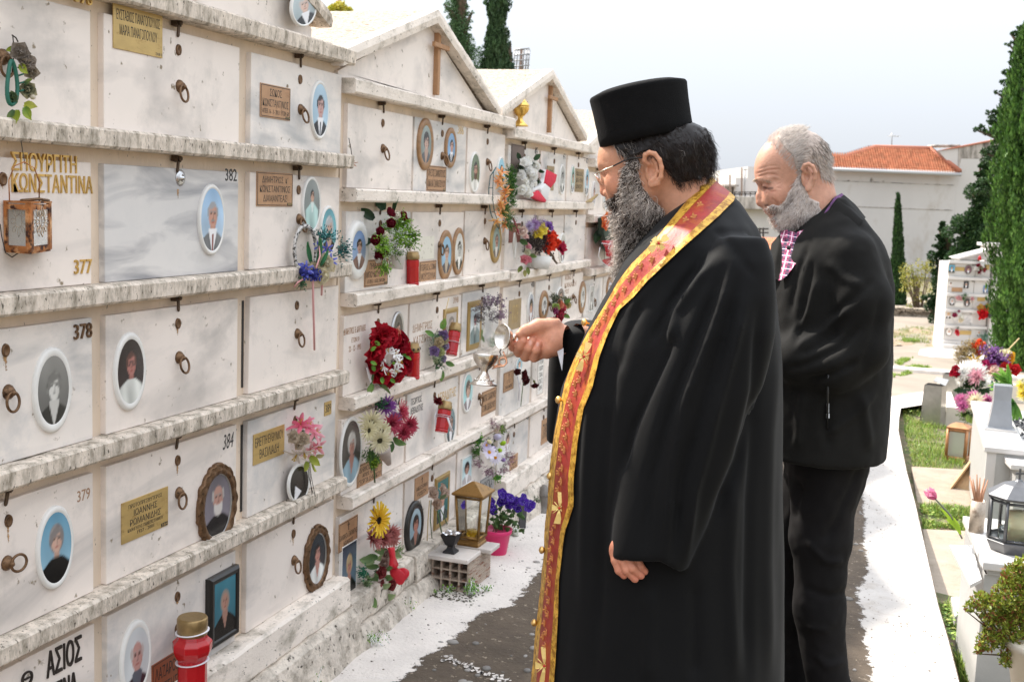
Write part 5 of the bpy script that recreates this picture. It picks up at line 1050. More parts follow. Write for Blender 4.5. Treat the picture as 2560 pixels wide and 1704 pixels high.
earm=([(740,640),(712,600),(730,555),(780,540),(830,570),(858,640),(855,720),(835,790),(800,840)],[(780,600),(815,650),(815,720),(790,780)],(755,720),(785,835),(785,690,.018,.032))
def mze(x,y,c): return m_(x,y,c)
for s in (1,-1): D=smin(D,ear(P,earm,.079,mze,s=s),.004)
Dm=D
V,F=surf(D,lo,hh); V=relax(V,F,1,.35); base=lin('c9977f'); red=lin('c4806a'); C,blob=skincol(V,mz,Lm,base,red,seed=5)
for s in (1,-1):
    q=m_(790,700,.085); blob(np.array([q[0],.090*s,q[2]]),(.03,.02,.045),lin('cf7a5e'),.55); blob(np.array([q[0]+.004,.084*s,q[2]]),(.006,.009,.010),lin('3a1a14'),.85)
    blob(mz(Lm['eye'][0]-2,Lm['eye'][1]+16,.036*s),(.011,.012,.0020),lin('43281f'),.8)
blob(mz(300,300),(.05,.07,.04),lin('d9a78c'),.5)
for yy_ in (600,640,680):                               # forehead furrows
    pass
HV=MF.w(V); HF=F; HC=C
mq=lambda x,y:((1860+x/4.9)/VK,(300+y/4.9)/VK)
WR=[([mq(*p) for p in l],w_,a_) for l,w_,a_ in (([(150,655),(300,610),(440,600)],2.2,-.0016),([(150,700),(290,660),(400,665)],2.0,-.0014),([(160,610),(300,565),(420,560)],2.0,-.0010),([(340,960),(400,1010),(430,1070)],2.6,-.0012),([(280,850),(340,880),(400,870)],2.2,-.0014),([(400,800),(450,770)],1.8,-.0012),([(400,830),(460,840)],1.8,-.0012),([(170,790),(215,770)],2,-.0012),([(270,705),(380,700),(440,720)],3,.0014))]
HV=folds(HV,HF,WR); pm=project(HV)
def line_dark(l,w_,col,f):  # paints the shade of furrows, nostril, lid and mouth into the skin colour
    global HC
    L_=np.array([(1860+x/4.9,300+y/4.9) for x,y in l]); d=np.full(len(HV),1e9)
    for a_,b_ in zip(L_[:-1],L_[1:]): e_=b_-a_; t=np.clip(((pm-a_)@e_)/(e_@e_),0,1); d=np.minimum(d,np.linalg.norm(pm-a_-t[:,None]*e_,axis=1))
    m_w=np.exp(-(d/w_)**2)*f; HC=HC*(1-m_w[:,None])+lin(col)*m_w[:,None]
line_dark([(245,822),(290,838),(345,835)],3.0,'2a1812',.85); line_dark([(335,1146),(385,1156),(435,1178)],3.2,'5a2a24',.8); line_dark([(262,1048),(292,1040)],3.0,'2a120e',.8); line_dark([(345,960),(400,1015)],3,'a8664e',.3); line_dark([(250,870),(330,885),(380,870)],4,'a5604a',.35)
for a_ in (([(150,655),(300,610),(440,600)]),([(150,700),(290,660),(400,665)])): line_dark(a_,2.4,'a8674f',.35)
lo2=np.array([-.26,-.30,-.09]); P2=gridpts(lo2,np.array([.30,.30,1.42]),.014)
D2=s_ell(P2,(-.09,0,1.14),(.07,.13,.22))
for s in (-1,1): q=1905 if s>0 else 1868; D2=smin(D2,s_chain(P2,[(MV(q,1090,.08*s),.045),(MV(q-8,1400,.09*s),.035),(MV(q,1830,.09*s),.03),(MV(q-60,1850,.10*s),.03)],.02),.03)
D2=smin(D2,s_rc(P2,(-.08,0,1.25),(-.05,0,1.38),.055,.05),.03); bv,bf=surf(D2,lo2,.014); bv=MF.w(bv)
cl=[MV(1790,800,.12),MV(1740,800,.02)]
q_=lambda x,y,d=0: at(x*VK,y*VK,3.05+d)
mh,mf_,mc=hand_mesh(q_,[(1745,805,0,.035,.03,.016)],[[(1735,790,0,.010),(1712,800,.0,.009),(1700,812,0,.008)],[(1738,805,0,.010),(1714,815,0,.009),(1702,826,0,.008)],[(1740,818,0,.010),(1718,830,0,.009),(1706,840,0,.008)],[(1745,830,0,.009),(1724,842,0,.008),(1714,850,0,.007)]],[(((1790,800,0),(1750,800,0)),(.028,.028)),(((1750,785,-.01),(1735,775,-.02),(1718,778,-.02)),(.012,.011,.009))],hh=.003)
V,F,C=joinm((HV,HF,HC),(mh,mf_,mc),(bv,bf,np.tile(base,(len(bv),1)))); fast('body',V,F,[M_skin],man,C)
# hair
hp=[(395,225),(460,110),(600,60),(820,100),(1010,270),(1100,500),(1090,700),(1040,775),(900,700),(870,590),(790,540),(700,570),(690,680),(640,700),(590,600),(560,470),(500,390),(440,330)]
Dh=head(P,mz,Lm); D=shell(P,mz,Dh,hp,.0026,None,.002)+.0016*hnoise(P,.012,3); V,F=surf(D,lo,hh); V=MF.w(V); C=np.tile(lin('ab9a8e'),(len(V),1)); fast('hair',V,F,[M_hair],man,C)
R_,Nn=sample(V,F,6000,seed=11); pl=project(R_); zx=(pl[:,0]-1860)*4.9; zy=(pl[:,1]-300)*4.9
dark_=np.clip(1-np.hypot(zx-880,(zy-340))/230,0,1)*.9+.12; isd=rng.random(len(R_))<dark_; col=np.where(isd[:,None],lin('6a625c'),lin('efe7e0'))*rng.uniform(.65,1.1,len(R_))[:,None]
fl=np.where((zx>760)[:,None],MF.w((-.5,0,-1))-MF.w((0,0,0)),MF.w((-.9,0,.35))-MF.w((0,0,0)))
hairs('hair_strands',R_,fl,Nn,.015*rng.uniform(.5,1.3,len(R_)),.00045,col,man,curl=.0006,freq=120,m=M_hair,lift=.35,seed=12)
hm=lambda Q:(lambda z:((z[:,0]-1860)*4.9,(z[:,1]-300)*4.9))(project(Q))
def topm(Q): x,y=hm(Q); return ((x<700)&(x>230)&(y<700)&(y<330+1.15*(x-330))).astype(float)
R_,Nn=sample(HV,HF,2600,mask=topm,seed=13); hairs('thin_crown_hair',R_,np.tile(MF.w((-.6,0,.6))-MF.w((0,0,0)),(len(R_),1)),Nn,.016,.00035,np.tile(lin('cfc6bf'),(len(R_),1)),man,m=M_hair,lift=.5,curl=.001,freq=100,seed=14)
bp=[(640,650),(700,700),(720,860),(760,950),(880,1010),(905,1120),(850,1300),(740,1385),(600,1395),(470,1365),(395,1290),(352,1205),(350,1165),(400,1140),(330,1115),(262,1066),(315,1036),(400,1045),(455,1000),(510,900),(570,780)]
PB=gridpts(lo-np.array([0,0,.04]),hi-np.array([0,0,.06]),.0024); Db=head(PB,mz,Lm); core=s_chain(PB,[(mz(480,1190),.033),(mz(620,1180),.042),(mz(720,1120),.040)],.02)
D=shell(PB,mz,Db,bp,.0035,core,.006)+.002*hnoise(PB,.012,7); V,F=surf(D,lo-np.array([0,0,.04]),.0024); V=MF.w(V); fast('beard',V,F,[M_hair],man,np.tile(lin('c4b6ac'),(len(V),1)))
R_,Nn=sample(V,F,8500,seed=15); zx,zy=hm(R_); isd=rng.random(len(R_))<(.22+.35*(zx<420)*(zy<1130)); col=np.where(isd[:,None],lin('94827a'),lin('f5ece6'))*rng.uniform(.7,1.1,len(R_))[:,None]
dn=np.tile(MF.w((.25,0,-.8))-MF.w((0,0,0)),(len(R_),1)); hairs('beard_strands',R_,dn,Nn,.012*rng.uniform(.5,1.3,len(R_)),.00048,col,man,curl=.0014,freq=260,K=9,m=M_hair,lift=.35,wob=.35,seed=16)
for s in (1,-1):
    k=300; t=rng.random(k); R_=np.array([MF.w(mz(165+170*tt+rng.normal()*4,742-34*math.sin(tt*2.8)+25*tt+rng.normal()*8,s*(.008+.042*tt)))+(MF.w((.004,0,0))-MF.w((0,0,0))) for tt in t])
    hairs('eyebrow',R_,np.tile(MF.w((.1,.8*s,-.3))-MF.w((0,0,0)),(k,1)),np.tile(MF.w((1,.2*s,.1))-MF.w((0,0,0)),(k,1)),.014,.0005,np.tile(lin('c2b29e'),(k,1))*rng.uniform(.6,1.2,k)[:,None],man,m=M_hair,lift=.7,curl=.001,seed=17)
# jacket
M_jack=mat('black_jacket',(.0085,.0078,.0068),.82,var=.35,vscale=6,bump=.4,bscale=300,bdist=.0015,spec=.16,sheen=.03)
M_trou=mat('dark_trousers',(.007,.006,.0062),.85,var=.3,vscale=8,bump=.3,bscale=400,bdist=.001,spec=.25)
PFs=PF; PF=MF                                          # loft_tab surveys in the current person's frame
jb=loft_tab([(455,1905,1945,.06),(480,1880,1965,.09),(510,1845,1992,.135),(545,1815,2020,.175),(590,1790,2040,.20),(650,1772,2052,.215),(750,1750,2048,.22),(850,1735,2046,.225),(950,1730,2040,.23),(1037,1735,2030,.235)])
lo3=np.array([-.36,-.40,.55]); P3=gridpts(lo3,np.array([.42,.42,1.60]),.0075); D=s_loft(P3,jb,e=2.3)
zs_=[MV(1800,1034)[2]]; hemz=jb[0,0]
S_=s_chain(P3,[(MV(1955,595,.15),.072),(MV(1982,700,.19),.074),(MV(1978,800,.205),.070),(MV(1925,838,.21),.068),(MV(1840,828,.19),.060),(MV(1770,805,.12),.046)],.03); D=smin(D,S_,.018)
S_=s_chain(P3,[(MV(1900,600,-.17),.075),(MV(1920,780,-.24),.07),(MV(1790,830,-.12),.05)],.03); D=smin(D,S_,.018)
V,F=surf(D,lo3,.0075); V=relax(V,F,2,.5); V=MF.w(V)
JF=[([(1870,600),(1850,700),(1830,800)],7,-.009),([(1900,600),(1940,640),(1990,660)],10,.007),([(1960,700),(1900,760),(1830,800)],10,.011),([(1990,740),(1930,800),(1850,840),(1810,850)],8,-.010),([(1975,830),(1920,860),(1850,880)],9,-.012),
 ([(2030,680),(2010,780),(1980,860)],9,-.009),([(1880,640),(1860,720),(1810,790)],9,.010),([(1860,560),(1830,640),(1815,730)],7,-.008),([(1905,900),(1900,990),(1905,1030)],10,-.008),([(1980,900),(1990,960),(2000,1030)],12,.010),([(2020,900),(1960,960),(1900,1000)],8,.007),
 ([(1935,760),(1890,790),(1840,815)],7,-.009),([(2010,640),(1960,690),(1905,735)],9,-.008),([(1850,900),(1840,960),(1835,1030)],10,.009)]
V=folds(V,F,JF); N=vnormals(V,F); V=V+N*(.0022*hnoise(V*np.array([1,1,.5]),.05,5)+.0012*hnoise(V,.02,6))[:,None]; V=relax(V,F,1,.3); jacket=fast('jacket',V,F,[M_jack],man)
# open neck, shirt and collars
def sheet(name,rows,m,thick=.004,sub=4,par=man,F_=MF):
    R=np.array([[F_.w(F_.p(x*VK,y*VK,c)) for x,y,c in r] for r in rows]); a,b=R.shape[:2]
    ii=np.linspace(0,a-1,(a-1)*sub+1); T=np.stack([[np.array([np.interp(i,range(a),R[:,j,k]) for i in ii]) for j in range(b)] for k in range(3)],-1).transpose(1,0,2)
    jj=np.linspace(0,b-1,(b-1)*sub+1); T=np.stack([[np.array([np.interp(q,range(b),T[i,:,k]) for q in jj]) for i in range(len(ii))] for k in range(3)],-1)
    g=G(); g.grid(T); g.grid(T[::-1]+FW*thick)
    for e in (0,-1): g.grid(np.stack([T[e],T[e]+FW*thick],1)); g.grid(np.stack([T[:,e],T[:,e]+FW*thick],1))
    return obj(name,g,m,par)
PF=PFs
M_plaid=bpy.data.materials.new('plaid_cotton'); M_plaid.use_nodes=True; t_=M_plaid.node_tree; b_=t_.nodes['Principled BSDF']; b_.inputs['Roughness'].default_value=.85
ge=t_.nodes.new('ShaderNodeNewGeometry'); prev=None
def band(vec,scale,phase,lo_,hi_):
    d=t_.nodes.new('ShaderNodeVectorMath'); d.operation='DOT_PRODUCT'; t_.links.new(ge.outputs['Position'],d.inputs[0]); d.inputs[1].default_value=vec
    m1=t_.nodes.new('ShaderNodeMath'); m1.operation='MULTIPLY_ADD'; t_.links.new(d.outputs['Value'],m1.inputs[0]); m1.inputs[1].default_value=scale; m1.inputs[2].default_value=phase
    f=t_.nodes.new('ShaderNodeMath'); f.operation='FRACT'; t_.links.new(m1.outputs[0],f.inputs[0]); c1=t_.nodes.new('ShaderNodeMath'); c1.operation='COMPARE'; t_.links.new(f.outputs[0],c1.inputs[0]); c1.inputs[1].default_value=lo_; c1.inputs[2].default_value=hi_; return c1.outputs[0]
def mixc(f,A,B):
    x=t_.nodes.new('ShaderNodeMix'); x.data_type='RGBA'; t_.links.new(f,x.inputs['Factor'])
    for s,v in (('A',A),('B',B)):
        if isinstance(v,tuple): x.inputs[s].default_value=(*v,1)
        else: t_.links.new(v,x.inputs[s])
    return x.outputs['Result']
vx=tuple(RT*.95-UP*.3); vy=tuple(UP*.95+RT*.3); cpl=tuple(lin('a84a70'))
cpl=mixc(band(vx,62,.1,.5,.17),cpl,tuple(lin('3b3550'))); cpl=mixc(band(vy,55,.3,.5,.13),cpl,tuple(lin('6a3350'))); cpl=mixc(band(vx,62,.6,.5,.07),cpl,tuple(lin('eac3d2'))); cpl=mixc(band(vy,55,.8,.5,.06),cpl,tuple(lin('e9c9d6')))
t_.links.new(cpl,b_.inputs['Base Color'])
sheet('shirt_front',[[(1795,532,.03),(1812,528,.05),(1830,540,.07),(1848,556,.09)],[(1800,570,.06),(1815,570,.09),(1832,575,.11),(1846,580,.125)],[(1800,610,.10),(1812,610,.12),(1822,606,.13),(1834,602,.14)],[(1792,645,.12),(1800,642,.13),(1806,638,.135),(1812,632,.14)]],M_plaid,par=man)
sheet('shirt_collar',[[(1812,530,.055),(1830,535,.07),(1850,528,.085)],[(1808,542,.075),(1826,556,.09),(1850,550,.10)],[(1812,556,.085),(1832,572,.10),(1852,566,.11)]],M_plaid,par=man)
g=G(); c=MF.w(MF.p(1815*VK,570*VK,.135)); g.lathe([(0,.002),(.005,.002),(.006,0)],c,12,axis=-FW-RT*.3); obj('shirt_button',g,M_arm,man)
M_pur=mat('purple_plaid_edge',(.12,.045,.13),.8,var=.5,vscale=90)
sheet('jacket_collar',[[(1846,575,.10),(1872,540,.105),(1905,495,.10),(1928,460,.07),(1942,448,.0)],[(1838,590,.13),(1885,565,.14),(1925,520,.135),(1955,482,.10),(1968,470,.0)],[(1868,606,.15),(1910,582,.165),(1950,545,.16),(1985,508,.12),(1992,500,.0)]],M_jack,.006)
sheet('collar_lining',[[(1838,568,.085),(1864,534,.088),(1897,489,.083),(1921,453,.055),(1937,444,.0)],[(1846,575,.090),(1872,540,.095),(1905,495,.090),(1928,460,.06),(1941,448,.0)]],M_pur,.004)
sheet('jacket_lapel',[[(1808,545,.0),(1795,538,-.02),(1776,560,-.02)],[(1800,600,.06),(1785,590,.05),(1768,610,.04)],[(1792,645,.10),(1780,640,.09),(1766,650,.07)]],M_jack,.006)
g=G(); z0=MF.w(MF.p(1903*VK,905*VK,.24))
hit=lambda x,y:(lambda r:np.array(r[0]) if r[0] else at(x*VK,y*VK,2.9))(BVHTree.FromPolygons(V.tolist(),F.tolist()).ray_cast(Vector(CAM),Vector(ray(x*VK,y*VK)).normalized(),6))
za,zb_=hit(1905,862)-FW*.002,hit(1903,985)-FW*.002; g.tube([za,(za+zb_)/2,zb_],.0028,6); obj('zip',g,M_arm,jacket)
zc_=hit(1903,938)-FW*.006; g=G(); g.obox(zc_,RT*.003,FW*.0015,UP*.012); g.obox(zc_-UP*.020,RT*.0042,FW*.0015,UP*.006); obj('zip_pull',g,mat('steel',(.6,.6,.6),.3,.9),jacket)
# trousers
lo4=np.array([-.30,-.30,-.07]); P4=gridpts(lo4,np.array([.34,.30,.92]),.008)
D=s_chain(P4,[(MV(1905,1060,.08),.105),(MV(1888,1230,.09),.078),(MV(1885,1400,.09),.066),(MV(1908,1600,.09),.058),(MV(1905,1830,.09),.052)],.03)
D=smin(D,s_chain(P4,[(MV(1900,1060,-.08),.105),(MV(1830,1230,-.09),.078),(MV(1822,1400,-.09),.066),(MV(1830,1600,-.09),.058),(MV(1830,1820,-.09),.052)],.03),.02)
D=smin(D,s_ell(P4,MV(1900,1060,0),(.115,.16,.10)),.03)
V,F=surf(D,lo4,.008); V=relax(V,F,2,.5); V=MF.w(V)
V=folds(V,F,[([(1990,1060),(1930,1180),(1900,1250)],10,-.008),([(1850,1240),(1900,1290),(1940,1290)],7,.008),([(1850,1350),(1900,1370),(1950,1360)],7,-.007),([(1860,1440),(1910,1450)],7,.007),([(1840,1100),(1830,1200)],8,-.007),([(1870,1500),(1900,1530),(1950,1520)],8,.008)])
N=vnormals(V,F); V=V+N*(.004*hnoise(V,.05,8)+.002*hnoise(V,.02,9))[:,None]; fast('trousers',V,F,[M_trou],man)
for P0,Fr_ in ((man,MF),(priest,PF)):
    for s in (1,-1):
        bx=float(gz(Fr_.O[1])); g=G(); g.ell(Fr_.w((.07,.09*s,bx+.04)),(.05,.13,.045),14,8,rot=np.stack([Fr_.C,Fr_.F,[0,0,1]],1)); g.ell(Fr_.w((-.03,.09*s,bx+.05)),(.045,.06,.055),14,8,rot=np.stack([Fr_.C,Fr_.F,[0,0,1]],1)); obj('shoe',g,M_arm,P0)
# ================================================================ flowers, candles, lanterns
M_pet=mat('petals',(.5,.5,.5),.65,attr=True,spec=.3,tl=.35)
M_leaf=mat('plastic_leaves',(.05,.12,.03),.5,attr=True,spec=.4,tl=.25)
M_stem=mat('green_stem',(.06,.11,.03),.6); M_stemb=mat('brown_stem',(.12,.08,.05),.8)
FC={}
def petal(g,ang,tilt,L,W,cup,col,z0=0,tip=1.0,n=(5,4),curl=0,ctip=None,r0=.04):
    """petal rising from the centre: tilt 0 = flat, 90 = upright"""
    a,b=n; t=np.linspace(0,1,a)[:,None]; u=np.linspace(-1,1,b)[None,:]
    wd=W*(np.sin(np.pi*np.clip(t*.86+.10,0,1))**.8 if tip==1 else (np.clip(1.15-t,0,1)**tip*np.sin(np.pi*np.clip(t*.5+.08,0,1))))
    x=r0+L*t+0*u; y=wd*u; z=cup*L*(u**2)*(.35+.65*t)+curl*L*t*t+0*u
    ct,st=math.cos(math.radians(tilt)),math.sin(math.radians(tilt)); X=x*ct-z*st; Z=x*st+z*ct+z0
    ca,sa=math.cos(ang),math.sin(ang); P=np.stack([X*ca-y*sa,X*sa+y*ca,Z],-1)
    c1=np.asarray(col)*random.uniform(.85,1.12); c2=np.asarray(ctip if ctip is not None else col)*random.uniform(.9,1.1)
    C=c1*(1-t[...,None]**1.2)+c2*t[...,None]**1.2+np.zeros((a,b,1)); g.grid(P,col=np.clip(C,0,1).reshape(-1,3)); return g
def bloom(kind,c1,c2=None,c3=None,v=0):
    key=(kind,c1,c2,c3,v)
    if key in FC: return FC[key]
    g=G(); A=lin(c1); B=lin(c2) if c2 else A; D=lin(c3) if c3 else lin('d9b52a')
    R=lambda a,b: random.uniform(a,b)
    if kind=='rose':
        for n_,ti,L,W,z in ((5,22,.85,.55,0),(5,42,.72,.50,.06),(4,62,.58,.42,.12),(3,80,.45,.32,.18)):
            o=R(0,6)
            for i in range(n_): petal(g,o+i*2*math.pi/n_+R(-.1,.1),ti+R(-6,6),L*R(.9,1.05),W,.30,A if n_>3 else B,z,curl=-.25 if n_==5 else .1,ctip=B if n_>3 else A)
        g.ell((0,0,.38),(.16,.16,.2),7,5,0,B)
    elif kind=='ranunculus':
        for n_,ti,L,W,z in ((5,30,.80,.6,0),(5,55,.72,.56,.05),(5,72,.66,.5,.1),(4,88,.6,.4,.15)):
            o=R(0,6)
            for i in range(n_): petal(g,o+i*2*math.pi/n_,ti,L,W,.4,A,z,ctip=A*1.1 if n_==5 else B,curl=.15)
        g.ell((0,0,.45),(.22,.22,.22),8,6,0,B*.8)
    elif kind=='daisy':
        for i in range(13): petal(g,i*2*math.pi/13+R(-.05,.05),R(4,16),.92,.19,.05,A,0,ctip=B,curl=R(-.15,0),n=(5,3),r0=.12)
        g.ell((0,0,.05),(.25,.25,.12),12,6,0,D)
    elif kind=='sunflower':
        for k,(z,L,ti) in enumerate(((0,.92,6),(.04,.80,20))):
            for i in range(17): petal(g,(i+.5*k)*2*math.pi/17,ti+R(-5,5),L*R(.9,1.05),.15,.12,A,z,tip=.55,ctip=B,curl=R(-.25,.0),n=(5,3),r0=.25)
        for k in range(60): q=R(0,6.28); r=.36*math.sqrt(R(0,1)); g.ell((r*math.cos(q),r*math.sin(q),.10-.15*r*r),(.045,.045,.06),5,3,0,D*R(.6,1.3))
        g.ell((0,0,.02),(.40,.40,.09),12,5,0,D*.8)
    elif kind=='mum':
        for n_,ti,L in ((18,2,1.0),(18,20,.92),(16,38,.82),(13,56,.68),(9,74,.5),(5,86,.36)):
            o=R(0,6)
            for i in range(n_): petal(g,o+i*2*math.pi/n_+R(-.12,.12),ti+R(-6,6),L*R(.88,1.05),.085,.05,A,.0,ctip=B,curl=R(.0,.22),n=(4,3))
    elif kind=='lily':
        for i in range(6): petal(g,i*math.pi/3+R(-.1,.1),26+8*(i%2)+R(-5,5),1.0*R(.92,1.05),.26,-.1,A,0,tip=.7,ctip=B,curl=-.35,n=(6,3))
        for i in range(5): q=R(0,6.28); g.tube([(0,0,0),(.1*math.cos(q),.1*math.sin(q),.35),(.2*math.cos(q),.2*math.sin(q),.55)],[.02,.02,.04],4,0,D)
    elif kind=='petunia':
        for i in range(5): petal(g,i*2*math.pi/5+R(-.08,.08),14,.95,.62,.02,A,0,ctip=B,curl=-.10,n=(6,5))
        g.ell((0,0,.02),(.14,.14,.05),8,4,0,A*.4)
        for k in range(26): q=R(0,6.28); r=R(.3,.95); g.ell((r*math.cos(q),r*math.sin(q),.10+.14*r),(.035,.035,.02),4,3,0,D)
    elif kind=='bud':
        g.ell((0,0,.5),(.42,.42,.6),9,7,0,A)
        for i in range(4): petal(g,i*math.pi/2,72,.9,.4,.35,A,.0,ctip=B)
    elif kind=='tulip':
        for k in (0,1):
            for i in range(3): petal(g,(i+.5*k)*2*math.pi/3,78-4*k,1.5,.52,.5,A,0,tip=1,ctip=B,curl=.28,n=(7,5))
        g.ell((0,0,.7),(.36,.36,.62),10,8,0,A)
    elif kind=='carnation':
        for n_,ti,L in ((9,8,.95),(9,28,.85),(8,50,.75),(6,70,.6)):
            for i in range(n_): petal(g,R(0,6.28),ti+R(-8,8),L*R(.85,1.1),.30,R(-.3,.4),A,.0,ctip=B,curl=R(-.2,.2),n=(4,4))
    elif kind=='cluster':
        for k in range(34): 
            q=rng.normal(size=3); q/=np.linalg.norm(q); q[2]=abs(q[2]); c=q*R(.6,.95); g.ell(c,(.13,.13,.11),5,4,0,(A if R(0,1)<.6 else B)*R(.7,1.2))
        g.ell((0,0,.2),(.6,.6,.5),8,5,0,A*.5)
    elif kind=='leaf': petal(g,0,0,1.0,.30,.18,A,0,ctip=B,curl=-.12,n=(6,5),r0=0); petal(g,0,0,1.0,.02,0,A*1.4,.02,curl=-.12,n=(5,3),r0=0) 
    elif kind=='longleaf': petal(g,0,0,1.0,.11,.2,A,0,ctip=B,curl=-.22,n=(7,4),r0=0)
    elif kind=='tuft':                                 # little branching plastic greenery
        for k in range(26):
            d=rng.normal(size=3); d[2]=abs(d[2])+.4; d/=np.linalg.norm(d); L=R(.5,1); g.tube([(0,0,0),d*L*.6,d*L+np.array([0,0,-.05])],.012,3,0,A*.8)
            for j in range(5): c=d*L*(.45+.13*j)+rng.normal(size=3)*.05; g.ell(c,(.055,.03,.08),4,3,0,(A if R(0,1)<.6 else B)*R(.7,1.3))
    elif kind=='spray':                                # dried statice / tiny flowers on wires
        for k in range(22):
            d=rng.normal(size=3); d[2]=abs(d[2])+.5; d/=np.linalg.norm(d); L=R(.6,1.05); g.tube([(0,0,0),d*L*.5,d*L],.009,3,0,lin('6d6650'))
            for j in range(8): c=d*L*R(.6,1.05)+rng.normal(size=3)*.07; g.ell(c,(.04,.035,.04),4,3,0,(A if R(0,1)<.6 else B)*R(.6,1.2))
    me=g.mesh(kind); me.materials.append(M_leaf if kind in('leaf','longleaf','tuft') else M_pet); FC[key]=me; return me
GR=('3f5a2a','7d9a45'); DG=('1d3320','35502c')
OUTW=np.array([.80,-.62,.14])
def bunch(name,label,cat,base,items,depth=.035,grp=None,stems=None,x=FACE,plane=None):
    """items: (kind, colours, px, py, radius in photo px, standoff m, extra tilt toward (rt,up))"""
    pos=plane or (lambda px,py,s: on_x(px,py,x+s))
    b=pos(base[0],base[1],.0); T=thing(name,label,cat,b,grp)
    for it in items:
        kind,cols,px,py,rad=it[:5]; so=it[5] if len(it)>5 else depth; ang=it[6] if len(it)>6 else None
        cols=cols if isinstance(cols,tuple) else (cols,); P=pos(px,py,so); s=rad*mpp(P)*(1.08 if kind in('leaf','longleaf','sunflower','lily','daisy') else 1.5 if kind in('rose','tuft','ranunculus','carnation') else 1.3)
        c=list(cols)+[None]*(3-len(cols)); me=bloom(kind,c[0],c[1],c[2],random.randint(0,1))
        n=OUTW+rng.normal(size=3)*.28
        if kind in('leaf','longleaf'):
            a=math.radians(ang if ang is not None else random.uniform(0,360)); d=RT*math.cos(a)+UP*math.sin(a)-FW*.25; d/=np.linalg.norm(d); n=-FW*.9+rng.normal(size=3)*.35; n-=d*np.dot(n,d); n/=np.linalg.norm(n); y=np.cross(n,d)
            M=Matrix([[d[0]*s,y[0]*s,n[0]*s,P[0]],[d[1]*s,y[1]*s,n[1]*s,P[1]],[d[2]*s,y[2]*s,n[2]*s,P[2]],[0,0,0,1]])
        else:
            if ang is not None: a=math.radians(ang); n=(RT*math.cos(a)+UP*math.sin(a))*.9-FW*.55+rng.normal(size=3)*.1
            M=frame(P,n,spin=random.uniform(0,6.28),s=s)
        nm={'tuft':'greenery','spray':'dried_sprig','cluster':'flower_cluster','longleaf':'leaf','ranunculus':'flower','daisy':'daisy','mum':'chrysanthemum'}.get(kind,kind)
        inst(nm,me,M,T)
    fl=[i for i in items if i[0] not in('leaf','longleaf','spray')]
    if len(fl)>6:                                    # dense inner greenery so the bunch has a body
        for q in range(int(len(fl)*1.5)):
            a_=random.choice(fl); b_=random.choice(fl); t=random.random(); px,py=a_[2]*(1-t)+b_[2]*t,a_[3]*(1-t)+b_[3]*t
            if abs(a_[2]-b_[2])+abs(a_[3]-b_[3])>60: continue
            P=pos(px,py,depth*.5); c=random.choice([GR,DG,('3f5f34','6f8f4a')]); s=11*mpp(P); inst('greenery',bloom('tuft',c[0],c[1],None,q%2),frame(P,OUTW+rng.normal(size=3)*.5,spin=random.random()*6,s=s),T)
    if stems:
        for pts,w_,m in stems:
            g=G(); g.tube([pos(*p) for p in pts],w_,6); obj('stem',g,m,T)
    return T
def ring_items(kind,cols,cx,cy,rx,ry,n,rad,so=.03,jit=.12,full=False,a0=0,a1=360):
    o=[]
    for i in range(n):
        a=math.radians(a0+(a1-a0)*i/n); k=math.sqrt(random.random()) if full else 1+random.uniform(-jit,jit)
        if full: a=random.uniform(0,6.28)
        o.append((kind,cols[i%len(cols)] if isinstance(cols,list) else cols,cx+rx*k*math.cos(a),cy-ry*k*math.sin(a),rad*random.uniform(.8,1.2),so*random.uniform(.5,1.2)))
    return o
GR=('3f5a2a','7d9a45'); DG=('1d3320','35502c'); 
M_red=mat('red_candle_plastic',(.62,.012,.018),.18,trans=.35,spec=.6,sss=.0); M_redwax=mat('red_wax',(.5,.01,.015),.4); M_cap=mat('gold_tin_cap',(.30,.20,.085),.38,.6,var=.15,vscale=60); M_rib=mat('white_ribbon',(.75,.73,.76),.6)
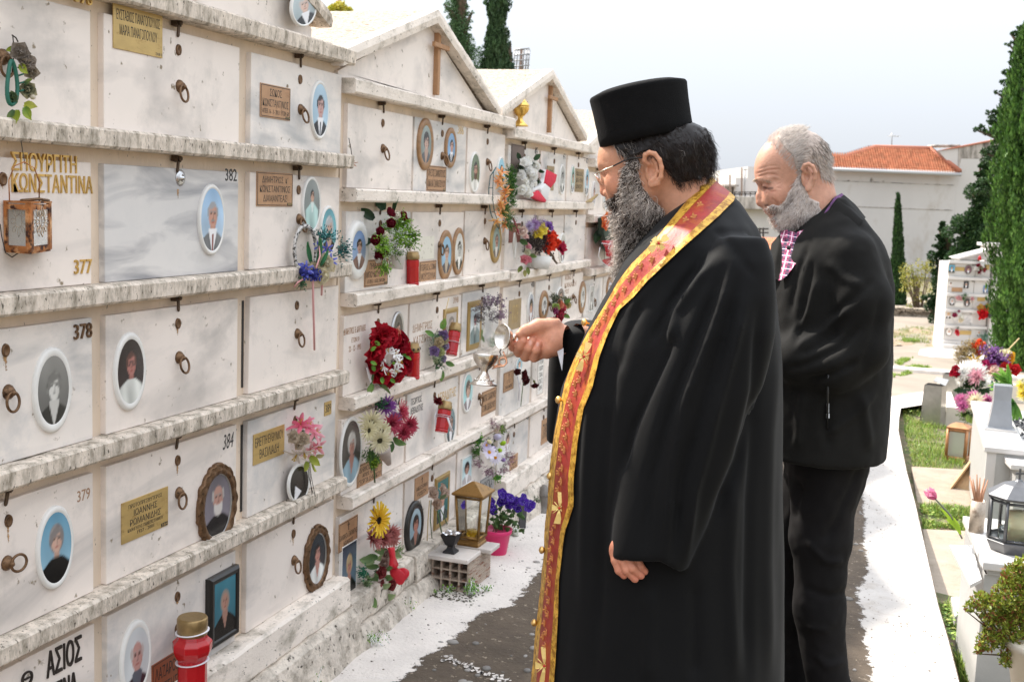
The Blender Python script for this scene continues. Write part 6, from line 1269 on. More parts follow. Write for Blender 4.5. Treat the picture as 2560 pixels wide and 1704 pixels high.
def candle(label,px,pyt,pyb,wpx,x=-.02,tilt=0,capf=.17,ribbon=False,holes=False,stick=False,grp='red grave candles'):
    bot=on_x(px,pyb,x); top=on_x(px+tilt,pyt,x); ax=top-bot; H=np.linalg.norm(ax); ax/=H; r=wpx/2*mpp(bot)
    T=thing('grave_candle',label,'candle',bot,grp)
    g=G(); g.lathe([(0,0),(r*.92,0),(r*.97,H*.03),(r*.97,H*.07),(r*.9,H*.09),(r*.96,H*.12),(r*.96,H*.55),(r*1.0,H*.57),(r*1.0,H*(.97-capf)),(r*.80,H*(1-capf)),(0,H*(1-capf))],bot,8 if not holes else 20,axis=ax,smooth=False); obj('glass_jar',g,M_red,T,bevel=.001)
    g=G(); g.lathe([(0,H*.05),(r*.72,H*.05),(r*.72,H*.5),(0,H*.5)],bot,14,axis=ax); obj('wax',g,M_redwax,T)
    g=G(); g.lathe([(0,H*(1-capf)),(r*.98,H*(1-capf)),(r*1.0,H*(1-capf*.9)),(r*1.0,H*(1-capf*.45)),(r*.9,H*(1-capf*.38)),(r*.88,H*.985),(r*.8,H),(0,H*.995)],bot,26,axis=ax); cp=obj('cap',g,M_cap,T)
    if holes:
        for k in range(9):
            an=k*.7; e1=np.cross(ax,[0,1,0]); e1/=np.linalg.norm(e1); e2=np.cross(ax,e1); d=e1*math.cos(an)+e2*math.sin(an); g=G(); g.ell(bot+ax*H*(1-capf*.62)+d*r*.97,(r*.16,r*.16,r*.2),8,5); obj('vent_hole',g,M_black,cp)
    if ribbon:
        for k in ribbon:
            t=np.linspace(0,2*np.pi,24,endpoint=False); e1=np.cross(ax,[0,1,0]); e1/=np.linalg.norm(e1); e2=np.cross(ax,e1)
            g=G(); g.tube([bot+ax*H*(k+.012*math.sin(q))+ (e1*math.cos(q)+e2*math.sin(q))*r*1.05 for q in t],r*.10,6,closed=True,flat=.35,flatdir=ax); obj('ribbon',g,M_rib,T)
    return T,bot,ax,H,r
random.seed(11)
# -- far left: dried garland hanging from the ring, on a green plastic loop
M_gplas=mat('green_plastic',(.02,.13,.09),.35)
t=bunch('dried_garland','dried rosebuds and leaves hanging on a green plastic loop from the left ring','garland',(45,310),
 [('rose',('b9aca0','8f857a'),52,130,20,.04),('rose',('b5a99e','9a8d80'),66,158,20,.045),('rose',('c2b6a6','9f9281'),80,180,15,.04),('rose',('3f5a4e','b9b08e'),70,225,18,.04),('bud',('d9cdb8','b9b54a'),78,240,13,.045,-20),('bud',('cfc7a0','9aa63a'),70,255,12,.04,-30),('rose',('3c584a','75855a'),28,245,14,.03),
  ('leaf',('8b9a2e','b7bf55'),50,160,32,.04,-50),('leaf',('a9ad3f','c7c56a'),60,262,34,.04,-10),('leaf',('7e8f2a','b0b84a'),45,275,34,.045,-95),('leaf',('5a7a2c','a9b23f'),62,268,36,.05,-60),('leaf',('3c5a3a','7a8a3a'),35,275,30,.04,-110),('leaf',('47664a','8f9a4a'),60,212,24,.04,30),('leaf',('5a7a2c','a9b23f'),40,120,22,.03,200)],
 stems=[([(32,90,.03),(36,130,.03),(30,180,.03)],.0012,M_dark),([(45,310,.035),(52,350,.04),(58,385,.04),(62,410,.05)],.0009,M_dark),([(30,88,.02),(40,95,.03),(45,105,.035)],.0015,M_dark)])
g=G(); pts=[(29+17*math.sin(q)*(.72+.28*math.cos(q+.4)*-1),207-55*math.cos(q)) for q in np.linspace(0,6.283,25)]; g.tube([on_x(a,b,FACE+.035) for a,b in pts],.0042,8); obj('plastic_loop',g,M_gplas,t)
for y in (170,190,210,230): g=G(); g.tube([on_x(44,y,FACE+.035),on_x(60,y-5,FACE+.045)],.0018,5); obj('loop_spike',g,M_gplas,t)
g=G(); th=np.linspace(0,2*np.pi,20,endpoint=False); c=on_x(8,60,FACE+.02); 
# -- rusty lantern hung on wire
M_rust=mat('rusty_tin',(.36,.13,.035),.7,.2,var=.4,vscale=22,dark='d9a877',dscale=18,dmin=.5,dmax=.62,dark2='3a1a10',d2scale=28,d2min=.52,d2max=.6,bump=.5,bscale=120,bdist=.002)
M_glass=mat('dusty_glass',(.86,.88,.86),.12,trans=.9,ior=1.1,spec=.5)
def lp(px,py,s=.0): return on_x(px,py,FACE+s)
LT=thing('hanging_lantern','rusty tin lantern with wire flower panes hanging below gold letters, far left','lantern',lp(70,632,.05))
x0,x1,x2=lp(8,560,.0)[1],lp(70,560,.06)[1],lp(126,560,.02)[1]; zt=lp(70,508,.05)[2]; zb=lp(70,628,.05)[2]
# hexagonal body seen edge on: two front panes
cxy=[(FACE+.004,x0),(FACE+.075,lp(74,560,.075)[1]),(FACE+.02,x2)]
g=G(); g.prism([(cxy[0][0]-.0,cxy[0][1]),(cxy[1][0],cxy[1][1]),(cxy[2][0],cxy[2][1]),(FACE+.004,x2-.01)],2,zb-.004,zb+.004); obj('base',g,M_rust,LT)
g=G(); g.prism([(cxy[0][0]-.0,cxy[0][1]-.004),(cxy[1][0]+.004,cxy[1][1]),(cxy[2][0],cxy[2][1]+.006),(FACE+.004,x2-.01)],2,zt,zt+.004); obj('lid',g,M_rust,LT)
g=G(); g.tube([(FACE+.03,x0+.02,zt+.005),(FACE+.04,(x0+x2)/2,zt+.009),(FACE+.03,x2-.02,zt+.006)],.006,8,flat=.5); obj('dome',g,M_bronze,LT)
for (a,b) in ((cxy[0],cxy[1]),(cxy[1],cxy[2])):
    A=np.array([a[0],a[1],0]); B=np.array([b[0],b[1],0]); e=(B-A)/np.linalg.norm(B-A); W_=np.linalg.norm(B-A); n_=np.array([e[1],-e[0],0]); n_*=np.sign(n_[0]) or 1
    def Q(u,v,o=0): return A+e*u*W_+np.array([0,0,zb+(zt-zb)*v])+n_*o
    for u in (.06,.94): g=G(); g.obox(Q(u,.5),e*W_*.06,n_*.003,np.array([0,0,(zt-zb)/2])); obj('post',g,M_rust,LT)
    for v in (.06,.92): g=G(); g.obox(Q(.5,v),e*W_*.44,n_*.0028,np.array([0,0,(zt-zb)*.055])); obj('rail',g,M_rust,LT)
    g=G(); g.obox(Q(.5,.5),e*W_*.42,n_*.0006,np.array([0,0,(zt-zb)*.42])); pn=obj('pane',g,M_glass,LT)
    g=G(); th=np.linspace(0,2*np.pi,17); R_=.16
    g.tube([Q(.5+.13*math.cos(q),.62+.13*math.sin(q),.004) for q in th],.0011,5)
    for k in range(8):
        a_=k*math.pi/4; L=.34
        g.tube([Q(.5+math.cos(a_+w_)*rr,.62+math.sin(a_+w_)*rr*.95,.004) for w_,rr in ((-.12,.14),(-.22,L*.8),(0,L),(.22,L*.8),(.12,.14))],.0010,5)
    obj('wire_flower',g,mat('pale_wire',(.55,.42,.3),.5,.5),pn)
g=G(); g.tube([lp(24,506,.03),lp(22,450,.04),lp(36,415,.045),lp(60,405,.05),lp(86,420,.045),lp(98,455,.04),lp(98,508,.03)],.0013,6); obj('bail_wire',g,M_rust,LT)
g=G(); g.tube([lp(0,560,.01),lp(4,590,.02),lp(14,632,.03),lp(30,643,.03),lp(46,632,.03)],.0012,6); obj('loose_wire',g,M_dark,LT)
# -- wicker ring with blue flowers and pink ribbons
M_wick=mat('whitewashed_wicker',(.62,.60,.57),.8,dark='2b2622',dscale=90,dmin=.5,dmax=.56); M_pink=mat('pink_ribbon',(.68,.34,.33),.5); M_wickw=mat('white_wicker',(.72,.70,.66),.8,bump=.5,bscale=200)
t=bunch('wicker_wreath','whitewashed wicker ring with blue flowers and trailing pink ribbons on the ledge','wreath',(775,690),
 [('lily',('4a4fae','6d74c9','d9b52a'),795,614,14,.03),('lily',('4f55b4','7c82cf'),817,622,15,.04),('lily',('5a60b8','8489d6'),826,652,17,.05),('cluster',('4a4fae','6f76cc'),755,680,18,.05),('cluster',('4248a6','6f76cc'),782,686,18,.055),('lily',('4a4fae','8489d6'),765,672,18,.06),
  ('rose',('e9e2cf','cfc4a6'),810,658,20,.05),('rose',('efe6cf','d9cfae'),800,688,20,.06),('rose',('e3dcc6','b9ab8a'),785,672,14,.05),('rose',('ede4cf','d4c7a4'),822,668,14,.05),
  ('tuft',('2f6f6f','4f9a94'),812,600,30,.04,70),('tuft',('2f6f6f','4f9a94'),845,628,30,.04,5),('longleaf',('2f6a4a','4f8a5a'),790,660,60,.04,75),('longleaf',('2a5f40','4f8a5a'),780,660,52,.04,100),('longleaf',('2f6a4a','5a9a6a'),800,665,44,.05,60),('tuft',('3a6a4a','5a8a5a'),762,700,22,.05,-150)],
 stems=[([(782,690,.06),(783,750,.05),(785,820,.03),(786,874,.012)],.0035,M_pink),([(806,690,.06),(805,715,.05),(804,737,.03)],.0035,M_pink),([(770,690,.06),(745,705,.05),(735,718,.04)],.0028,M_pink),([(790,670,.07),(800,640,.06),(797,615,.05)],.0028,M_pink)])
for q in range(3):
    g=G(); th=np.linspace(0,2*np.pi,60); rr=np.array([1+.06*math.sin(9*a+q*2.1) for a in th])
    g.tube([on_x(763+27*math.cos(a)*r_,625+60*math.sin(a)*r_,FACE+.022+.006*math.cos(9*a+q*2.1)) for a,r_ in zip(th[:-1],rr)],.0042,7,closed=True); obj('wicker_strand',g,M_wick,t)
# -- pink and beige artificial flowers with wires
bunch('artificial_posy','pink lily and beige roses bunch above the tilted dark oval plaque','flowers',(760,1240),
 [('lily',('d9506e','e98fa2'),752,1062,34,.03,95),('lily',('cf4a68','eba0ae'),768,1068,32,.04,60),('lily',('e07f92','efc0c4'),785,1082,30,.04,20),('lily',('d9627a','efb9bf'),790,1115,28,.04,-20),('lily',('d98a96','efc8c8'),775,1122,24,.04,-50),
  ('rose',('d9cab6','bfae98'),732,1092,14,.05),('rose',('dfd0bc','c4b39c'),758,1096,15,.055),('rose',('d9cab6','bfae98'),745,1110,12,.05),('lily',('cbbfb0','d9d0c4'),742,1135,30,.04,-120),('lily',('c9bdb0','ded4c8'),760,1130,26,.045,-80),
  ('leaf',('8a9a3a','b3b84f'),775,1140,32,.04,-40),('leaf',('9aa644','c0c45a'),780,1150,28,.04,-70),('leaf',('7a8a34','a9ae4a'),768,1150,26,.04,-100),('leaf',('a9a070','c9c090'),790,1140,20,.04,10)],
 stems=[([(770,1150,.04),(772,1190,.035),(778,1215,.04),(786,1245,.04)],.001,M_dark),([(774,1150,.04),(778,1190,.04),(788,1240,.045)],.001,M_dark),([(772,1150,.04),(776,1200,.04),(781,1246,.04)],.001,M_dark)])
# -- ranunculus pot
t=bunch('flower_pot','white metal pot of dark red and white ranunculus with bright greenery','potted flowers',(985,675),
 [('leaf',DG,935,548,38,.03,140),('leaf',('2f4a33','4d6a45'),960,525,44,.03,110),('leaf',('2c4630','4d6a45'),985,530,32,.03,75),('leaf',DG,930,600,30,.03,200),('leaf',('6a8a3a','8aaa4a'),960,650,30,.05,-80),
  ('ranunculus',('6d1424','4a0e18'),969,537,15,.06),('ranunculus',('e9e4d8','d9d2be'),989,540,12,.07),('ranunculus',('7a1626','4a0e18'),1003,538,12,.06),('ranunculus',('6d1424','3a0a12'),974,557,14,.08),('ranunculus',('701528','4a0e18'),945,577,13,.06),('ranunculus',('e9e4d8','cfc7b0'),958,590,12,.07),('ranunculus',('7a1626','4a0e18'),1010,552,10,.06),
  ('ranunculus',('6d1424','4a0e18'),932,598,15,.05),('ranunculus',('6a1322','4a0e18'),940,640,15,.05),('ranunculus',('641020','3a0a12'),958,632,12,.06),('ranunculus',('e9e4d8','cfc7b0'),945,650,9,.06)]
 +ring_items('tuft',[('7fae2f','b0d45a'),('5f8f2a','93bb44'),('e6ebdd','8fb04a')],980,592,42,44,18,24,.07,full=True)+[('tuft',('6f9f2f','a3c94a'),960,660,22,.06,-90)])
def rim_at(px,py,x): return on_x(px,py,x)
g=G(); a=on_x(993,630,.0); b=on_x(990,672,.0); r=22*mpp(a); ax=(a-b); H=np.linalg.norm(ax); g.lathe([(0,0),(r*.78,0),(r*1.0,H*.97),(r*1.04,H),(r*.95,H),(r*.9,H*.8),(0,H*.8)],b,24,axis=ax); obj('pot',g,M_ceram,t)
candle('red candle with brass cap standing on the ledge beside the white flower pot',1032,629,712,34,x=-.025,capf=.22)
# -- orange lilies wreath
it=[]
for k in range(13):
    a=random.uniform(0,6.28); it.append(('lily',('e8a25a','f4cf8a','d98a2a') if k%2 else ('ef9c5f','f6b98a','d98a2a'),1255+15*math.cos(a)*random.random(),425+142*(k+.5)/13,17,.06,random.uniform(60,300)))
it+=[('tuft',('3f7a35','86ad52'),1262+random.uniform(-8,16),425+140*k/14,16,.055) for k in range(15)]
t=bunch('lily_wreath','orange and yellow lily garland on an oval green wire frame','wreath',(1250,575),it)
g=G(); fr=[(1226,440),(1222,470),(1222,500),(1226,530),(1236,558),(1248,572)]; fr2=[(1234,430),(1232,470),(1232,500),(1236,530),(1244,552),(1250,560)]
M_bluew=mat('blue_green_wire',(.03,.10,.11),.4)
g.tube([lp(a,b,.03) for a,b in [(1240,418)]+fr],.0024,6); g.tube([lp(a,b,.05) for a,b in [(1240,420)]+fr2],.0020,6)
for p,q in zip(fr,fr2): g.tube([lp(*p,.03),lp(*q,.05)],.0016,5)
obj('wire_frame',g,M_bluew,t)
# -- red and white rose wreath
it=ring_items('rose',[('8f0f1c','b3182a'),('a0121f','c22034'),('7c0c18','a3142a')],970,890,38,52,15,22,.05)+[('rose',('e5806a','efa08a'),988,832,12,.06),('carnation',('8f0f1c','b3182a'),955,835,24,.06),('carnation',('96101e','b8182a'),945,850,20,.05)]
it+=[('lily',('efefec','fbfbf8'),976+19*math.cos(a),905+24*math.sin(a),19,.075,math.degrees(-a)) for a in np.linspace(0,6.28,8)[:-1]]+[('bud',('7aa83a','e9ebe0'),982,908,7,.09)]
it+=[('leaf',('4f8a2f','86b34a'),970+44*math.cos(a),890-56*math.sin(a),16,.06) for a in np.linspace(0,6.28,14)]+[('leaf',('6a8a4a','8aa45a'),932,960,26,.04,-110),('longleaf',('5a6a44','7a8a55'),940,950,46,.03,-40)]
t=bunch('rose_wreath','round wreath of red roses with a white flower centre, third row','wreath',(960,975),it,stems=[([(922,985,.02),(928,960,.03),(935,925,.04)],.004,M_stem),([(918,918,.03),(924,945,.03),(932,972,.025)],.005,M_rib)])
candle('red candle with pierced brass cap next to the red rose wreath',1032,857,946,36,x=-.02,capf=.24,holes=True)
# -- purple rose bunch and tilted candle
bunch('rose_bunch','bunch of mauve and cream roses tied beside the 398 slab portrait','flowers',(1095,935),
 [('rose',('a68bb5','8a6f9c'),1107,838,12,.05),('rose',('e0d3b9','b9a67f'),1095,855,12,.055),('rose',('a08ab0','7f6894'),1084,878,12,.06),('rose',('d9dbb0','b0b57a'),1100,878,10,.055),('rose',('9f86ae','c2b0cc'),1112,865,9,.05),('rose',('e6dfc9','c9bd9a'),1110,850,10,.05),('rose',('c9b6cf','a68bb5'),1105,895,9,.05),('rose',('a9bd8f','dfe3c4'),1092,900,9,.05),
  ('leaf',('5f8a3f','8fb05a'),1104,822,26,.04,70),('leaf',('4f7a3a','7a9a4a'),1085,840,24,.04,150),('leaf',('56804a','86a35a'),1115,905,22,.04,-20),('leaf',('56804a','86a35a'),1104,925,26,.04,-90),('leaf',('4a7040','7a9a4a'),1098,915,22,.04,-130)]
 +ring_items('tuft',[('3f6a44','6f9a6a'),('8fa68a','cfd8c4')],1093,880,18,44,9,16,.045,full=True),stems=[([(1107,810,.045),(1114,780,.05),(1122,745,.055)],.0018,mat('straw',(.6,.45,.22),.7))])
T,bot,ax,H,r=candle('tilted red candle with brass cap and white tie by a gold framed portrait',1128,808,888,32,x=.0,tilt=12,capf=.25,ribbon=(.40,))
# -- lilac in cellophane
M_cell=mat('cellophane',(.96,.96,.97),.08,trans=1,ior=1.12,spec=.6,alpha=.55)
t=bunch('lilac_bunch','dried lilac sprigs wrapped in clear cellophane above the silver censer','flowers',(1225,870),
 [('spray',('8a6f8f','b79ab0'),1222,775,30,.06,90),('spray',('7f6a86','a98ca5'),1238,765,26,.06,60),('spray',('8a7f8a','b0a0a8'),1210,775,26,.06,120),('spray',('a07aa0','c09ab8'),1240,790,26,.06,10),('spray',('77707a','9a8f99'),1212,800,24,.05,170),('spray',('8a8088','a89aa2'),1225,800,24,.05,60),('rose',('e9ece6','cfd6c4'),1235,848,13,.04),('rose',('eef0ea','cfd6c4'),1222,858,12,.04),('leaf',('a9c08a','7fa05a'),1240,838,18,.04,30),('longleaf',('7f9a6a','a9b98a'),1210,855,30,.04,100)])
g=G(); th=np.linspace(-1.2,1.2,9); Pc=np.array([[on_x(1222+w_*math.sin(a)+rng.normal()*1.2,y,FACE+.02+.05*math.cos(a)+rng.normal()*.003) for a in th] for y,w_ in ((800,16),(815,12),(830,16),(850,24),(870,30),(882,34))]); g.grid(Pc); obj('wrapper',g,M_cell,t)
# -- white rose bunch and red stocking
it=ring_items('rose',[('f4f1e8','ffffff'),('efece2','fdfcf8')],1318,440,24,46,30,10,.06,full=True)+[('leaf',DG,1300,400,18,.04,110),('leaf',DG,1292,450,16,.04,200),('leaf',('2f4a33','4d6a45'),1335,400,20,.04,40),('leaf',DG,1300,475,18,.04,-130),('leaf',DG,1345,425,16,.05,-20)]+ring_items('tuft',[('2c4a30','4d6a45')],1316,438,24,46,7,12,.03,full=True)
t=bunch('rose_bouquet','oval bouquet of small white roses hanging in the top row of the third block','flowers',(1318,490),it)
st=thing('christmas_stocking','red and white felt stocking hanging beside the white rose bouquet','stocking',on_x(1345,505,.0))
def felt(name,pts,m,s0=.0,s1=.025): 
    Pp=[on_x(a,b,s0) for a,b in pts]; g=G(); n=len(Pp); Pq=[p+np.array([s1,0,0]) for p in Pp]
    g.add(Pp+Pq,[tuple(range(n))[::-1],tuple(range(n,2*n))]+[(i,(i+1)%n,n+(i+1)%n,n+i) for i in range(n)],0,None,True); obj(name,g,m,st,bevel=.004)
M_felt=mat('red_felt',(.62,.03,.06),.85,var=.15,vscale=60,bump=.4,bscale=300); M_feltw=mat('white_felt',(.74,.73,.72),.9,bump=.4,bscale=300)
felt('leg',[(1358,424),(1382,436),(1378,455),(1366,470),(1352,458),(1355,440)],M_felt); felt('cuff',[(1352,458),(1366,470),(1360,490),(1354,502),(1342,485),(1341,472)],M_feltw); felt('foot',[(1336,476),(1346,488),(1356,500),(1352,506),(1338,502),(1315,490),(1318,484)],M_felt)
felt('trim',[(1353,424),(1358,424),(1354,442),(1350,460),(1340,474),(1315,482),(1318,477),(1345,462),(1352,444)],M_feltw,-.004,.02)
# -- golden censer on the ledge of the third block, blue plastic scrap
M_goldc=mat('gilded_metal',(.80,.52,.14),.30,.85)
b=on_x(1300,316,-.022); tp=on_x(1300,231,-.022); H=tp[2]-b[2]; k=H/.105
gc_=thing('golden_censer','golden footed censer with domed cross-topped lid on the ledge of the third block','censer',b)
g=G(); g.lathe([(0,0),(.026,0),(.027,.002),(.018,.010),(.009,.020),(.0075,.028),(.012,.034),(.022,.046),(.0265,.058),(.0265,.062),(0,.06)],b,28,sx=k,sy=k); 
g.v[-1][:,2]=(g.v[-1][:,2]-b[2])*k+b[2]; obj('bowl',g,M_goldc,gc_)
for q in range(14):
    a=q*2*math.pi/14; g=G(); g.tube([b+np.array([math.cos(a)*r_,math.sin(a)*r_,z_])*k for r_,z_ in ((.012,.034),(.0225,.046),(.027,.058))],.0012,5); obj('flute',g,M_goldc,gc_)
g=G(); g.lathe([(.027,.062),(.0285,.064),(.0275,.067),(.021,.076),(.012,.086),(.006,.092),(.006,.094),(.003,.096),(.002,.100),(0,.100)],(0,0,0),28,sx=k,sy=k); g.v[-1]=g.v[-1]*np.array([1,1,k])+b; lid=obj('lid',g,M_goldc,gc_)
for q in range(8):
    a=q*math.pi/4; g=G(); g.ell(b+np.array([math.cos(a)*.0215,math.sin(a)*.0215,.0765])*k,(.0022,.0022,.0022),6,4); obj('smoke_hole',g,M_black,lid)
c=b+np.array([0,0,.1035])*k; g=G(); g.box(c[0]-.001,c[0]+.001,c[1]-.0018,c[1]+.0018,c[2]-.004,c[2]+.008); g.box(c[0]-.0012,c[0]+.0012,c[1]-.005,c[1]+.005,c[2]+.001,c[2]+.0042); obj('cross',g,M_goldc,lid)
g=G(); g.tube([b+np.array([0,y,z])*k for y,z in ((.024,.056),(.034,.056),(.037,.047),(.033,.038),(.022,.040))],.0022,7); obj('handle',g,M_goldc,gc_)
M_blue=mat('blue_plastic_film',(.45,.68,.85),.25,trans=.4,spec=.6)
g=G(); c=on_x(1258,298,-.02); V=[]; 
for i in range(9):
    for j in range(6): V.append(c+np.array([(j-2.5)*.007,(i-4)*.016,.010*abs(math.sin(i*1.7+j*2.1))+.004*random.random()-.006]))
g.grid(np.array(V).reshape(9,6,3)); o=obj('plastic_bag',g,M_blue,None,'crumpled pale blue plastic bag on the ledge left of the golden censer','plastic bag')
# -- leaning plate end
g=G(); A=[on_x(*p) for p in ((1462,505,-.01),(1493,484,.0),(1496,487,.03),(1478,505,.03))]; g.add(A,[(0,1,2,3)],0,None,False); g.add([p-np.array([0,0,.002]) for p in A],[(3,2,1,0)],0,None,False); obj('loose_plate',g,M_brass,None,'loose bent brass plate leaning at the end of the third block ledge','name plate')
# -- white basket of mixed flowers
t=bunch('flower_basket','white wicker basket with mixed red, yellow and pink flowers in the third block','flower basket',(1340,672),
 [('mum',('c9a6cf','a98ab9'),1335,562,14,.06),('mum',('7a5aa0','a58ac4'),1352,560,13,.06),('mum',('d9cfe0','b9a6cf'),1322,565,12,.06),('carnation',('d9c22a','efe06a'),1352,575,14,.07),('carnation',('d4b92a','ecd95a'),1345,583,12,.075),('carnation',('7a4fa0','9a74be'),1372,566,10,.06),('carnation',('d9301c','ef5a3a'),1372,595,15,.07),('carnation',('cf2a18','ea4f30'),1380,590,12,.07),('carnation',('d4301c','f0583a'),1372,612,16,.075),('carnation',('c92a1a','ea4f30'),1385,608,12,.07),('carnation',('d9301c','ef5a3a'),1368,622,13,.07),('carnation',('a3183c','c43a5a'),1400,622,13,.06),
  ('rose',('e9c9c9','efe3d4'),1304,576,12,.07),('rose',('e6b9b9','f0d9cf'),1310,592,10,.07),('rose',('efe3d4','e0cdb0'),1300,570,9,.06),('rose',('d98a96','e9b9c0'),1318,617,9,.06),('rose',('e6a3a6','d98a96'),1308,650,11,.07),('rose',('e9a9ad','d98a96'),1318,650,10,.07),('rose',('ece6d8','cfd0b0'),1316,630,9,.06),('leaf',('6d8a3f','93a85a'),1322,580,18,.05,60),('leaf',('3a5a34','5a7a44'),1300,600,22,.05,-30),('leaf',('4a6a3a','7a9450'),1322,635,20,.06,-20),('leaf',('5a6a2f','8a944a'),1305,665,18,.06,-120),('leaf',('5a6a2f','8a944a'),1318,668,18,.06,-80),('leaf',('8a8a4a','b0a86a'),1312,675,16,.06,-90)]
 +ring_items('tuft',[('3a3230','5a4a48'),('5a504c','8a7f78')],1345,608,30,22,10,20,.04,full=True)+ring_items('spray',[('cbb6c9','efe6ea')],1330,570,24,14,4,18,.05,full=True),
 stems=[([(1368,628,.05),(1382,645,.05),(1392,658,.05)],.006,M_stemb),([(1372,630,.05),(1384,640,.06),(1388,655,.06)],.004,M_stemb),([(1283,545,.05),(1290,565,.06),(1298,585,.06),(1312,590,.06)],.005,mat('crimson_ribbon',(.32,.02,.06),.5))])
g=G(); 
for q in range(5): g.tube([on_x(1287-3+q*1.2+2*math.sin(y*.1+q),y,.0+.01*math.sin(q)) for y in range(582,650,8)],.0028,6)
obj('basket_handle',g,M_wickw,t)
g=G(); a=on_x(1352,640,.02); b=on_x(1350,672,.02); r=30*mpp(a); ax=a-b; g.lathe([(0,0),(r*.7,0),(r*.95,np.linalg.norm(ax)),(r*.85,np.linalg.norm(ax)),(0,.01)],b,18,axis=ax); obj('basket',g,M_wickw,t)
# -- orange rose bouquet in black paper, red boot ornament
t=bunch('orange_bouquet','orange roses in dark paper with a red heart by the beard','flowers',(1515,665),
 [('rose',('e8541f','f59a5a'),1505,558,17,.08),('rose',('ea5a22','f7a868'),1520,545,13,.07),('rose',('e2481c','f08a4a'),1535,553,12,.06),('carnation',('e2481c','f08a4a'),1532,572,10,.07),('carnation',('e04a20','f28a50'),1538,582,11,.07),('rose',('b01848','c84a6a'),1542,605,14,.06),('leaf',DG,1500,575,34,.05,-110),('leaf',DG,1515,575,36,.05,-80),('leaf',DG,1530,580,32,.05,-60),('leaf',('24402a','3f6038'),1520,590,40,.04,-90),('leaf',('3f7a3a','6fa04a'),1535,562,22,.06,-10),('bud',('d9d28a','b9b04a'),1532,620,7,.07),('tuft',('3a5a34','5a7a44'),1525,600,26,.04)])
felt_t=t
def blobshape(name,pts,m,T_,s0,s1,bev=.004):
    Pp=[on_x(a,b,s0) for a,b in pts]; n=len(Pp); g=G(); Pq=[p+np.array([s1,0,0]) for p in Pp]; g.add(Pp+Pq,[tuple(range(n))[::-1],tuple(range(n,2*n))]+[(i,(i+1)%n,n+(i+1)%n,n+i) for i in range(n)],0,None,True); return obj(name,g,m,T_,bevel=bev)
M_redsh=mat('red_shiny',(.55,.015,.03),.3)
blobshape('paper_wrap',[(1494,545),(1504,540),(1540,580),(1545,620),(1528,640),(1503,620),(1494,585)],mat('dark_wrap',(.02,.045,.03),.5),t,.0,.04)
blobshape('red_ornament',[(1503,602),(1528,600),(1534,625),(1528,645),(1515,640),(1512,620)],M_redsh,t,.07,.03)
blobshape('red_tag',[(1503,650),(1534,640),(1532,668),(1515,664)],M_redsh,t,.05,.01)
g=G(); g.tube([on_x(a,b,.11) for a,b in ((1504,608),(1524,610),(1528,600),(1520,622),(1530,622),(1526,606))],.0022,5); g.tube([on_x(a,b,.07) for a,b in ((1500,618),(1496,640),(1504,655),(1518,664),(1532,650),(1531,632))],.002,5); obj('ribbon',g,M_rib,t)
# -- small red bunch third row of third block
bunch('small_bunch','small bunch of red and green artificial berries beside a wooden oval portrait','flowers',(1400,800),
 [('cluster',('a01830','c8405a'),1395,792,14,.06),('cluster',('b02038','d05068'),1402,778,12,.06),('cluster',('8f2a5a','b85a86'),1386,778,10,.06),('rose',('c83a4a','e07a7a'),1404,770,10,.06),('rose',('cf6a4a','e09a7a'),1398,760,10,.06),('rose',('8aa84a','b9c97a'),1390,768,9,.06),('rose',('d9c99a','b9a86a'),1418,762,8,.06),('leaf',('4a6a34','7a9a4a'),1412,760,18,.05,40),('leaf',('4a6a34','7a9a4a'),1408,785,18,.05,-30),('tuft',('4a5a44','8a8a6a'),1390,755,18,.04,120),('tuft',('5a6a44','9a9a6a'),1415,755,16,.04,60)])
# -- dried dark roses hanging
bunch('dried_roses','two dried dark roses on long stems taped to a slab, one drooping','dried flowers',(1303,1015),
 [('rose',('3a0f12','5a1a1c'),1305,938,13,.04),('rose',('330c10','4f1618'),1312,950,11,.045),('rose',('4a1a1c','5a2220'),1294,930,8,.03),('rose',('3a0f12','5a1a1c'),1337,960,9,.05,-80),('bud',('6a6a3a','8a8a4a'),1334,950,6,.05,-80)],
 stems=[([(1308,955,.03),(1305,985,.025),(1302,1015,.02)],.0022,M_stem),([(1315,938,.04),(1328,944,.05),(1336,952,.05)],.0012,M_stem),([(1300,955,.03),(1296,985,.02)],.0012,M_stemb),([(1294,940,.03),(1299,970,.03),(1296,1000,.02)],.004,M_rib)])
# -- cream sunflowers and red daisies
t=bunch('sunflower_bunch','bunch of cream sunflowers and dusty red daisies in a conical holder','flowers',(955,1160),
 [('sunflower',('d9cfa6','ece6c9','55503a'),927,1053,27,.07),('sunflower',('d4c99c','eae3c2','4a4630'),920,1075,24,.075),('sunflower',('d6cba0','ece6c9','55503a'),952,1076,24,.08),('sunflower',('dbd2aa','efe9d0','55503a'),948,1100,28,.085),
  ('mum',('b3364a','d9667a'),1000,1030,26,.07),('mum',('a32c40','cc5a70'),1022,1062,22,.06),('mum',('a83248','d0607a'),980,1058,24,.07),('mum',('7a3a8a','a56ab4'),966,1012,22,.05),('mum',('8a4f9a','b58ac4'),988,1045,16,.065),('mum',('a32c40','cc5a70'),1008,1080,20,.055),
  ('leaf',('4a6a3a','7a9a5a'),985,1092,26,.05,-50),('leaf',('56764a','8aa46a'),990,1100,26,.05,-20),('leaf',('3a5a34','5a7a4a'),975,1100,28,.045,-80),('longleaf',('4a6a3a','6a8a4a'),930,1110,60,.04,-90),('tuft',('4f7a3a','7a9a4a'),930,1130,28,.04,-95),('tuft',('2f6a44','4f8a5a'),950,1020,24,.04,110),('cluster',('6a8a1f','9ab52f'),934,1156,12,.06)],
 stems=[([(932,1120,.04),(935,1165,.045),(937,1205,.035)],.003,M_stem)])
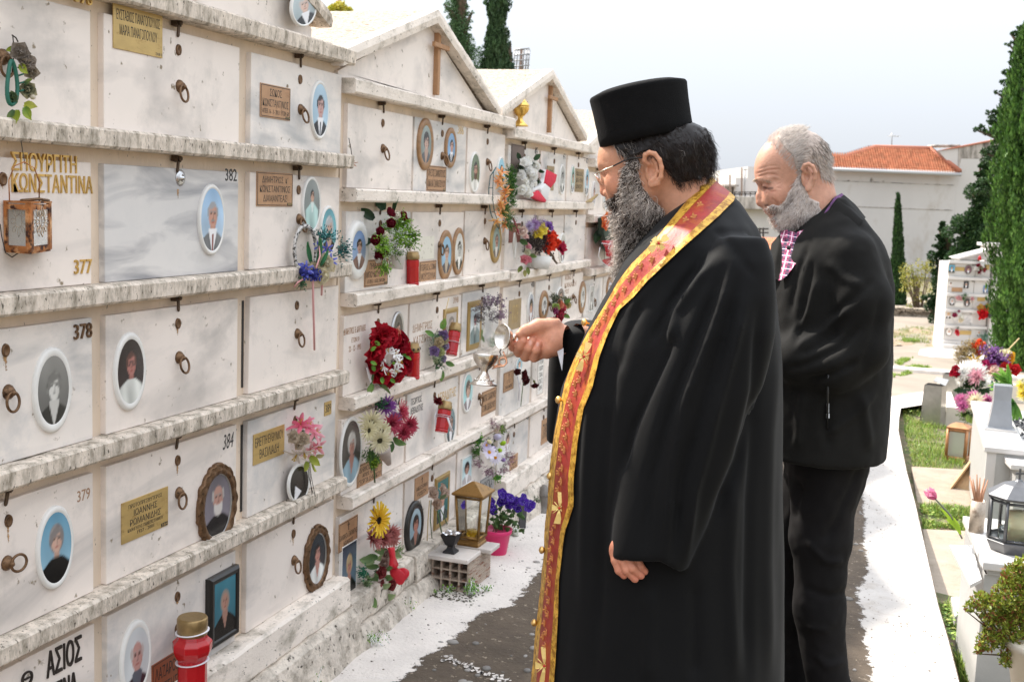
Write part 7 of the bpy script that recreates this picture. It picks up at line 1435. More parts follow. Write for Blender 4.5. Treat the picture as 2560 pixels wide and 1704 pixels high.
g=G(); a=on_x(955,1118,.0); b=on_x(972,1158,-.005); ax=a-b; L=np.linalg.norm(ax); r=20*mpp(a); g.lathe([(0,0),(r*.35,.0),(r,L*.9),(r*1.05,L),(r*.8,L)],b,20,axis=ax); obj('holder',g,mat('clay_holder',(.48,.40,.36),.7,var=.2,vscale=30),t)
# -- ribboned red candle with carnation
T,bot,ax,H,r=candle('red candle wrapped in white ribbon with a dark carnation tucked at its cap',1103,1003,1080,36,x=.01,tilt=12,capf=.27,ribbon=(.52,.46))
g=G(); g.tube([bot+ax*H*.75-RT*r*1.1,bot+ax*H*.5-RT*r*1.15-FW*.01,bot+ax*H*.12-RT*r*.7-FW*.012],.004,6,flat=.3,flatdir=-FW); g.tube([bot+ax*H*.5+RT*r*.6-FW*r,bot+ax*H*.25+RT*r*1.1-FW*r,bot+RT*r*1.6],.004,6,flat=.3,flatdir=-FW); obj('ribbon_tail',g,M_rib,T)
c=on_x(1093,1003,.05); inst('carnation',bloom('carnation','4a0c14','6a1a20'),frame(c,(.7,-.3,.6),s=15*mpp(c)),T)
# -- daisies with coloured eggs
bunch('daisy_bunch','spring bunch of white daisies, pastel eggs and pink sprigs near the daisy row','flowers',(1240,1190),
 [('daisy',('d9cfe6','f4f0fa','e0a01f'),1223,1130,19,.07),('daisy',('e0d8ea','f7f4fb','dc981c'),1238,1143,17,.075),('daisy',('efe9ef','fbfafc','e0a01f'),1252,1125,14,.06),('daisy',('c9b9dd','e9e2f2','e0a01f'),1216,1112,13,.06),('bud',('e9dfb0','efe8c9'),1218,1100,10,.06),('bud',('b5d93a','c9e85a'),1252,1110,11,.065),('bud',('b0d632','c9e85a'),1246,1126,11,.07),('bud',('b39ad0','c9b6e0'),1228,1118,10,.06),('bud',('a58ac4','c4b0dc'),1255,1148,10,.06),('bud',('d9d4e6','eeeaf4'),1236,1092,16,.05),
  ('spray',('b58a9a','d4b3bd'),1232,1072,22,.05,80),('spray',('a98090','cfaab6'),1205,1150,22,.05,200),('spray',('a07a90','c9a6b6'),1230,1165,24,.05,-100),('spray',('a98090','cfaab6'),1258,1160,22,.05,-40),('spray',('a98090','cfaab6'),1265,1140,20,.05,0),('tuft',('3f7a2f','7aae3f'),1204,1105,20,.045,150),('tuft',('4a7a34','6f9a44'),1200,1125,18,.04,200),('tuft',('4a8a2f','8abf44'),1244,1185,16,.05,-90),('tuft',('5a7a3a','9ab85a'),1250,1075,14,.05,30)],
 stems=[([(1236,1160,.05),(1235,1200,.03),(1232,1230,.03)],.0016,M_rib)])
# -- sunflower bouquet with red heart on the base
t=bunch('heart_bouquet','yellow sunflower over dusty pink mums and leaves, with a red plush heart','flowers',(960,1490),
 [('sunflower',('d9a51f','f0d24a','2a1a12'),943,1300,38,.08),('mum',('a85a5a','c98a86'),930,1345,26,.05),('mum',('b06262','d0928c'),975,1330,24,.06),('mum',('a35454','c4847e'),958,1345,22,.06),('mum',('b56a66','d49a92'),980,1345,18,.06),
  ('rose',('6f2226','9a4a4a'),950,1430,14,.06),('rose',('9a8074','c4aea0'),958,1405,14,.06),('rose',('6f2226','9a4a4a'),975,1460,13,.06),('rose',('7a2a2e','a35a5a'),948,1455,11,.05),('rose',('8a6a60','b09a8a'),965,1385,13,.05),('rose',('6f2226','9a4a4a'),985,1440,11,.05)]
 +[('leaf',random.choice([('5f7a4a','8fa873'),('4a6a3c','7f9a60'),('7a9060','a5b586')]),955+random.uniform(-30,28),1375+120*k/22,30,.045,random.choice([-160,-120,-90,-60,-20,180,20])) for k in range(23)]+[('tuft',('1f6a50','3f8a66'),916,1430,20,.04,180),('tuft',('7f9a60','a9bd86'),990,1380,22,.05,40),('tuft',('6a8a5a','9ab07a'),925,1450,22,.04,200)])
blobshape('red_ribbon',[(968,1368),(980,1366),(982,1390),(990,1410),(984,1420),(972,1412),(974,1392)],M_redsh,t,.05,.012,.002)
hc_=on_x(999,1438,.07); k=mpp(hc_); hs=[]
for q in np.linspace(0,2*np.pi,30,endpoint=False): hs.append((16*math.sin(q)**3,13*math.cos(q)-5*math.cos(2*q)-2*math.cos(3*q)-math.cos(4*q)))
g=G(); rows=[]
for s_,d in ((0.02,-.014),(.6,-.012),(.9,-.007),(1,0),(.9,.007),(.6,.012),(.02,.014)): rows.append([hc_+RT*(x_*1.25*k*s_)+UP*((y_*1.5+2)*k*s_)+np.array([d,0,0])*1.6 for x_,y_ in hs])
Rr=np.array(rows); f=[(i*30+j,i*30+(j+1)%30,(i+1)*30+(j+1)%30,(i+1)*30+j) for i in range(6) for j in range(30)]; g.add(Rr.reshape(-1,3),f); heart=obj('heart',g,M_redsh,t)
# -- beige roses in a tall holder
t=bunch('beige_roses','three faded beige roses on wire stems in front of a gold frame','flowers',(1105,1330),
 [('rose',('d4c0b0','c0a898'),1080,1232,15,.10),('rose',('c9b3a0','b89f8c'),1090,1259,13,.11),('rose',('dfcdbf','c9b3a4'),1103,1222,13,.09),('rose',('e0d0c2','cbb6a6'),1112,1232,10,.09),('leaf',('6a7a5a','8a9a74'),1100,1245,18,.08,30)],
 stems=[([(1092,1270,.11),(1098,1300,.12),(1104,1330,.13)],.0028,M_stem),([(1098,1265,.10),(1110,1290,.12),(1118,1310,.13)],.0022,M_stem),([(1074,1250,.09),(1070,1300,.08),(1068,1350,.06)],.002,mat('straw',(.6,.45,.22),.7)),([(1078,1250,.09),(1076,1300,.07),(1080,1345,.06)],.002,M_stem)])
# -- hollow brick with marble tops, incense burner and bronze lantern
A=on_g(1170,1483); B=on_g(1077,1468); Cc=on_g(1222,1440)
e1=(A-B); w_=np.linalg.norm(e1); e1/=w_; e2=np.array([e1[1],-e1[0],0.]); e2*=np.sign(e2[1]); e2=(Cc-A); e2[2]=0; d_=np.linalg.norm(e2)*1.05; e2/=d_/1.05; e1[2]=0; e1/=np.linalg.norm(e1)
zb=float(gz(A[1])); zt=zb+.132
M_brick=mat('hollow_clay_brick',(.45,.36,.29),.95,var=.25,vscale=14,stretch=(1,1,5),dark='c4b3a2',dscale=18,dmin=.45,dmax=.6,dark2='8a5a44',d2scale=22,d2min=.55,d2max=.65,bump=.7,bscale=80)
BR=thing('hollow_brick','two hollow clay bricks set as a stand, square holes facing the camera','brick',(*(A+B)[:2]/2,zb))
def bp_(u,v,z): return B+e1*u*w_+e2*v*d_+np.array([0,0,z-B[2]])
g=G(); nx_,nz_=4,3; tw=.008
for i in range(nx_+1): u=i/nx_*(1-tw/w_)+tw/w_/2; g.obox(bp_(u,.5,(zb+zt)/2),e1*tw/2,e2*d_/2,(0,0,(zt-zb)/2))
for j in range(nz_+1): z=zb+tw/2+(zt-zb-tw)*j/nz_; g.obox(bp_(.5,.5,z),e1*(w_/2-.0008),e2*(d_/2-.0015),(0,0,tw/2-.0004))
obj('brick',g,M_brick,BR,bevel=.0015)
for k in range(13): z=zb+.008+(zt-zb-.016)*k/12; g=G(); g.obox(bp_(1,.5,z)+e1*.001,e1*.0018,e2*d_*.492,(0,0,.0022)); obj('groove_rib',g,M_brick,BR)
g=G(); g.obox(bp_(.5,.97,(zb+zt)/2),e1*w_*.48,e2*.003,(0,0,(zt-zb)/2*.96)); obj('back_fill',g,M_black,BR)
g=G(); g.obox(bp_(.42,.16,zt+.009),e1*w_*.62,e2*d_*.30,(0,0,.009)); obj('marble_tile',g,M_marble,None,'small square marble tile under the black incense burner','marble tile',bevel=.003)
g=G(); g.obox(bp_(.60,.76,zt+.009),e1*w_*.66,e2*d_*.22,(0,0,.009)); obj('marble_tile',g,M_marble,None,'marble tile carrying the bronze lantern on the hollow bricks','marble tile',bevel=.003)
IB=bp_(.42,.14,zt+.0185); ib=thing('incense_burner','black square iron incense burner lined with foil on a marble tile','incense burner',IB)
M_iron=mat('black_iron',(.03,.028,.03),.45,.4,bump=.3,bscale=200); h_=.082
def sq(g,prof,c,rot_,m=0):
    V=[];n=len(prof)
    for r_,z_ in prof:
        for a in range(4): q=rot_+a*math.pi/2+math.pi/4; V.append(c+np.array([math.cos(q)*r_*1.414,math.sin(q)*r_*1.414,z_]))
    f=[(i*4+j,i*4+(j+1)%4,(i+1)*4+(j+1)%4,(i+1)*4+j) for i in range(n-1) for j in range(4)]+[(0,1,2,3)[::-1],tuple((n-1)*4+j for j in range(4))]; g.add(V,f,m,None,False); return g
ra_=math.atan2(e1[1],e1[0])
g=G(); sq(g,[(.026,0),(.026,.006),(.014,.018),(.012,.028),(.020,.036),(.034,.074),(.034,.080),(.030,.078)],IB,ra_); obj('bowl',g,M_iron,ib,bevel=.0012)
g=G(); V=np.zeros((9,9,3)); 
for i in range(9):
    for j in range(9): u,v=(i-4)/4*.031,(j-4)/4*.031; V[i,j]=IB+np.array([math.cos(ra_)*u-math.sin(ra_)*v,math.sin(ra_)*u+math.cos(ra_)*v,.080+random.uniform(-.003,.006)])
g.grid(V,smooth=False); obj('foil',g,mat('foil',(.72,.72,.74),.18,.95),ib)
LB=bp_(.62,.74,zt+.0185); L=thing('bronze_lantern','tall bronze grave lantern with glass sides and pagoda roof on a marble tile','lantern',LB)
M_lant=mat('lantern_bronze',(.30,.165,.05),.42,.65,var=.25,vscale=20,dark='54401f',dscale=20,dmin=.5,dmax=.7); M_pane=mat('lantern_glass',(.90,.93,.90),.03,trans=1,ior=1.08,spec=.6)
Lt=on_x(1165,1197,LB[0]); 
topz=at(1165,1197,dep_of(LB))[2]; Hh_=topz-LB[2]; rt0=.062; rb0=.048
g=G(); sq(g,[(rb0,0),(rb0,.010),(rb0-.004,.014),(rb0-.004,.024),(rb0,.028)],LB,ra_); obj('base',g,M_lant,L,bevel=.001)
bz0,bz1=.028,Hh_*.80
rot4=[ra_+a*math.pi/2+math.pi/4 for a in range(4)]
cor=lambda a,z,r_: LB+np.array([math.cos(rot4[a])*r_*1.414,math.sin(rot4[a])*r_*1.414,z])
for a in range(4):
    g=G(); g.tube([cor(a,bz0,rb0-.003),cor(a,bz1,rt0-.006)],.006,4); obj('corner_post',g,M_lant,L)
    b_=(a+1)%4; g=G(); g.tube([cor(a,bz1-.008,rt0-.006),cor(b_,bz1-.008,rt0-.006)],.005,4); g.tube([cor(a,bz0+.008,rb0-.003),cor(b_,bz0+.008,rb0-.003)],.007,4); obj('rail',g,M_lant,L)
    g=G(); g.add([cor(a,bz0,rb0-.006),cor(b_,bz0,rb0-.006),cor(b_,bz1,rt0-.009),cor(a,bz1,rt0-.009)],[(0,1,2,3)],0,None,False); obj('pane',g,M_pane,L)
g=G(); sq(g,[(rt0+.004,bz1),(rt0+.010,bz1+.006),(rt0+.008,bz1+.012),(.032,bz1+(Hh_-bz1)*.7),(.012,Hh_-.004),(.004,Hh_)],LB,ra_); obj('roof',g,M_lant,L,bevel=.002)
g=G(); g.lathe([(0,.030),(.020,.030),(.024,.060),(.022,.062),(0,.06)],LB,16); obj('oil_glass',g,mat('amber_oil',(.75,.48,.05),.1,trans=.6),L)
# -- pink pot with purple petunias
pb=on_g(1241,1383); pt=at(1243,1318,dep_of(pb)); Hp=pt[2]-pb[2]; rp=36*mpp(pb)
pp=thing('flower_pot','magenta pink plastic pot of dark purple petunias standing on the whitewashed strip','potted flowers',pb)
g=G(); g.lathe([(0,0),(rp*.66,0),(rp*.70,Hp*.04),(rp*.93,Hp*.80),(rp*1.03,Hp*.84),(rp*1.05,Hp),(rp*.97,Hp),(rp*.9,Hp*.88),(0,Hp*.88)],pb,34); obj('pot',g,mat('pink_plastic',(.62,.022,.13),.35,dark='e9d9d9',dscale=60,dmin=.66,dmax=.69,dfac=.7),pp)
ptop=pb+np.array([0,0,Hp*.9]); 
for k in range(26):
    px,py=random.choice([(1222,1240),(1232,1262),(1262,1240),(1280,1250),(1292,1268),(1275,1262),(1255,1258),(1322,1262),(1228,1280),(1300,1250)]); px+=random.uniform(-9,9); py+=random.uniform(-9,9)
    P=at(px,py,dep_of(pb)+random.uniform(-.08,.08)); inst('petunia',bloom('petunia','33127a','4a1f9a','e9e4f4',k%3),frame(P,(.6+random.gauss(0,.3),-.6+random.gauss(0,.3),.5),spin=random.random()*6,s=12.5*mpp(P)),pp)
for k in range(70):
    px,py=1262+max(-48,min(48,random.gauss(0,26))),min(1325,random.gauss(1296,16)); P=at(px,py,dep_of(pb)+random.uniform(-.07,.07)); d=np.array([random.gauss(0,1),random.gauss(0,1),random.uniform(-.6,.9)]); d/=np.linalg.norm(d)
    s=18*mpp(P)*random.uniform(.7,1.2); inst('leaf',bloom('leaf','36542e','5f7f45',None,k%2),frame(P,d,spin=random.random()*6,s=s),pp)
for k in range(8):
    P=at(random.gauss(1262,22),random.gauss(1270,14),dep_of(pb)); g=G(); g.tube([ptop+np.array([random.gauss(0,.02),random.gauss(0,.02),0]),(ptop+P)/2+np.array([0,0,.02]),P],.0018,5); obj('stem',g,M_stem,pp)
# -- things behind the pink pot
def shrublet(name,label,cat,base,hw,hh_,n,cols,leaf=6,kind='leaf',dd=.08,dep=None):
    P0=on_g(*base) if dep is None else at(*base,dep); T=thing(name,label,cat,P0); D0=dep_of(P0)
    for k in range(n):
        a=random.uniform(0,6.28); r_=math.sqrt(random.random()); px=base[0]+hw*r_*math.cos(a); py=base[1]-hh_+hh_*.95*r_*math.sin(a)
        P=at(px,py,D0+random.uniform(-dd,dd)); P[2]=max(P[2],float(gz(P[1]))+.004)
        d=rng.normal(size=3); d[2]=abs(d[2]); d/=np.linalg.norm(d); c=random.choice(cols); inst('leaf' if kind=='leaf' else 'sprig',bloom(kind,c[0],c[1],None,k%2),frame(P,d,spin=random.random()*6,s=leaf*mpp(P)*random.uniform(.7,1.4)),T)
    return T
shrublet('potted_shrub','small dense green shrub behind the purple petunias','shrub',(1328,1285),17,28,60,[('3c5a2e','5f8040'),('2f4a26','4f6f35')],10,'tuft')
b=on_g(1358,1280); H=at(1355,1208,dep_of(b))[2]-b[2]; r=17*mpp(b); T=thing('small_lantern','weathered grey metal lantern with a pointed top against the wall foot','lantern',b)
M_grey=mat('weathered_zinc',(.20,.18,.16),.6,.4,var=.25,vscale=30)
g=G(); g.lathe([(0,0),(r*.95,0),(r*.95,H*.06),(r*.75,H*.10),(r*.62,H*.40),(r*.85,H*.55),(r*.9,H*.62),(0,H*.62)],b,16); obj('body',g,M_grey,T); g=G(); g.lathe([(r*1.0,H*.62),(r*1.0,H*.65),(r*.7,H*.85),(r*.35,H*.97),(0,H)],b,16); obj('top',g,M_grey,T)
b=on_g(1305,1318); H=at(1305,1248,dep_of(b))[2]-b[2]; r=11*mpp(b); T=thing('dark_vase','narrow dark square glass vase right of the pink pot','vase',b); g=G(); sq(g,[(r*.8,0),(r*.85,H*.05),(r,H*.95),(r*.9,H)],b,.3); obj('glass_body',g,mat('dark_glass',(.05,.05,.055),.08,spec=.7),T); g=G(); sq(g,[(r*1.05,H*.93),(r*1.05,H),(r*.9,H)],b,.3); obj('rim',g,M_dark,T)
b=on_g(1288,1340); H=at(1288,1300,dep_of(b))[2]-b[2]; r=9*mpp(b); T=thing('glass_cup','small clear glass cup with pale wax beside the pink pot','cup',b); g=G(); g.lathe([(0,0),(r,0),(r*1.05,H),(r*.95,H),(r*.9,.004),(0,.004)],b,18); obj('cup',g,M_pane,T); g=G(); g.lathe([(0,.004),(r*.85,.004),(r*.85,H*.5),(0,H*.5)],b,14); obj('wax',g,M_ceram,T)
# -- weeds along the wall foot
wc=[('4f7a2c','8fb04a'),('3f6a2a','6f9a3c')]
def weed(label,px,py,w_,h_,n,leaf=5,tall=None):
    P0=on_g(px,py,.004); T=thing('weed',label,'weed',P0,'weeds at the wall foot'); D0=dep_of(P0)
    for k in range(n):
        q=P0+RT*random.gauss(0,w_*.4)*mpp(P0)+np.array([0,random.gauss(0,.012),0]); tip=q+RT*random.gauss(0,w_*.35)*mpp(P0)+UP*random.uniform(.35,1)*h_*mpp(P0)+FW*random.gauss(0,.01)
        g=G(); mid=(q+tip)/2+RT*random.gauss(0,.004); g.tube([q,mid,tip],[.0012,.001,.0006],4)
        for j in range(7):
            c=q+(tip-q)*random.uniform(.3,1)+RT*random.gauss(0,.006)+UP*random.gauss(0,.004); s=leaf*mpp(P0)*random.uniform(.6,1.2); an=random.uniform(0,6.28); d=RT*math.cos(an)+UP*math.sin(an)-FW*.3; e=np.cross(d,rng.normal(size=3)); e/=np.linalg.norm(e)
            cc=lin(random.choice(['5f8f34','7faa44','466f2a','8fb850'])); g.add([c,c+d*s*.5+e*s*.35,c+d*s,c+d*s*.5-e*s*.35],[(0,1,2,3)],0,cc)
        obj('sprig',g,M_leaf,T)
weed('low green weed tuft below the heart bouquet',1005,1525,22,32,26); weed('leafy weed clump at the foot of the second block',920,1612,42,34,34); weed('weed growing up in front of the hollow bricks',1180,1485,20,44,18,7); weed('small weed right of the hollow bricks',1212,1478,14,16,9); weed('weeds sprouting from the brick holes',1110,1478,36,16,10,6)
weed('two thin tall weed stems at the bottom left of the path',760,1735,70,120,4,6)
# dirt gathered around the brick
g=G()
for k in range(420):
    P=bp_(random.uniform(-.5,1.35),random.uniform(-.45,.1),zb); s=random.uniform(.001,.004); c=random.choice([(.05,.04,.03),(.12,.10,.07),(.06,.08,.03)]); P=np.array([P[0]+random.gauss(0,.01),P[1]+random.gauss(0,.01),float(gz(P[1]))+.005]); g.ell(P,(s*1.6,s,s*.5),5,3,0,c)
obj('soil_crumbs',g,M_peb,kind='stuff')
# -- big red candle in the foreground
b=on_x(480,1800,.03); tp=on_x(480,1541,.03); r=37*mpp(tp); H=tp[2]-b[2]; T=thing('grave_candle','big red candle jar with gold screw cap and white ties at the bottom left','candle',b,'red grave candles')
g=G(); hz=lambda f:H*f
g.lathe([(0,0),(r*1.0,0),(r*1.0,hz(.50)),(r*1.0,hz(.60)),(r*1.25,hz(.66)),(r*1.35,hz(.70)),(r*1.35,hz(.76)),(r*1.05,hz(.80)),(r*.92,hz(.84)),(0,hz(.84))],b,9,smooth=False); obj('glass_jar',g,M_red,T,bevel=.002)
g=G(); g.lathe([(0,.004),(r*.9,.004),(r*.9,hz(.55)),(r*1.05,hz(.66)),(r*.7,hz(.70)),(0,hz(.66))],b,12,smooth=False); obj('wax',g,M_redwax,T)
g=G(); g.lathe([(r*.95,hz(.835)),(r*1.0,hz(.84)),(r*1.0,hz(.90)),(r*1.02,hz(.905)),(r*1.02,hz(.985)),(r*.95,hz(1.0)),(r*.85,hz(1.0)),(0,hz(.995))],b,40); obj('cap',g,M_cap,T)
for k_,rr in ((.865,1.04),(.58,1.03)):
    g=G(); t_=np.linspace(0,2*np.pi,30,endpoint=False); g.tube([b+np.array([math.cos(q)*r*rr,math.sin(q)*r*rr,hz(k_)+.004*math.sin(q+1)]) for q in t_],.0042,6,closed=True,flat=.35,flatdir=(0,0,1)); obj('ribbon',g,M_rib,T)
g=G(); q=on_x(448,1575,.0); g.tube([q+np.array([.0,-.006,.01]),q+np.array([.03,-.004,-.0]),q+np.array([.045,.012,-.004])],.003,6,flat=.4); obj('ribbon_knot',g,M_rib,T)

bunch('dried_flower','single dried pink flower hanging by a wire from the first ring of the second block','dried flower',(878,420),[('lily',('c9a08f','d9b9a8'),881,408,13,.03,-80)],stems=[([(872,345,.02),(877,370,.025),(881,398,.03)],.0013,M_dark)])
g=G(); a_=on_x(1038,592,FACE); b_=on_x(1084,646,FACE); g.box(FACE+.0002,FACE+.001,a_[1],b_[1],b_[2],a_[2]); obj('glue_patch',g,mat('old_glue',(.70,.66,.56),.8,dark='8b7c66',dscale=60,dmin=.58,dmax=.66),slab_at((a_[1]+b_[1])/2,(a_[2]+b_[2])/2))
# ================================================================ graves on the right
og=lambda px,py,h=-.09: on_g(px,py,h)
M_gm=mat('grey_tomb_marble',(.42,.415,.40),.45,var=.08,vscale=6,dark='8f8f8b',dscale=6,dmin=.5,dmax=.75,dfac=.6,bump=.1,bscale=150)
M_wm=mat('white_tomb_marble',(.58,.555,.53),.35,var=.04,vscale=6,dark='c4c2be',dscale=5,dmin=.5,dmax=.8,dfac=.5)
M_bare=mat('bare_wood',(.50,.33,.18),.75,var=.2,vscale=8,stretch=(4,4,.6),bump=.2,bscale=120); M_steel=mat('dull_steel',(.45,.43,.40),.32,.85,var=.12,vscale=14,bump=.15,bscale=60)
def quadbox(g,P4,z0,z1,over=0,mi=0):
    P4=np.asarray(P4)[:,:2]; c=P4.mean(0); P4=c+(P4-c)*(1+over); g.prism(P4.tolist(),2,z0,z1,mi); return g
# paving slabs between the kerb and the tombs
for k,(pts,th,lab) in enumerate((([(2278,1178),(2300,1282),(2448,1282),(2452,1190)],.045,1),([(2304,1338),(2338,1515),(2440,1530),(2428,1345)],.045,1))):
    Q=[og(*p) for p in pts]; zt=float(gz(Q[0][1]))-.05; g=G(); g.prism([tuple(q[:2]) for q in Q],2,zt-.05,zt); o=obj('paving_slab',g,M_slabstone,kind='structure',bevel=.006)
g=G(); Q=[og(*p) for p in ((2374,1528),(2384,1572),(2428,1574),(2422,1530))]; z=float(gz(Q[0][1]))-.02; g.prism([tuple(q[:2]) for q in Q],2,z-.10,z); obj('marble_stone',g,M_wm,None,'small white marble block lying between kerb and grey tomb','stone',bevel=.006)
# --- nearest tomb
zt=.335; C0=on_z(2458,1404,zt); C1=on_z(2420,1318,zt); e1=(C1-C0); e1[2]=0; L1=np.linalg.norm(e1); e1/=L1; ex=np.array([e1[1],-e1[0],0]); ex*=np.sign(ex[0])
T=thing('tomb','grey marble tomb with white top slab at the lower right, lantern standing on it','tomb',(*C0[:2],-.2))
Lb=.62; Wb=.75
def rect(c,a,b,i=0): return [c-e1*i*0+e1*0+ex*0, c+ex*a, c+ex*a+e1*b, c+e1*b]
g=G(); quadbox(g,rect(C0,Wb,Lb),zt-.028,zt); obj('top_slab',g,M_wm,T,bevel=.004)
g=G(); quadbox(g,rect(C0+ex*.02+e1*.02,Wb-.04,Lb-.04),zt-.05,zt-.0285); obj('moulding',g,M_gm,T,bevel=.003)
cb=C0+ex*.012+e1*.03; g=G(); quadbox(g,rect(cb,Wb-.03,.004),-.30,zt-.051); obj('front_panel',g,M_gm,T)
g=G(); quadbox(g,rect(cb+e1*.006,.004,Lb-.05),-.30,zt-.051); obj('side_panel',g,M_gm,T)
g=G(); quadbox(g,rect(cb+ex*.010+e1*.012,Wb-.05,Lb-.07),-.30,zt-.052); obj('core',g,M_dark,T)
g=G(); A=[C0+e1*.30-ex*.0+np.array([0,0,-.028]),C0+e1*.32-ex*.075+np.array([0,0,-.040]),C0-ex*.035+e1*.0+np.array([0,0,-.085]),C0+np.array([0,0,-.060])]
g.add(A,[(0,1,2,3)],0,None,False); g.add([p-np.array([0,0,.012]) for p in A],[(3,2,1,0)],0,None,False); g.add([A[1],A[1]-np.array([0,0,.012]),A[2]-np.array([0,0,.012]),A[2]],[(0,1,2,3)],0,None,False); g.add([A[2],A[2]-np.array([0,0,.012]),A[3]-np.array([0,0,.012]),A[3]],[(0,1,2,3)],0,None,False); obj('sloping_plate',g,M_wm,T)
# --- grey hexagonal lantern with cross
lbp=on_z(2532,1374,zt); s=mpp(lbp); R_=72*s; Ht=205*s; T=thing('grave_lantern','dark grey hexagonal metal lantern topped by a cross on the nearest tomb','lantern',lbp)
M_lg=mat('lantern_grey_metal',(.13,.13,.135),.38,.5,var=.15,vscale=20)
hx=lambda r,z,o=0:[lbp+np.array([math.cos(a+.35)*r,math.sin(a+.35)*r,z]) for a in np.linspace(0,2*np.pi,9)[:-1]]
def rings(name,lst,m,par,n=8):
    g=G(); V=[p for r,z in lst for p in hx(r,z)]; f=[(i*n+j,i*n+(j+1)%n,(i+1)*n+(j+1)%n,(i+1)*n+j) for i in range(len(lst)-1) for j in range(n)]+[tuple(range(n))[::-1],tuple((len(lst)-1)*n+j for j in range(n))]; g.add(V,f,0,None,False); return obj(name,g,m,par,bevel=.0012)
rings('base',[(R_*.78,0),(R_*.82,Ht*.03),(R_*.92,Ht*.10),(R_*.97,Ht*.14),(R_*.90,Ht*.15)],M_lg,T)
rings('roof',[(R_*1.02,Ht*.66),(R_*1.04,Ht*.69),(R_*.5,Ht*.82),(R_*.14,Ht*.86),(R_*.10,Ht*.88)],M_lg,T)
lo_,hi_=hx(R_*.88,Ht*.15),hx(R_*.90,Ht*.66)
for j in range(8):
    k=(j+1)%8; g=G(); g.tube([lo_[j],hi_[j]],.0062,4); obj('post',g,M_lg,T); g=G(); g.add([lo_[j]*.5+lo_[k]*.5*1,lo_[k],hi_[k],hi_[j]] if 0 else [lo_[j],lo_[k],hi_[k],hi_[j]],[(0,1,2,3)],0,None,False); obj('pane',g,M_pane,T)
    for v in (.04,.93): g=G(); g.tube([lo_[j]*(1-v)+hi_[j]*v,lo_[k]*(1-v)+hi_[k]*v],.005,4); obj('rail',g,M_lg,T)
g=G(); g.lathe([(0,Ht*.15),(R_*.34,Ht*.15),(R_*.34,Ht*.50),(0,Ht*.52)],lbp+np.array([.01,-.01,0]),18); obj('candle',g,mat('candle_wax_yellowish',(.75,.68,.45),.5,sss=.2),T)
g=G(); g.lathe([(R_*.42,Ht*.15),(R_*.42,Ht*.30),(R_*.40,Ht*.30)],lbp+np.array([-.01,-.02,0]),18); obj('glass_cup',g,M_pane,T)
ct=lbp+np.array([0,0,Ht*.87]); g=G(); g.obox(ct+np.array([0,0,.018]),RT*.0035,FW*.003,(0,0,.024)); g.obox(ct+np.array([0,0,.024]),RT*.015,FW*.0032,(0,0,.0038)); obj('cross',g,M_lg,T,bevel=.001)
# --- tin can with dry stalks
b=on_z(2440,1328,zt); r=18*mpp(b); H=80*mpp(b); T=thing('tin_vase','stained tin can holding cut dry stalks beside the hexagonal lantern','vase',b)
g=G(); g.lathe([(0,0),(r,0),(r,H),(r*.93,H),(r*.93,.01)],b,24); obj('can',g,mat('stained_tin',(.50,.42,.34),.5,.3,var=.3,vscale=20,dark='6d5a48',dscale=20,dmin=.5,dmax=.65),T)
for k,(dx,dy) in enumerate(((-16,-56),(-8,-48),(10,-52),(22,-50),(2,-60),(-12,-44),(30,-46))): q=b+np.array([0,0,H*.7]); tip=at(2440+dx,1245+dy,dep_of(b)+random.uniform(-.03,.03)); g=G(); g.tube([q+RT*dx*.2*mpp(b),(q+tip)/2,tip],[.004,.0048,.0022],6); obj('stalk',g,mat('dry_stalk',(.42,.22,.13),.7,var=.3,vscale=30),T)
# --- juniper in a pot, lower right
def foliage(name,par,cl,leaf,n,cols,dep,dd,up=.4,lf=2.4,seed=0,m=None,zmin=None):
    """leaf-sized faces scattered through overlapping clumps: (px,py,radius px)"""
    rg=np.random.default_rng(seed); w_=np.array([c[2]**2 for c in cl],float); w_/=w_.sum(); i=rg.choice(len(cl),n,p=w_); cl=np.array(cl,float)
    q=rg.normal(size=(n,3)); q/=np.linalg.norm(q,axis=1,keepdims=True); rad=cl[i,2]*(.35+.65*rg.random(n)**.45); 
    sub=rg.normal(size=(n,3))
    px=cl[i,0]+q[:,0]*rad; py=cl[i,1]+q[:,1]*rad; D=dep+ (cl[i,3] if cl.shape[1]>3 else 0)+q[:,2]*rad*dep/F_PX
    P=CAM+(FW+RT*((px-1280)/F_PX)[:,None]-UP*((py-852)/F_PX)[:,None])*D[:,None]
    if zmin is not None: P[:,2]=np.maximum(P[:,2],zmin)
    out_=RT*q[:,:1]-UP*q[:,1:2]+FW*q[:,2:3]; d=out_*.7+np.array([0,0,up])+rg.normal(size=(n,3))*.5; d/=np.linalg.norm(d,axis=1,keepdims=True)
    e=np.cross(d,rg.normal(size=(n,3))); e/=np.linalg.norm(e,axis=1,keepdims=True); L=(leaf*D/F_PX*rg.uniform(.5,1.4,n))[:,None]
    V=np.stack([P-d*L*.5,P+e*L/lf,P+d*L*.5,P-e*L/lf],1).reshape(-1,3); F=np.arange(4*n).reshape(-1,4)
    ca=np.array([lin(c) for c in cols]); C=ca[rg.integers(0,len(cols),n)]*rg.uniform(.7,1.25,n)[:,None]
    return fast(name,V,F,[m or M_leaf],par,np.repeat(C,4,0),smooth=False,kind='stuff')
P0=at(2590,1700,3.3); T=thing('potted_juniper','yellow green juniper bush in a pale pot at the lower right corner','shrub',P0)
cl=[(2530,1490,55),(2480,1520,40),(2450,1500,26),(2425,1515,16),(2500,1570,46),(2470,1600,30),(2550,1560,60),(2540,1440,40),(2520,1640,28),(2580,1500,70),(2448,1620,14),(2560,1415,30)]
foliage('foliage',T,cl,12,8000,['7a8a2c','95a03a','66762a','a8ac4c','8a5a34'],3.4,.2,.3,4.5,3)
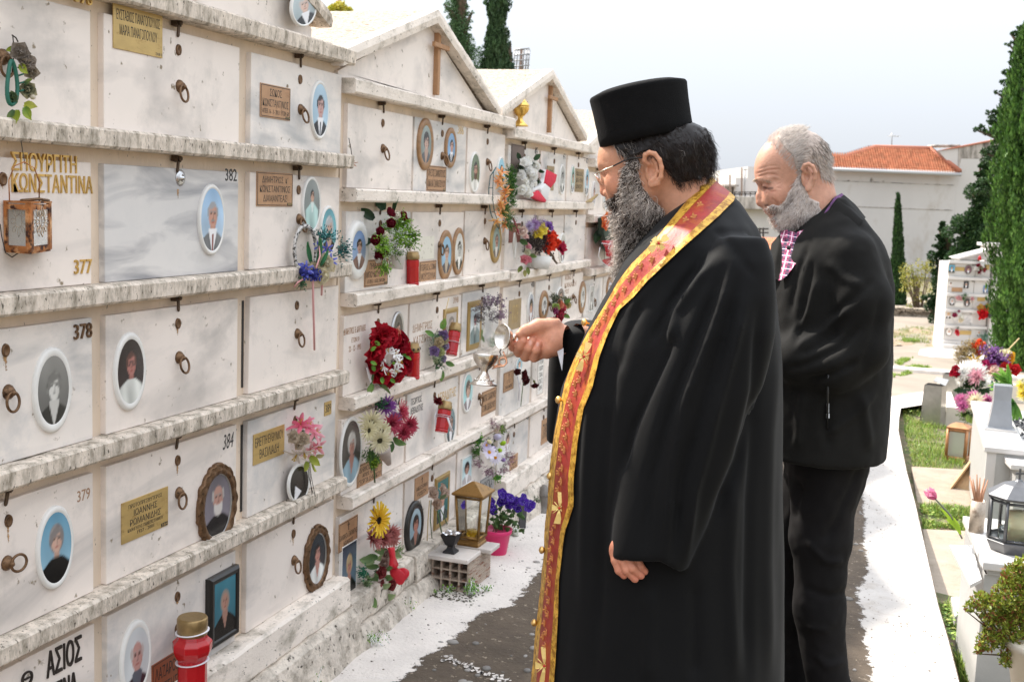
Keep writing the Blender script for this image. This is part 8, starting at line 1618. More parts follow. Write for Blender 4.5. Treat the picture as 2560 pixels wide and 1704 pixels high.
for k in range(16): c=cl[k%len(cl)]; g=G(); A=at(2560,1640,3.42); B=at(c[0]+random.uniform(-20,10),c[1]+random.uniform(-10,20),3.4); g.tube([A,(A+B)/2+RT*random.gauss(0,.02),B],[.005,.003,.0012],5); obj('branch',g,M_stemb,T)
g=G(); b=at(2600,1760,3.4); g.lathe([(0,0),(.075,0),(.105,.17),(.112,.17),(.112,.19),(.098,.19)],b,30); obj('pot',g,mat('cream_pot',(.68,.6,.48),.6),T)
# --- tulip
A=at(2405,1345,4.25); tp=at(2338,1246,4.15); T=thing('artificial_tulip','single pink tulip leaning over the grass towards the kerb','flower',A)
g=G(); m_=at(2378,1290,4.2); g.tube([A,m_,tp],[.0035,.0035,.003],7); obj('stem',g,mat('grey_green_stem',(.16,.17,.13),.6),T)
sz=19*mpp(tp); ax=tp-m_; inst('tulip',bloom('tulip','d5628f','ea9fbb'),frame(tp,ax,s=sz),T)
for a,b_,w_ in (((2402,1335),(2350,1270),.012),((2396,1325),(2362,1296),.010)):
    P=[at(a[0]*(1-t)+b_[0]*t+8*math.sin(t*3),a[1]*(1-t)+b_[1]*t,4.2) for t in np.linspace(0,1,8)]; g=G(); wd=[w_*math.sin(math.pi*min(1,t*.9+.08)) for t in np.linspace(0,1,8)]
    V=np.array([[p-UP*.5*w-RT*.8*w+FW*.0,p+FW*w*.5,p+UP*.5*w+RT*.8*w] for p,w in zip(P,wd)]); g.grid(V,col=lin('a3c23a')); obj('leaf',g,M_leaf,T)
# --- middle tomb, white top, grey vase
zt2=.22; D0=on_z(2462,1116,zt2); D1=on_z(2441,1048,zt2); f1=D1-D0; f1[2]=0; Lf=np.linalg.norm(f1); f1/=Lf; fx=np.array([f1[1],-f1[0],0]); fx*=np.sign(fx[0]); fx=np.array([1,-.02,0.]); 
T=thing('tomb','white marble tomb with grey tapered vase on its corner, middle right','tomb',(*D0[:2],-.4))
def rect2(c,a,b): return [c,c+fx*a,c+fx*a+f1*b,c+f1*b]
zg=float(gz(D0[1]))-.12
g=G(); quadbox(g,rect2(D0,1.3,.30),zt2-.03,zt2); quadbox(g,rect2(D0+f1*.301,.22,1.4),zt2-.03,zt2); quadbox(g,rect2(D0+f1*.301+fx*1.0,.3,1.4),zt2-.03,zt2); obj('top_slab',g,M_wm,T,bevel=.004)
g=G(); quadbox(g,rect2(D0+fx*.02+f1*.02,1.26,1.6),zg,zt2-.031); obj('body',g,M_gm,T)
g=G(); quadbox(g,rect2(D0+fx*.015+f1*.015,.05,.05),zg,zt2-.032); obj('corner_post',g,M_wm,T)
g=G(); 
for k in range(700): q=D0+fx*random.uniform(.24,.98)+f1*random.uniform(.32,1.3); s=random.uniform(.006,.012); c=random.uniform(.03,.12); g.ell((q[0],q[1],zt2-.025+random.uniform(0,.012)),(s*1.3,s,s*.7),5,3,0,(c,c,c*1.05))
obj('dark_gravel',g,M_peb,T,kind='stuff')
b=on_z(2498,1072,zt2); s=mpp(b); Hv=112*s; T=thing('grave_vase','grey marble vase flaring towards its foot on the white tomb','vase',b)
g=G(); 
def sqr(prof,c,rot_): g=G(); return sq(g,prof,c,rot_)
g=sqr([(34*s,0),(34*s,7*s),(29*s,8*s),(24*s,40*s),(20*s,75*s),(21*s,Hv),(18*s,Hv)],b,math.atan2(f1[1],f1[0])); obj('vase_body',g,mat('polished_grey',(.26,.27,.285),.25,var=.1,vscale=8),T,bevel=.002)
g=sqr([(38*s,-.0),(38*s,6*s)],b-np.array([0,0,.001]),math.atan2(f1[1],f1[0])); obj('plinth',g,M_wm,T,bevel=.001)
# small tomb between
zt3=.17; E0=on_z(2528,1160,zt3); T=thing('tomb','low white marble tomb edge at the right border, behind the hexagonal lantern','tomb',(*E0[:2],-.3)); g=G(); quadbox(g,[E0,E0+np.array([.9,0,0]),E0+np.array([.9,.5,0]),E0+np.array([-.05,.5,0])],zt3-.03,zt3); obj('top_slab',g,M_wm,T,bevel=.004); g=G(); quadbox(g,[E0+np.array([.03,.02,0]),E0+np.array([.85,.02,0]),E0+np.array([.85,.45,0]),E0+np.array([.0,.45,0])],-.4,zt3-.031); obj('body',g,M_gm,T)
# leaning board
A=og(2372,1226); tpb=at(2448,1125,dep_of(A)+.05); bt=og(2448,1240); T_=G(); n_=np.array([.1,1,0])*.14
V=[A,tpb,tpb+n_,A+n_]; T_.add(V,[(0,1,2,3)],0,None,False); T_.add([p-np.array([0.0,0,.022]) for p in V],[(3,2,1,0)],0,None,False); T_.add([V[0],V[0]-np.array([0,0,.022]),V[1]-np.array([0,0,.022]),V[1]],[(3,2,1,0)],0,None,False); T_.add([A+n_*.5,tpb+n_*.5-np.array([0,0,.02]),bt+n_*.5],[(0,1,2)],0,None,False)
obj('leaning_board',T_,M_bare,None,'pale wooden board leaning against the white marble tomb','board')
# wooden lantern
b=og(2392,1150); s=mpp(b); H=95*s; T=thing('grave_lantern','copper coloured box lantern standing in the grass by the white tomb','lantern',b); M_cop=mat('copper_frame',(.46,.22,.10),.45,.4,var=.15,vscale=20)
ro=-.25; W2=24*s
g=sqr([(W2*1.0,0),(W2*1.02,6*s),(W2*.95,7*s)],b,ro); obj('base',g,M_cop,T); g=sqr([(W2*1.05,H*.86),(W2*1.08,H*.90),(W2*.5,H*.985),(0.002,H)],b,ro); obj('roof',g,M_cop,T)
cc_=[b+np.array([math.cos(ro+a*math.pi/2+math.pi/4)*W2*1.3,math.sin(ro+a*math.pi/2+math.pi/4)*W2*1.3,0]) for a in range(4)]; z_=np.array([0,0,1.])
for j in range(4):
    k=(j+1)%4; g=G(); g.tube([cc_[j]+z_*6*s,cc_[j]+z_*H*.87],4.2*s,4); obj('post',g,M_cop,T)
    g=G(); g.add([cc_[j]+z_*7*s,cc_[k]+z_*7*s,cc_[k]+z_*H*.86,cc_[j]+z_*H*.86],[(0,1,2,3)],0,None,False); obj('pane',g,mat('misted_glass',(.62,.64,.58),.3,trans=.35,alpha=.8),T)
    for zz_ in (.10,.83): g=G(); g.tube([cc_[j]+z_*H*zz_,cc_[k]+z_*H*zz_],4*s,4); obj('rail',g,M_cop,T)
# steel flower boxes
for px,py,h_,w_,lab in ((2332,1062,118,27,'open folded steel grave box standing in the weeds, nearest the path'),(2378,1030,112,26,'second steel grave box behind the first one')):
    b=og(px,py); s=mpp(b); T=thing('steel_vase_box',lab,'vase',b,'steel boxes by the path'); Wx=w_*s; H=h_*s; ro=-.2
    R2=lambda u,v,z: b+np.array([math.cos(ro)*u-math.sin(ro)*v,math.sin(ro)*u+math.cos(ro)*v,z])
    for (u0,v0,u1,v1) in ((-Wx,-Wx*.7,Wx*.7,-Wx*.7),(Wx*.7,-Wx*.7,Wx*.9,Wx),(-Wx,-Wx*.7,-Wx*.95,Wx),(-Wx*.95,Wx,Wx*.9,Wx)):
        a0,a1=R2(u0*1.05,v0*1.05,0),R2(u1*1.05,v1*1.05,0); c0_,c1_=R2(u0*.88,v0*.88,H*.86),R2(u1*.88,v1*.88,H*.86); n_=np.cross(a1-a0,z_); n_/=np.linalg.norm(n_)
        g=G(); V=[a0,a1,c1_,c0_]; g.add(V,[(0,1,2,3)],0,None,False); g.add([p-n_*.004 for p in V],[(3,2,1,0)],0,None,False); obj('sheet_side',g,M_steel,T)
    g=G(); q=R2(Wx*.3,-Wx*.2,H*.98); V=[R2(-Wx*.2,-Wx*.5,H*.96),R2(Wx*.9,-Wx*.6,H*.88),R2(Wx*1.0,Wx*.6,H*.98),R2(-Wx*.1,Wx*.6,H*1.02)]; g.add(V,[(0,1,2,3)],0,None,False); g.add([p-z_*.003 for p in V],[(3,2,1,0)],0,None,False); obj('flap',g,M_steel,T)
# marble grave surround behind
S0=og(2362,1062); g=G(); z=float(gz(S0[1]))+.09; g.box(S0[0],S0[0]+1.4,S0[1]+.0,S0[1]+.10,z-.25,z); g.box(S0[0],S0[0]+.10,S0[1]+.101,S0[1]+2.0,z-.25,z-.002); g.box(S0[0],S0[0]+1.6,S0[1]+2.0,S0[1]+2.1,z-.25,z+.0); obj('grave_surround',g,mat('cream_stone',(.66,.60,.50),.8,var=.1,vscale=6),None,'low cream stone grave border behind the copper lantern','grave border',bevel=.006)
# flowers on the right
def at_d(dep): return lambda px,py,s: at(px,py,dep-s)
pl=at_d(9.6)
SUNW=OUTW.copy(); OUTW=np.array([-.35,-.8,.45])
bunch('flower_bunch','white and pink chrysanthemums with a red rose above the steel boxes','flowers',(2425,1000),
 [('mum',('f1efe9','fbfaf7'),2410,930,22,.1),('mum',('f0ede6','fbfaf7'),2432,922,22,.1),('mum',('efece6','faf8f4'),2450,935,20,.1),('mum',('c98a9a','e0b3bd'),2443,942,20,.2),('rose',('9a1224','b3203a'),2388,937,13,.1),('rose',('8f1020','a81c34'),2389,922,8,.1),('mum',('f1efe9','faf8f4'),2404,950,13,.1),('mum',('f4f2ee','fbfaf7'),2462,955,16,.0)]+ring_items('tuft',[('34502c','5f7f45'),('2f4a2a','55703c')],2428,968,32,16,12,14,.0,full=True)+[('leaf',DG,2400+8*k,972,18,.1,-90+20*(k-4)) for k in range(9)],plane=pl,grp='fresh flowers on the graves')
bunch('flower_bunch','pink chrysanthemums with small gourd balls above the copper lantern','flowers',(2430,1065),
 [('mum',('b3477f','d58ab0'),2402,998,15,.1),('mum',('b24f86','dc9abb'),2432,990,15,.1),('mum',('ad4a86','cf80ac'),2407,1015,15,.15),('mum',('b04680','d58ab0'),2470,1000,14,.1),('mum',('b8588a','d58ab0'),2475,1014,12,.1),('mum',('ddd0ae','efe6cc'),2440,1004,20,.15),('mum',('d9cba5','ece2c6'),2425,1012,15,.15),
  ('bud',('c98a5a','e9c9a0'),2446,1034,8,.2),('bud',('c4804f','e9c9a0'),2466,1030,9,.2),('bud',('c98a5a','e0b98a'),2437,1046,7,.2),('bud',('d09a6a','e9c9a0'),2466,1040,8,.2)]+ring_items('tuft',[('5f7a3a','93ab55'),('6f8a44','a3b86a')],2432,1035,28,20,14,13,.0,full=True)+[('leaf',('6f8a44','a9bd66'),2420+5*k,1035+4*k,18,.15,-100+12*k) for k in range(7)],plane=at_d(8.4),grp='fresh flowers on the graves')
bunch('flower_bunch','large mixed bouquet of purple, yellow, red and cream flowers in front of the cypress','flowers',(2480,960),
 [('spray',('9a6ab0','c49ad0'),2478,900,34,.1,80),('spray',('9360aa','be90cc'),2495,905,32,.1,40),('spray',('a070b4','c8a0d4'),2470,890,26,.1,110),('cluster',('9a5aa8','b984c4'),2482,885,16,.1),('cluster',('8f50a0','b07abc'),2498,898,14,.1),('cluster',('a05aaa','c08ac8'),2490,915,15,.1),('cluster',('9a5aa8','b984c4'),2470,905,13,.1),('rose',('a8184f','c8407a'),2465,916,15,.15),('rose',('b01c55','cc4a80'),2482,920,13,.15),('carnation',('d9401c','ee6a3a'),2444,865,13,.05),('carnation',('d4381a','ee6a3a'),2448,876,11,.05),('carnation',('c92818','e04a2a'),2452,858,9,.05),
  ('lily',('e0b040','efd07a'),2462,880,16,.1),('lily',('dca838','ecca70'),2435,900,16,.1),('rose',('e8b020','f4cc50'),2518,905,14,.1),('rose',('e6a81c','f0c040'),2522,893,14,.1),('rose',('ddd6ac','ece6c6'),2512,888,15,.1),('rose',('c01820','d83a3a'),2515,918,12,.2),('rose',('c81a24','dc3c40'),2538,925,13,.2),('rose',('e4bfae','f0dccf'),2482,930,15,.2),('rose',('e6c4b4','f0dccf'),2510,932,16,.2),('rose',('e4bfae','f0dccf'),2495,935,13,.22)]
  +ring_items('spray',[('b9a070','d9c79a'),('a98f5a','cdb880')],2425,888,24,24,8,22,.0,full=True)+[('leaf',('1f6a5a','3f8a78'),2478,950,20,.2,-90),('leaf',('1f5f50','3f8070'),2490,948,20,.2,-60),('leaf',('2f4a3a','4f6a55'),2510,950,22,.2,-30)]+ring_items('tuft',[('3f5a34','6a8450')],2485,925,34,26,10,14,.0,full=True),plane=at_d(10.2),grp='fresh flowers on the graves',
  stems=[([(2505,905,0),(2515,880,.02),(2548,845,.04)],.006,mat('straw',(.6,.45,.22),.7))])
bunch('palm_bunch','green palm fronds with yellow flowers at the right border','flowers',(2545,1010),
 [('mum',('ecd84a','f6ec8a'),2552,965,14,.1),('mum',('e8cf3a','f4e67a'),2558,985,14,.1),('mum',('f0ead0','faf6e6'),2556,950,10,.1),('mum',('f0ead0','faf6e6'),2560,1000,12,.1)]+[('longleaf',('5f9a3a','9ac45f'),2515+random.uniform(0,14),960+random.uniform(-4,4),44,.15,a) for a in range(95,200,11)]+[('longleaf',('4a7a34','86b052'),2535,1005,44,.15,a) for a in range(150,300,14)],plane=at_d(7.6),grp='fresh flowers on the graves')
OUTW=SUNW
# grass and weeds on the right: blades, nobody could count them
def grass(name,polys,n,hh_,cols,seed=0,hoff=-.09,w_=.0035):
    rg=np.random.default_rng(seed); V=[];C=[]
    Pg=[]
    for poly,frac in polys:
        Q=np.array([og(*p) for p in poly])[:,:2]; lo_,hi_=Q.min(0),Q.max(0); m=int(n*frac); pts=rg.uniform(lo_,hi_,(m*4,2)); ins=s_poly(pts[:,0],pts[:,1],Q)<0; Pg.append(pts[ins][:m])
    P=np.concatenate(Pg); nn=hnoise(np.column_stack([P,P[:,0]*0]),.18,seed); P=P[nn>-.35]; nn=nn[nn>-.35]; n=len(P); z=gz(P[:,1])+hoff
    H=hh_*(.5+.6*np.clip(nn+.4,0,1))*rg.uniform(.5,1.3,n); a=rg.uniform(0,6.28,n); ln=rg.uniform(.1,.9,n)*H; d=np.stack([np.cos(a),np.sin(a)],1); e=np.stack([-d[:,1],d[:,0]],1)
    b0=np.column_stack([P-e*w_,z]); b1=np.column_stack([P+e*w_,z]); m0=np.column_stack([P+d*ln[:,None]*.35-e*w_*.7,z+H*.65]); m1=np.column_stack([P+d*ln[:,None]*.35+e*w_*.7,z+H*.65]); t0=np.column_stack([P+d*ln[:,None]-e*w_*.1,z+H]); t1=np.column_stack([P+d*ln[:,None]+e*w_*.1,z+H])
    V=np.stack([b0,b1,m1,m0,t1,t0],1).reshape(-1,3); i=np.arange(n)[:,None]*6; F=np.concatenate([i+[0,1,2,3],i+[3,2,4,5]]); ca=np.array([lin(c) for c in cols]); C=ca[rg.integers(0,len(cols),n)]*rg.uniform(.7,1.2,n)[:,None]
    o=fast(name,V,F,[M_leaf],None,np.repeat(C,6,0),smooth=False,kind='stuff'); return o
gc_=['64822e','7f9e3c','506e28','96b04c','a8a85c']
grass('grass',[([(2256,1010),(2262,1090),(2285,1180),(2410,1185),(2400,1100),(2330,1040),(2300,1000)],.42),([(2300,1268),(2310,1335),(2440,1340),(2440,1275)],.30),([(2345,1525),(2400,1700),(2470,1800),(2470,1640),(2400,1580),(2380,1525)],.2),([(2262,1000),(2290,960),(2330,1000)],.05)],15000,.045,gc_,1,w_=.0022)
grass('meadow_grass',[([(2222,832),(2222,862),(2372,872),(2372,822)],1.0)],4200,.12,['6f8434','8a9644','a09a60','5f7630'],2,w_=.006)
grass('path_grass',[([(2225,958),(2225,945),(2290,925),(2330,930),(2270,950)],.5),([(2225,915),(2285,905),(2250,925)],.2),([(2255,858),(2300,862),(2260,868)],.3)],2600,.05,['7f9a3a','93a84a','6f8a34'],3,hoff=-.02,w_=.006)
# broad weed leaves along the kerb
T=G(); rg=np.random.default_rng(5)
for k in range(900):
    poly=random.choice([((2262,1000),(2330,1180)),((2262,1020),(2320,1150)),((2300,1275),(2430,1335)),((2350,1540),(2400,1640))]); p=og(random.uniform(poly[0][0],poly[1][0]),random.uniform(poly[0][1],poly[1][1])); kx=float(kr(p[1]))+.02
    p[0]=max(p[0],kx); s=random.uniform(.008,.02); c=p+np.array([0,0,random.uniform(.01,.07)]); d=rg.normal(size=3); d[2]=abs(d[2])*.4; d/=np.linalg.norm(d); e=np.cross(d,[0,0,1.]); e/=np.linalg.norm(e)+1e-6
    T.add([c,c+d*s*.5+e*s*.45,c+d*s,c+d*s*.5-e*s*.45],[(0,1,2,3)],0,lin(random.choice(gc_)))
obj('ground_weeds',T,M_leaf,kind='stuff')
# ================================================================ far vault block facing the camera
class Pl:
    def __init__(s,px,py,dep,n=None):
        s.n=np.array([FW[0],FW[1],0]) if n is None else np.asarray(n,float); s.n/=np.linalg.norm(s.n); s.o=at(px,py,dep); s.u=np.array([-s.n[1],s.n[0],0]); s.u*=np.sign(s.u@RT)
    def p(s,px,py,off=0): d=ray(px,py); o=s.o-s.n*off; return CAM+d*(((o-CAM)@s.n)/(d@s.n))
    def uz(s,px,py,off=0): q=s.p(px,py,off)-s.o; return q@s.u, q[2]+s.o[2]
    def w(s,u,z,off=0): return s.o*np.array([1,1,0])+s.u*u+np.array([0,0,z])-s.n*off
    def box(s,g,u0,u1,z0,z1,o0,o1,mi=0): 
        V=[s.w(u,z,o) for o in (o0,o1) for z in (z0,z1) for u in (u0,u1)]; g.add(V,[(0,1,3,2),(4,6,7,5),(0,4,5,1),(2,3,7,6),(0,2,6,4),(1,5,7,3)],mi,None,False); return g
FC_=Pl(2400,872,21.2); zq=lambda x,y,o=0: FC_.uz(2200+x/5.228,600+y/5.228,o)
M_wp=mat('white_paint',(.62,.59,.56),.7,var=.04,vscale=3,dark='b9ac9c',dscale=4,dmin=.58,dmax=.75,dfac=.6)
T=thing('ossuary_block','white ossuary block of five rows facing the path, far right beside the cypress','ossuary wall',FC_.w(*zq(1100,1400)[:1],float(gz(FC_.o[1]))-.05))
u0=zq(872,700)[0]; u1=zq(1418,700)[0]; zl=[zq(1100,y)[1] for y in (268,482,696,905,1115,1318)]
gb=float(gz(FC_.o[1]))-.1
g=G(); FC_.box(g,u0,u1,gb,zl[0]-.03,-.5,-.001); obj('wall_body',g,M_wp,T)
um=zq(1215,700)[0]
for r in range(6):
    g=G(); FC_.box(g,u0-.02,u1+.01,zl[r]-.055,zl[r],-.01,.06); obj('ledge',g,M_wp,T,bevel=.005)
for r in range(5):
    for a,b in ((u0+.02,um-.008),(um+.008,u1-.01)): g=G(); FC_.box(g,a,b,zl[r+1]+.002,zl[r]-.062,.0,.014); obj('slab',g,M_wm,T)
bz=zl[5]-.055; g=G(); FC_.box(g,u0-.06,um+.25,bz-.10,bz-.001,-.3,.16); obj('step',g,M_wp,T,bevel=.008); g=G(); FC_.box(g,u0-.10,um+.28,gb,bz-.102,-.3,.24); obj('footing',g,M_base,T,bevel=.01)
g=G(); A=[zq(1000,232),zq(1470,112),zq(1470,140),zq(1040,248)]; g.add([FC_.w(*a,o) for o in (-.4,.05) for a in A],[(0,1,2,3),(7,6,5,4),(0,4,5,1),(1,5,6,2),(2,6,7,3),(3,7,4,0)],0,None,False); obj('raking_cornice',g,M_wp,T)
g=G(); A=[zq(1040,248),zq(1470,135),zq(1470,262),zq(1040,262)]; g.add([FC_.w(*a,o) for o in (-.4,.01) for a in A],[(0,1,2,3),(7,6,5,4),(0,4,5,1),(1,5,6,2),(2,6,7,3),(3,7,4,0)],0,None,False); obj('tympanum',g,M_wm,T)
ua,ub=zq(1435,700)[0],zq(1530,700)[0]; zt_=zq(1480,85)[1]; g=G(); FC_.box(g,ua,ub+.3,gb,zt_,-.6,.10); obj('end_pillar',g,M_wp,T,bevel=.006); g=G(); FC_.box(g,ua-.08,ub+.35,zt_+.001,zt_+.06,-.6,.15); obj('pillar_cap',g,M_wm,T,bevel=.006)
def fport(l,r,t,b,label,p,rim=None,rect=False):
    cu,cz=zq((l+r)/2,(t+b)/2,.02); a=abs(zq(r,t,.02)[0]-zq(l,t,.02)[0])/2; h_=abs(zq(l,t,.02)[1]-zq(l,b,.02)[1])/2; T_=thing('memorial_portrait',label,'portrait',FC_.w(cu,cz-h_,.02),'small portraits on the far block')
    n=14; U,V=np.meshgrid(np.linspace(-1,1,n),np.linspace(-1,1,int(n*1.4)),indexing='ij'); A,B=(U,V) if rect else (U*np.sqrt(1-V*V/2),V*np.sqrt(1-U*U/2)); k=.85 if rim else 1
    P=np.array([[FC_.w(cu+A[i,j]*a*k,cz+B[i,j]*h_*k,.030) for j in range(A.shape[1])] for i in range(n)]); g=G(); g.grid(P,col=paint(A,B,p).reshape(-1,3)); obj('photo',g,M_photo,T_)
    g=G(); N_=24; th=np.linspace(0,2*np.pi,N_,endpoint=False); ring=[(np.sign(math.cos(q))*1 if rect else math.cos(q),np.sign(math.sin(q))*1 if rect else math.sin(q)) for q in th]; 
    g.add([FC_.w(cu+x*a,cz+y*h_,.028) for x,y in ring]+[FC_.w(cu+x*a,cz+y*h_,.014) for x,y in ring],[tuple(range(N_))]+[(i,(i+1)%N_,N_+(i+1)%N_,N_+i) for i in range(N_)],0,None,False); obj('rim',g,rim or M_ceram,T_)
fd=dict(skin='c99a83')
for a in ((893,980,315,430,'square portrait on turquoise, top left of the far block',dict(bg='4fa9c9',hair='1f1b1a',cloth='2a2a30'),M_steel,True),(1105,1200,325,445,'oval portrait with grey frame, top row centre of the far block',dict(bg='8a5a68',hair='3a2a2c',cloth='4a2a3a',style='woman'),M_grey,False),
 (900,945,535,612,'small frameless portrait in the second row of the far block',dict(bg='d9d6d0',hair='3a302c',cloth='c9a69a',style='woman'),None,False),(1090,1158,538,628,'dark rectangular portrait of a man in a suit, far block second row',dict(bg='3a3a3c',hair='8a8a8a',cloth='151518'),None,True),(1342,1410,592,690,'tilted blue portrait at the right of the far block second row',dict(bg='6f8fb9',hair='333333',cloth='5a6a8a'),None,True),
 (900,982,745,858,'left oval in grey frame in the third row of the far block',dict(bg='b9b9b9',hair='9a9a9a',cloth='151518',skin='d9a99a'),M_grey,False),(1092,1180,758,870,'right oval in grey frame in the third row of the far block',dict(bg='5a5a5a',hair='2a2a2a',cloth='5a5050',skin='d9a99a'),M_grey,False),
 (862,924,930,1020,'portrait of a blond woman in black in the fourth row of the far block',dict(bg='c9b9a9',hair='c9a060',cloth='0e0e10',style='woman'),None,True),(855,945,1142,1252,'pale oval in bronze frame in the bottom row of the far block',dict(bg='d9d4cc',hair='c0b8b0',cloth='e0dcd6'),M_grey,False),(1258,1325,1170,1258,'round portrait of a bald man in the bottom row of the far block',dict(bg='c9c4bf',hair='c99a83',cloth='222226',style='bald'),None,False)): fport(*a[:5],{**fd,**a[5]},a[6],a[7])
for k,(l,r,t,b,m,lab) in enumerate(((985,1100,350,405,M_brass,'brass plate between portraits, top row of the far block'),(1370,1425,325,388,M_brass,'brass plate at the right end of the far block top row'),(940,1075,618,678,M_copper,'brown plate in the second row of the far block'),(1275,1370,745,800,M_brass,'brass plate in the third row of the far block'),(1045,1190,1180,1238,M_brass,'brass plate in the bottom row of the far block'),(965,1205,975,1090,M_marbleg,'grey marble plate in the fourth row of the far block'),(985,1085,815,872,M_ceram,'pale plate between two ovals in the far block'))):
    (ua_,za_),(ub_,zb_2)=zq(l,t,.02),zq(r,b,.02); g=G(); FC_.box(g,ua_,ub_,zb_2,za_,.014,.022); o=obj('name_plate',g,m,None,lab,'name plate','metal name plates on the slabs')
def fnum(l,r,t,b,s,par=T):
    (ua_,za_),(ub_,zb_2)=zq(l,t,.02),zq(r,b,.02); V,F=text_geo(s,1,'bold'); lo_,hi_=V.min(0),V.max(0); X=(V[:,0]-lo_[0])/(hi_[0]-lo_[0])*(ub_-ua_)+ua_; Z=(V[:,1]-lo_[1])/(hi_[1]-lo_[1])*(za_-zb_2)+zb_2
    g=G(); g.add([FC_.w(x,z,.016) for x,z in zip(X,Z)],F,0,None,False); obj('number',g,M_black,par)
for y,s in ((320,'841'),(532,'842'),(945,'844'),(1152,'845')): fnum(1165+(40 if y<600 else 0)-(15 if y>1100 else 0),1205+(40 if y<600 else 0)-(15 if y>1100 else 0),y,y+18,s)
plf=lambda px,py,s: FC_.p(px,py,.03+s)
zc=lambda x,y:(2200+x/5.228,600+y/5.228); SUNW=OUTW.copy(); OUTW=np.array([.25,-.9,.15])
def fb(label,its,grp='artificial flowers on the far block'): bunch('flower_bunch',label,'flowers',(its[0][2],its[0][3]),its,plane=plf,grp=grp)
def F_(k,c,x,y,r): a=zc(x,y); return (k,c,a[0],a[1],r,.06)
fb('red and white bunch in the top row of the far block',[F_('carnation',c,x,y,6) for c,x,y in ((('7a1626','9a2a3a'),1290,350),(('eeeae4','faf8f4'),1325,345),(('7a1626','9a2a3a'),1300,400),(('eeeae4','faf8f4'),1270,375),(('8a1a2a','a83040'),1345,385),(('eeeae4','faf8f4'),1330,410),(('5f7a3a','8a9a5a'),1310,370))])
fb('pink and green bunch between two ovals of the far block',[F_('rose',('d99aa0','efc9c9'),1030,750,6),F_('tuft',('3f6a3a','6f9a5a'),1100,735,8),F_('tuft',('3f6a3a','6f9a5a'),1080,770,7),F_('rose',('d9a9a0','efc9c9'),1060,770,4),F_('rose',('efe6dc','faf4ec'),1205,800,5),F_('rose',('d98a9a','efc9c9'),1200,770,5)])
fb('white and crimson bunch in the fourth row of the far block',[F_('rose',('8a1a44','a83a60'),975,975,5.5),F_('rose',('f0ede8','fbf9f5'),1030,975,6),F_('rose',('eeeae0','faf8f0'),1050,1000,6),F_('rose',('eae0c8','f4ecd8'),1055,1040,6),F_('rose',('8a1a44','a83a60'),1030,930,3)])
fb('scarlet hanging flowers in the bottom row of the far block',[F_('carnation',('c81a2a','e04050'),1005,1195,5),F_('carnation',('c81a2a','e04050'),1010,1220,5),F_('tuft',('3f5a3a','6a8050'),1012,1150,5)])
fb('big scarlet bow with gold at the right edge of the far block',[F_('carnation',('cf1420','e83038'),1340,930,11),F_('carnation',('cf1420','e83038'),1330,980,9),F_('carnation',('cf1420','e83038'),1370,990,8),F_('rose',('c9a040','e0c070'),1310,880,8),F_('rose',('a8853a','c4a560'),1385,870,8),F_('carnation',('e9dcd8','f6efec'),1350,1000,6)])
fb('dried red spray above the flowers, foot of the far block',[F_('spray',('b83a2a','e05a3a'),1290,1390,14),F_('carnation',('c8301c','e85a38'),1290,1370,9),F_('carnation',('c8301c','e85a38'),1310,1420,8),F_('tuft',('7fa890','b9d4c4'),1350,1290,14),F_('tuft',('5a8a6a','8ab094'),1365,1250,12)])
OUTW=SUNW
g=G(); c=FC_.p(*zc(1302,235),.08); s=mpp(c); g.lathe([(0,-6*s),(4.5*s,-5*s),(4*s,2*s),(1.5*s,6*s),(0,7*s)],c,12); obj('small_lamp',g,M_redwax,None,'small red lamp in the gable of the far block','lamp')
T=thing('hanging_lantern','round black lantern hung on the end pillar of the far block','lantern',FC_.p(*zc(1450,1020),.2)); c=FC_.p(*zc(1450,975),.18); s=mpp(c); g=G(); g.lathe([(0,-9*s),(5*s,-8.5*s),(6.8*s,-3*s),(6.5*s,2*s),(4.5*s,4*s),(5.5*s,8*s),(0,9*s)],c,18); obj('body',g,M_black,T); g=G(); g.tube([c+UP*9*s,c+UP*17*s-FW*-.08],.5*s,5); obj('hook',g,M_dark,T)
# whitewash apron round its foot
g=G(); A=[og(x,y,.0) for x,y in ((2296,884),(2300,872),(2340,866),(2440,868),(2520,880),(2520,896),(2400,893),(2330,890))]; g.add([a+np.array([0,0,.006-.02]) for a in A],[tuple(range(8))[::-1]]); obj('painted_apron',g,M_white,kind='structure',origin=(0,0,0))
g=G(); rough_bar(g,0,1,[(0,0),(.1,0),(.1,.1),(0,.1)]) if 0 else None
# ================================================================ low wall, bank, trees
M_stonew=mat('rubble_wall',(.44,.37,.29),.95,var=.25,vscale=3,dark='8a7d6c',dscale=5,dmin=.45,dmax=.6,dark2='3f372d',d2scale=14,d2min=.56,d2max=.62,bump=1,bscale=18,bdist=.05)
LW=Pl(2290,800,27.5); u0,_=LW.uz(2150,790); u1,_=LW.uz(2460,790); zt_=LW.uz(2290,770)[1]; gl=float(gz(LW.o[1]))-.2
T=thing('low_wall','low rubble wall with flat coping behind the path, left of the far block','wall',LW.w((u0+u1)/2,gl))
n=14; du=(u1-u0)/n
for k in range(n): g=G(); LW.box(g,u0+k*du+.008,u0+(k+1)*du-.008,zt_-.10+random.uniform(-.01,.01),zt_+random.uniform(-.015,.015),-.32,.05); obj('coping_stone',g,M_stonew,T,bevel=.02)
rows_=4; zz0=gl; hz_=(zt_-.10-gl)/rows_
for r in range(rows_):
    x=u0+random.uniform(-.2,0)
    while x<u1:
        w_=random.uniform(.18,.42); g=G(); LW.box(g,max(x,u0)+.006,min(x+w_,u1)-.006,zz0+r*hz_+.006,zz0+(r+1)*hz_-.006,-.1,random.uniform(.0,.03)); obj('stone',g,M_stonew,T,bevel=.02,seg=1); x+=w_
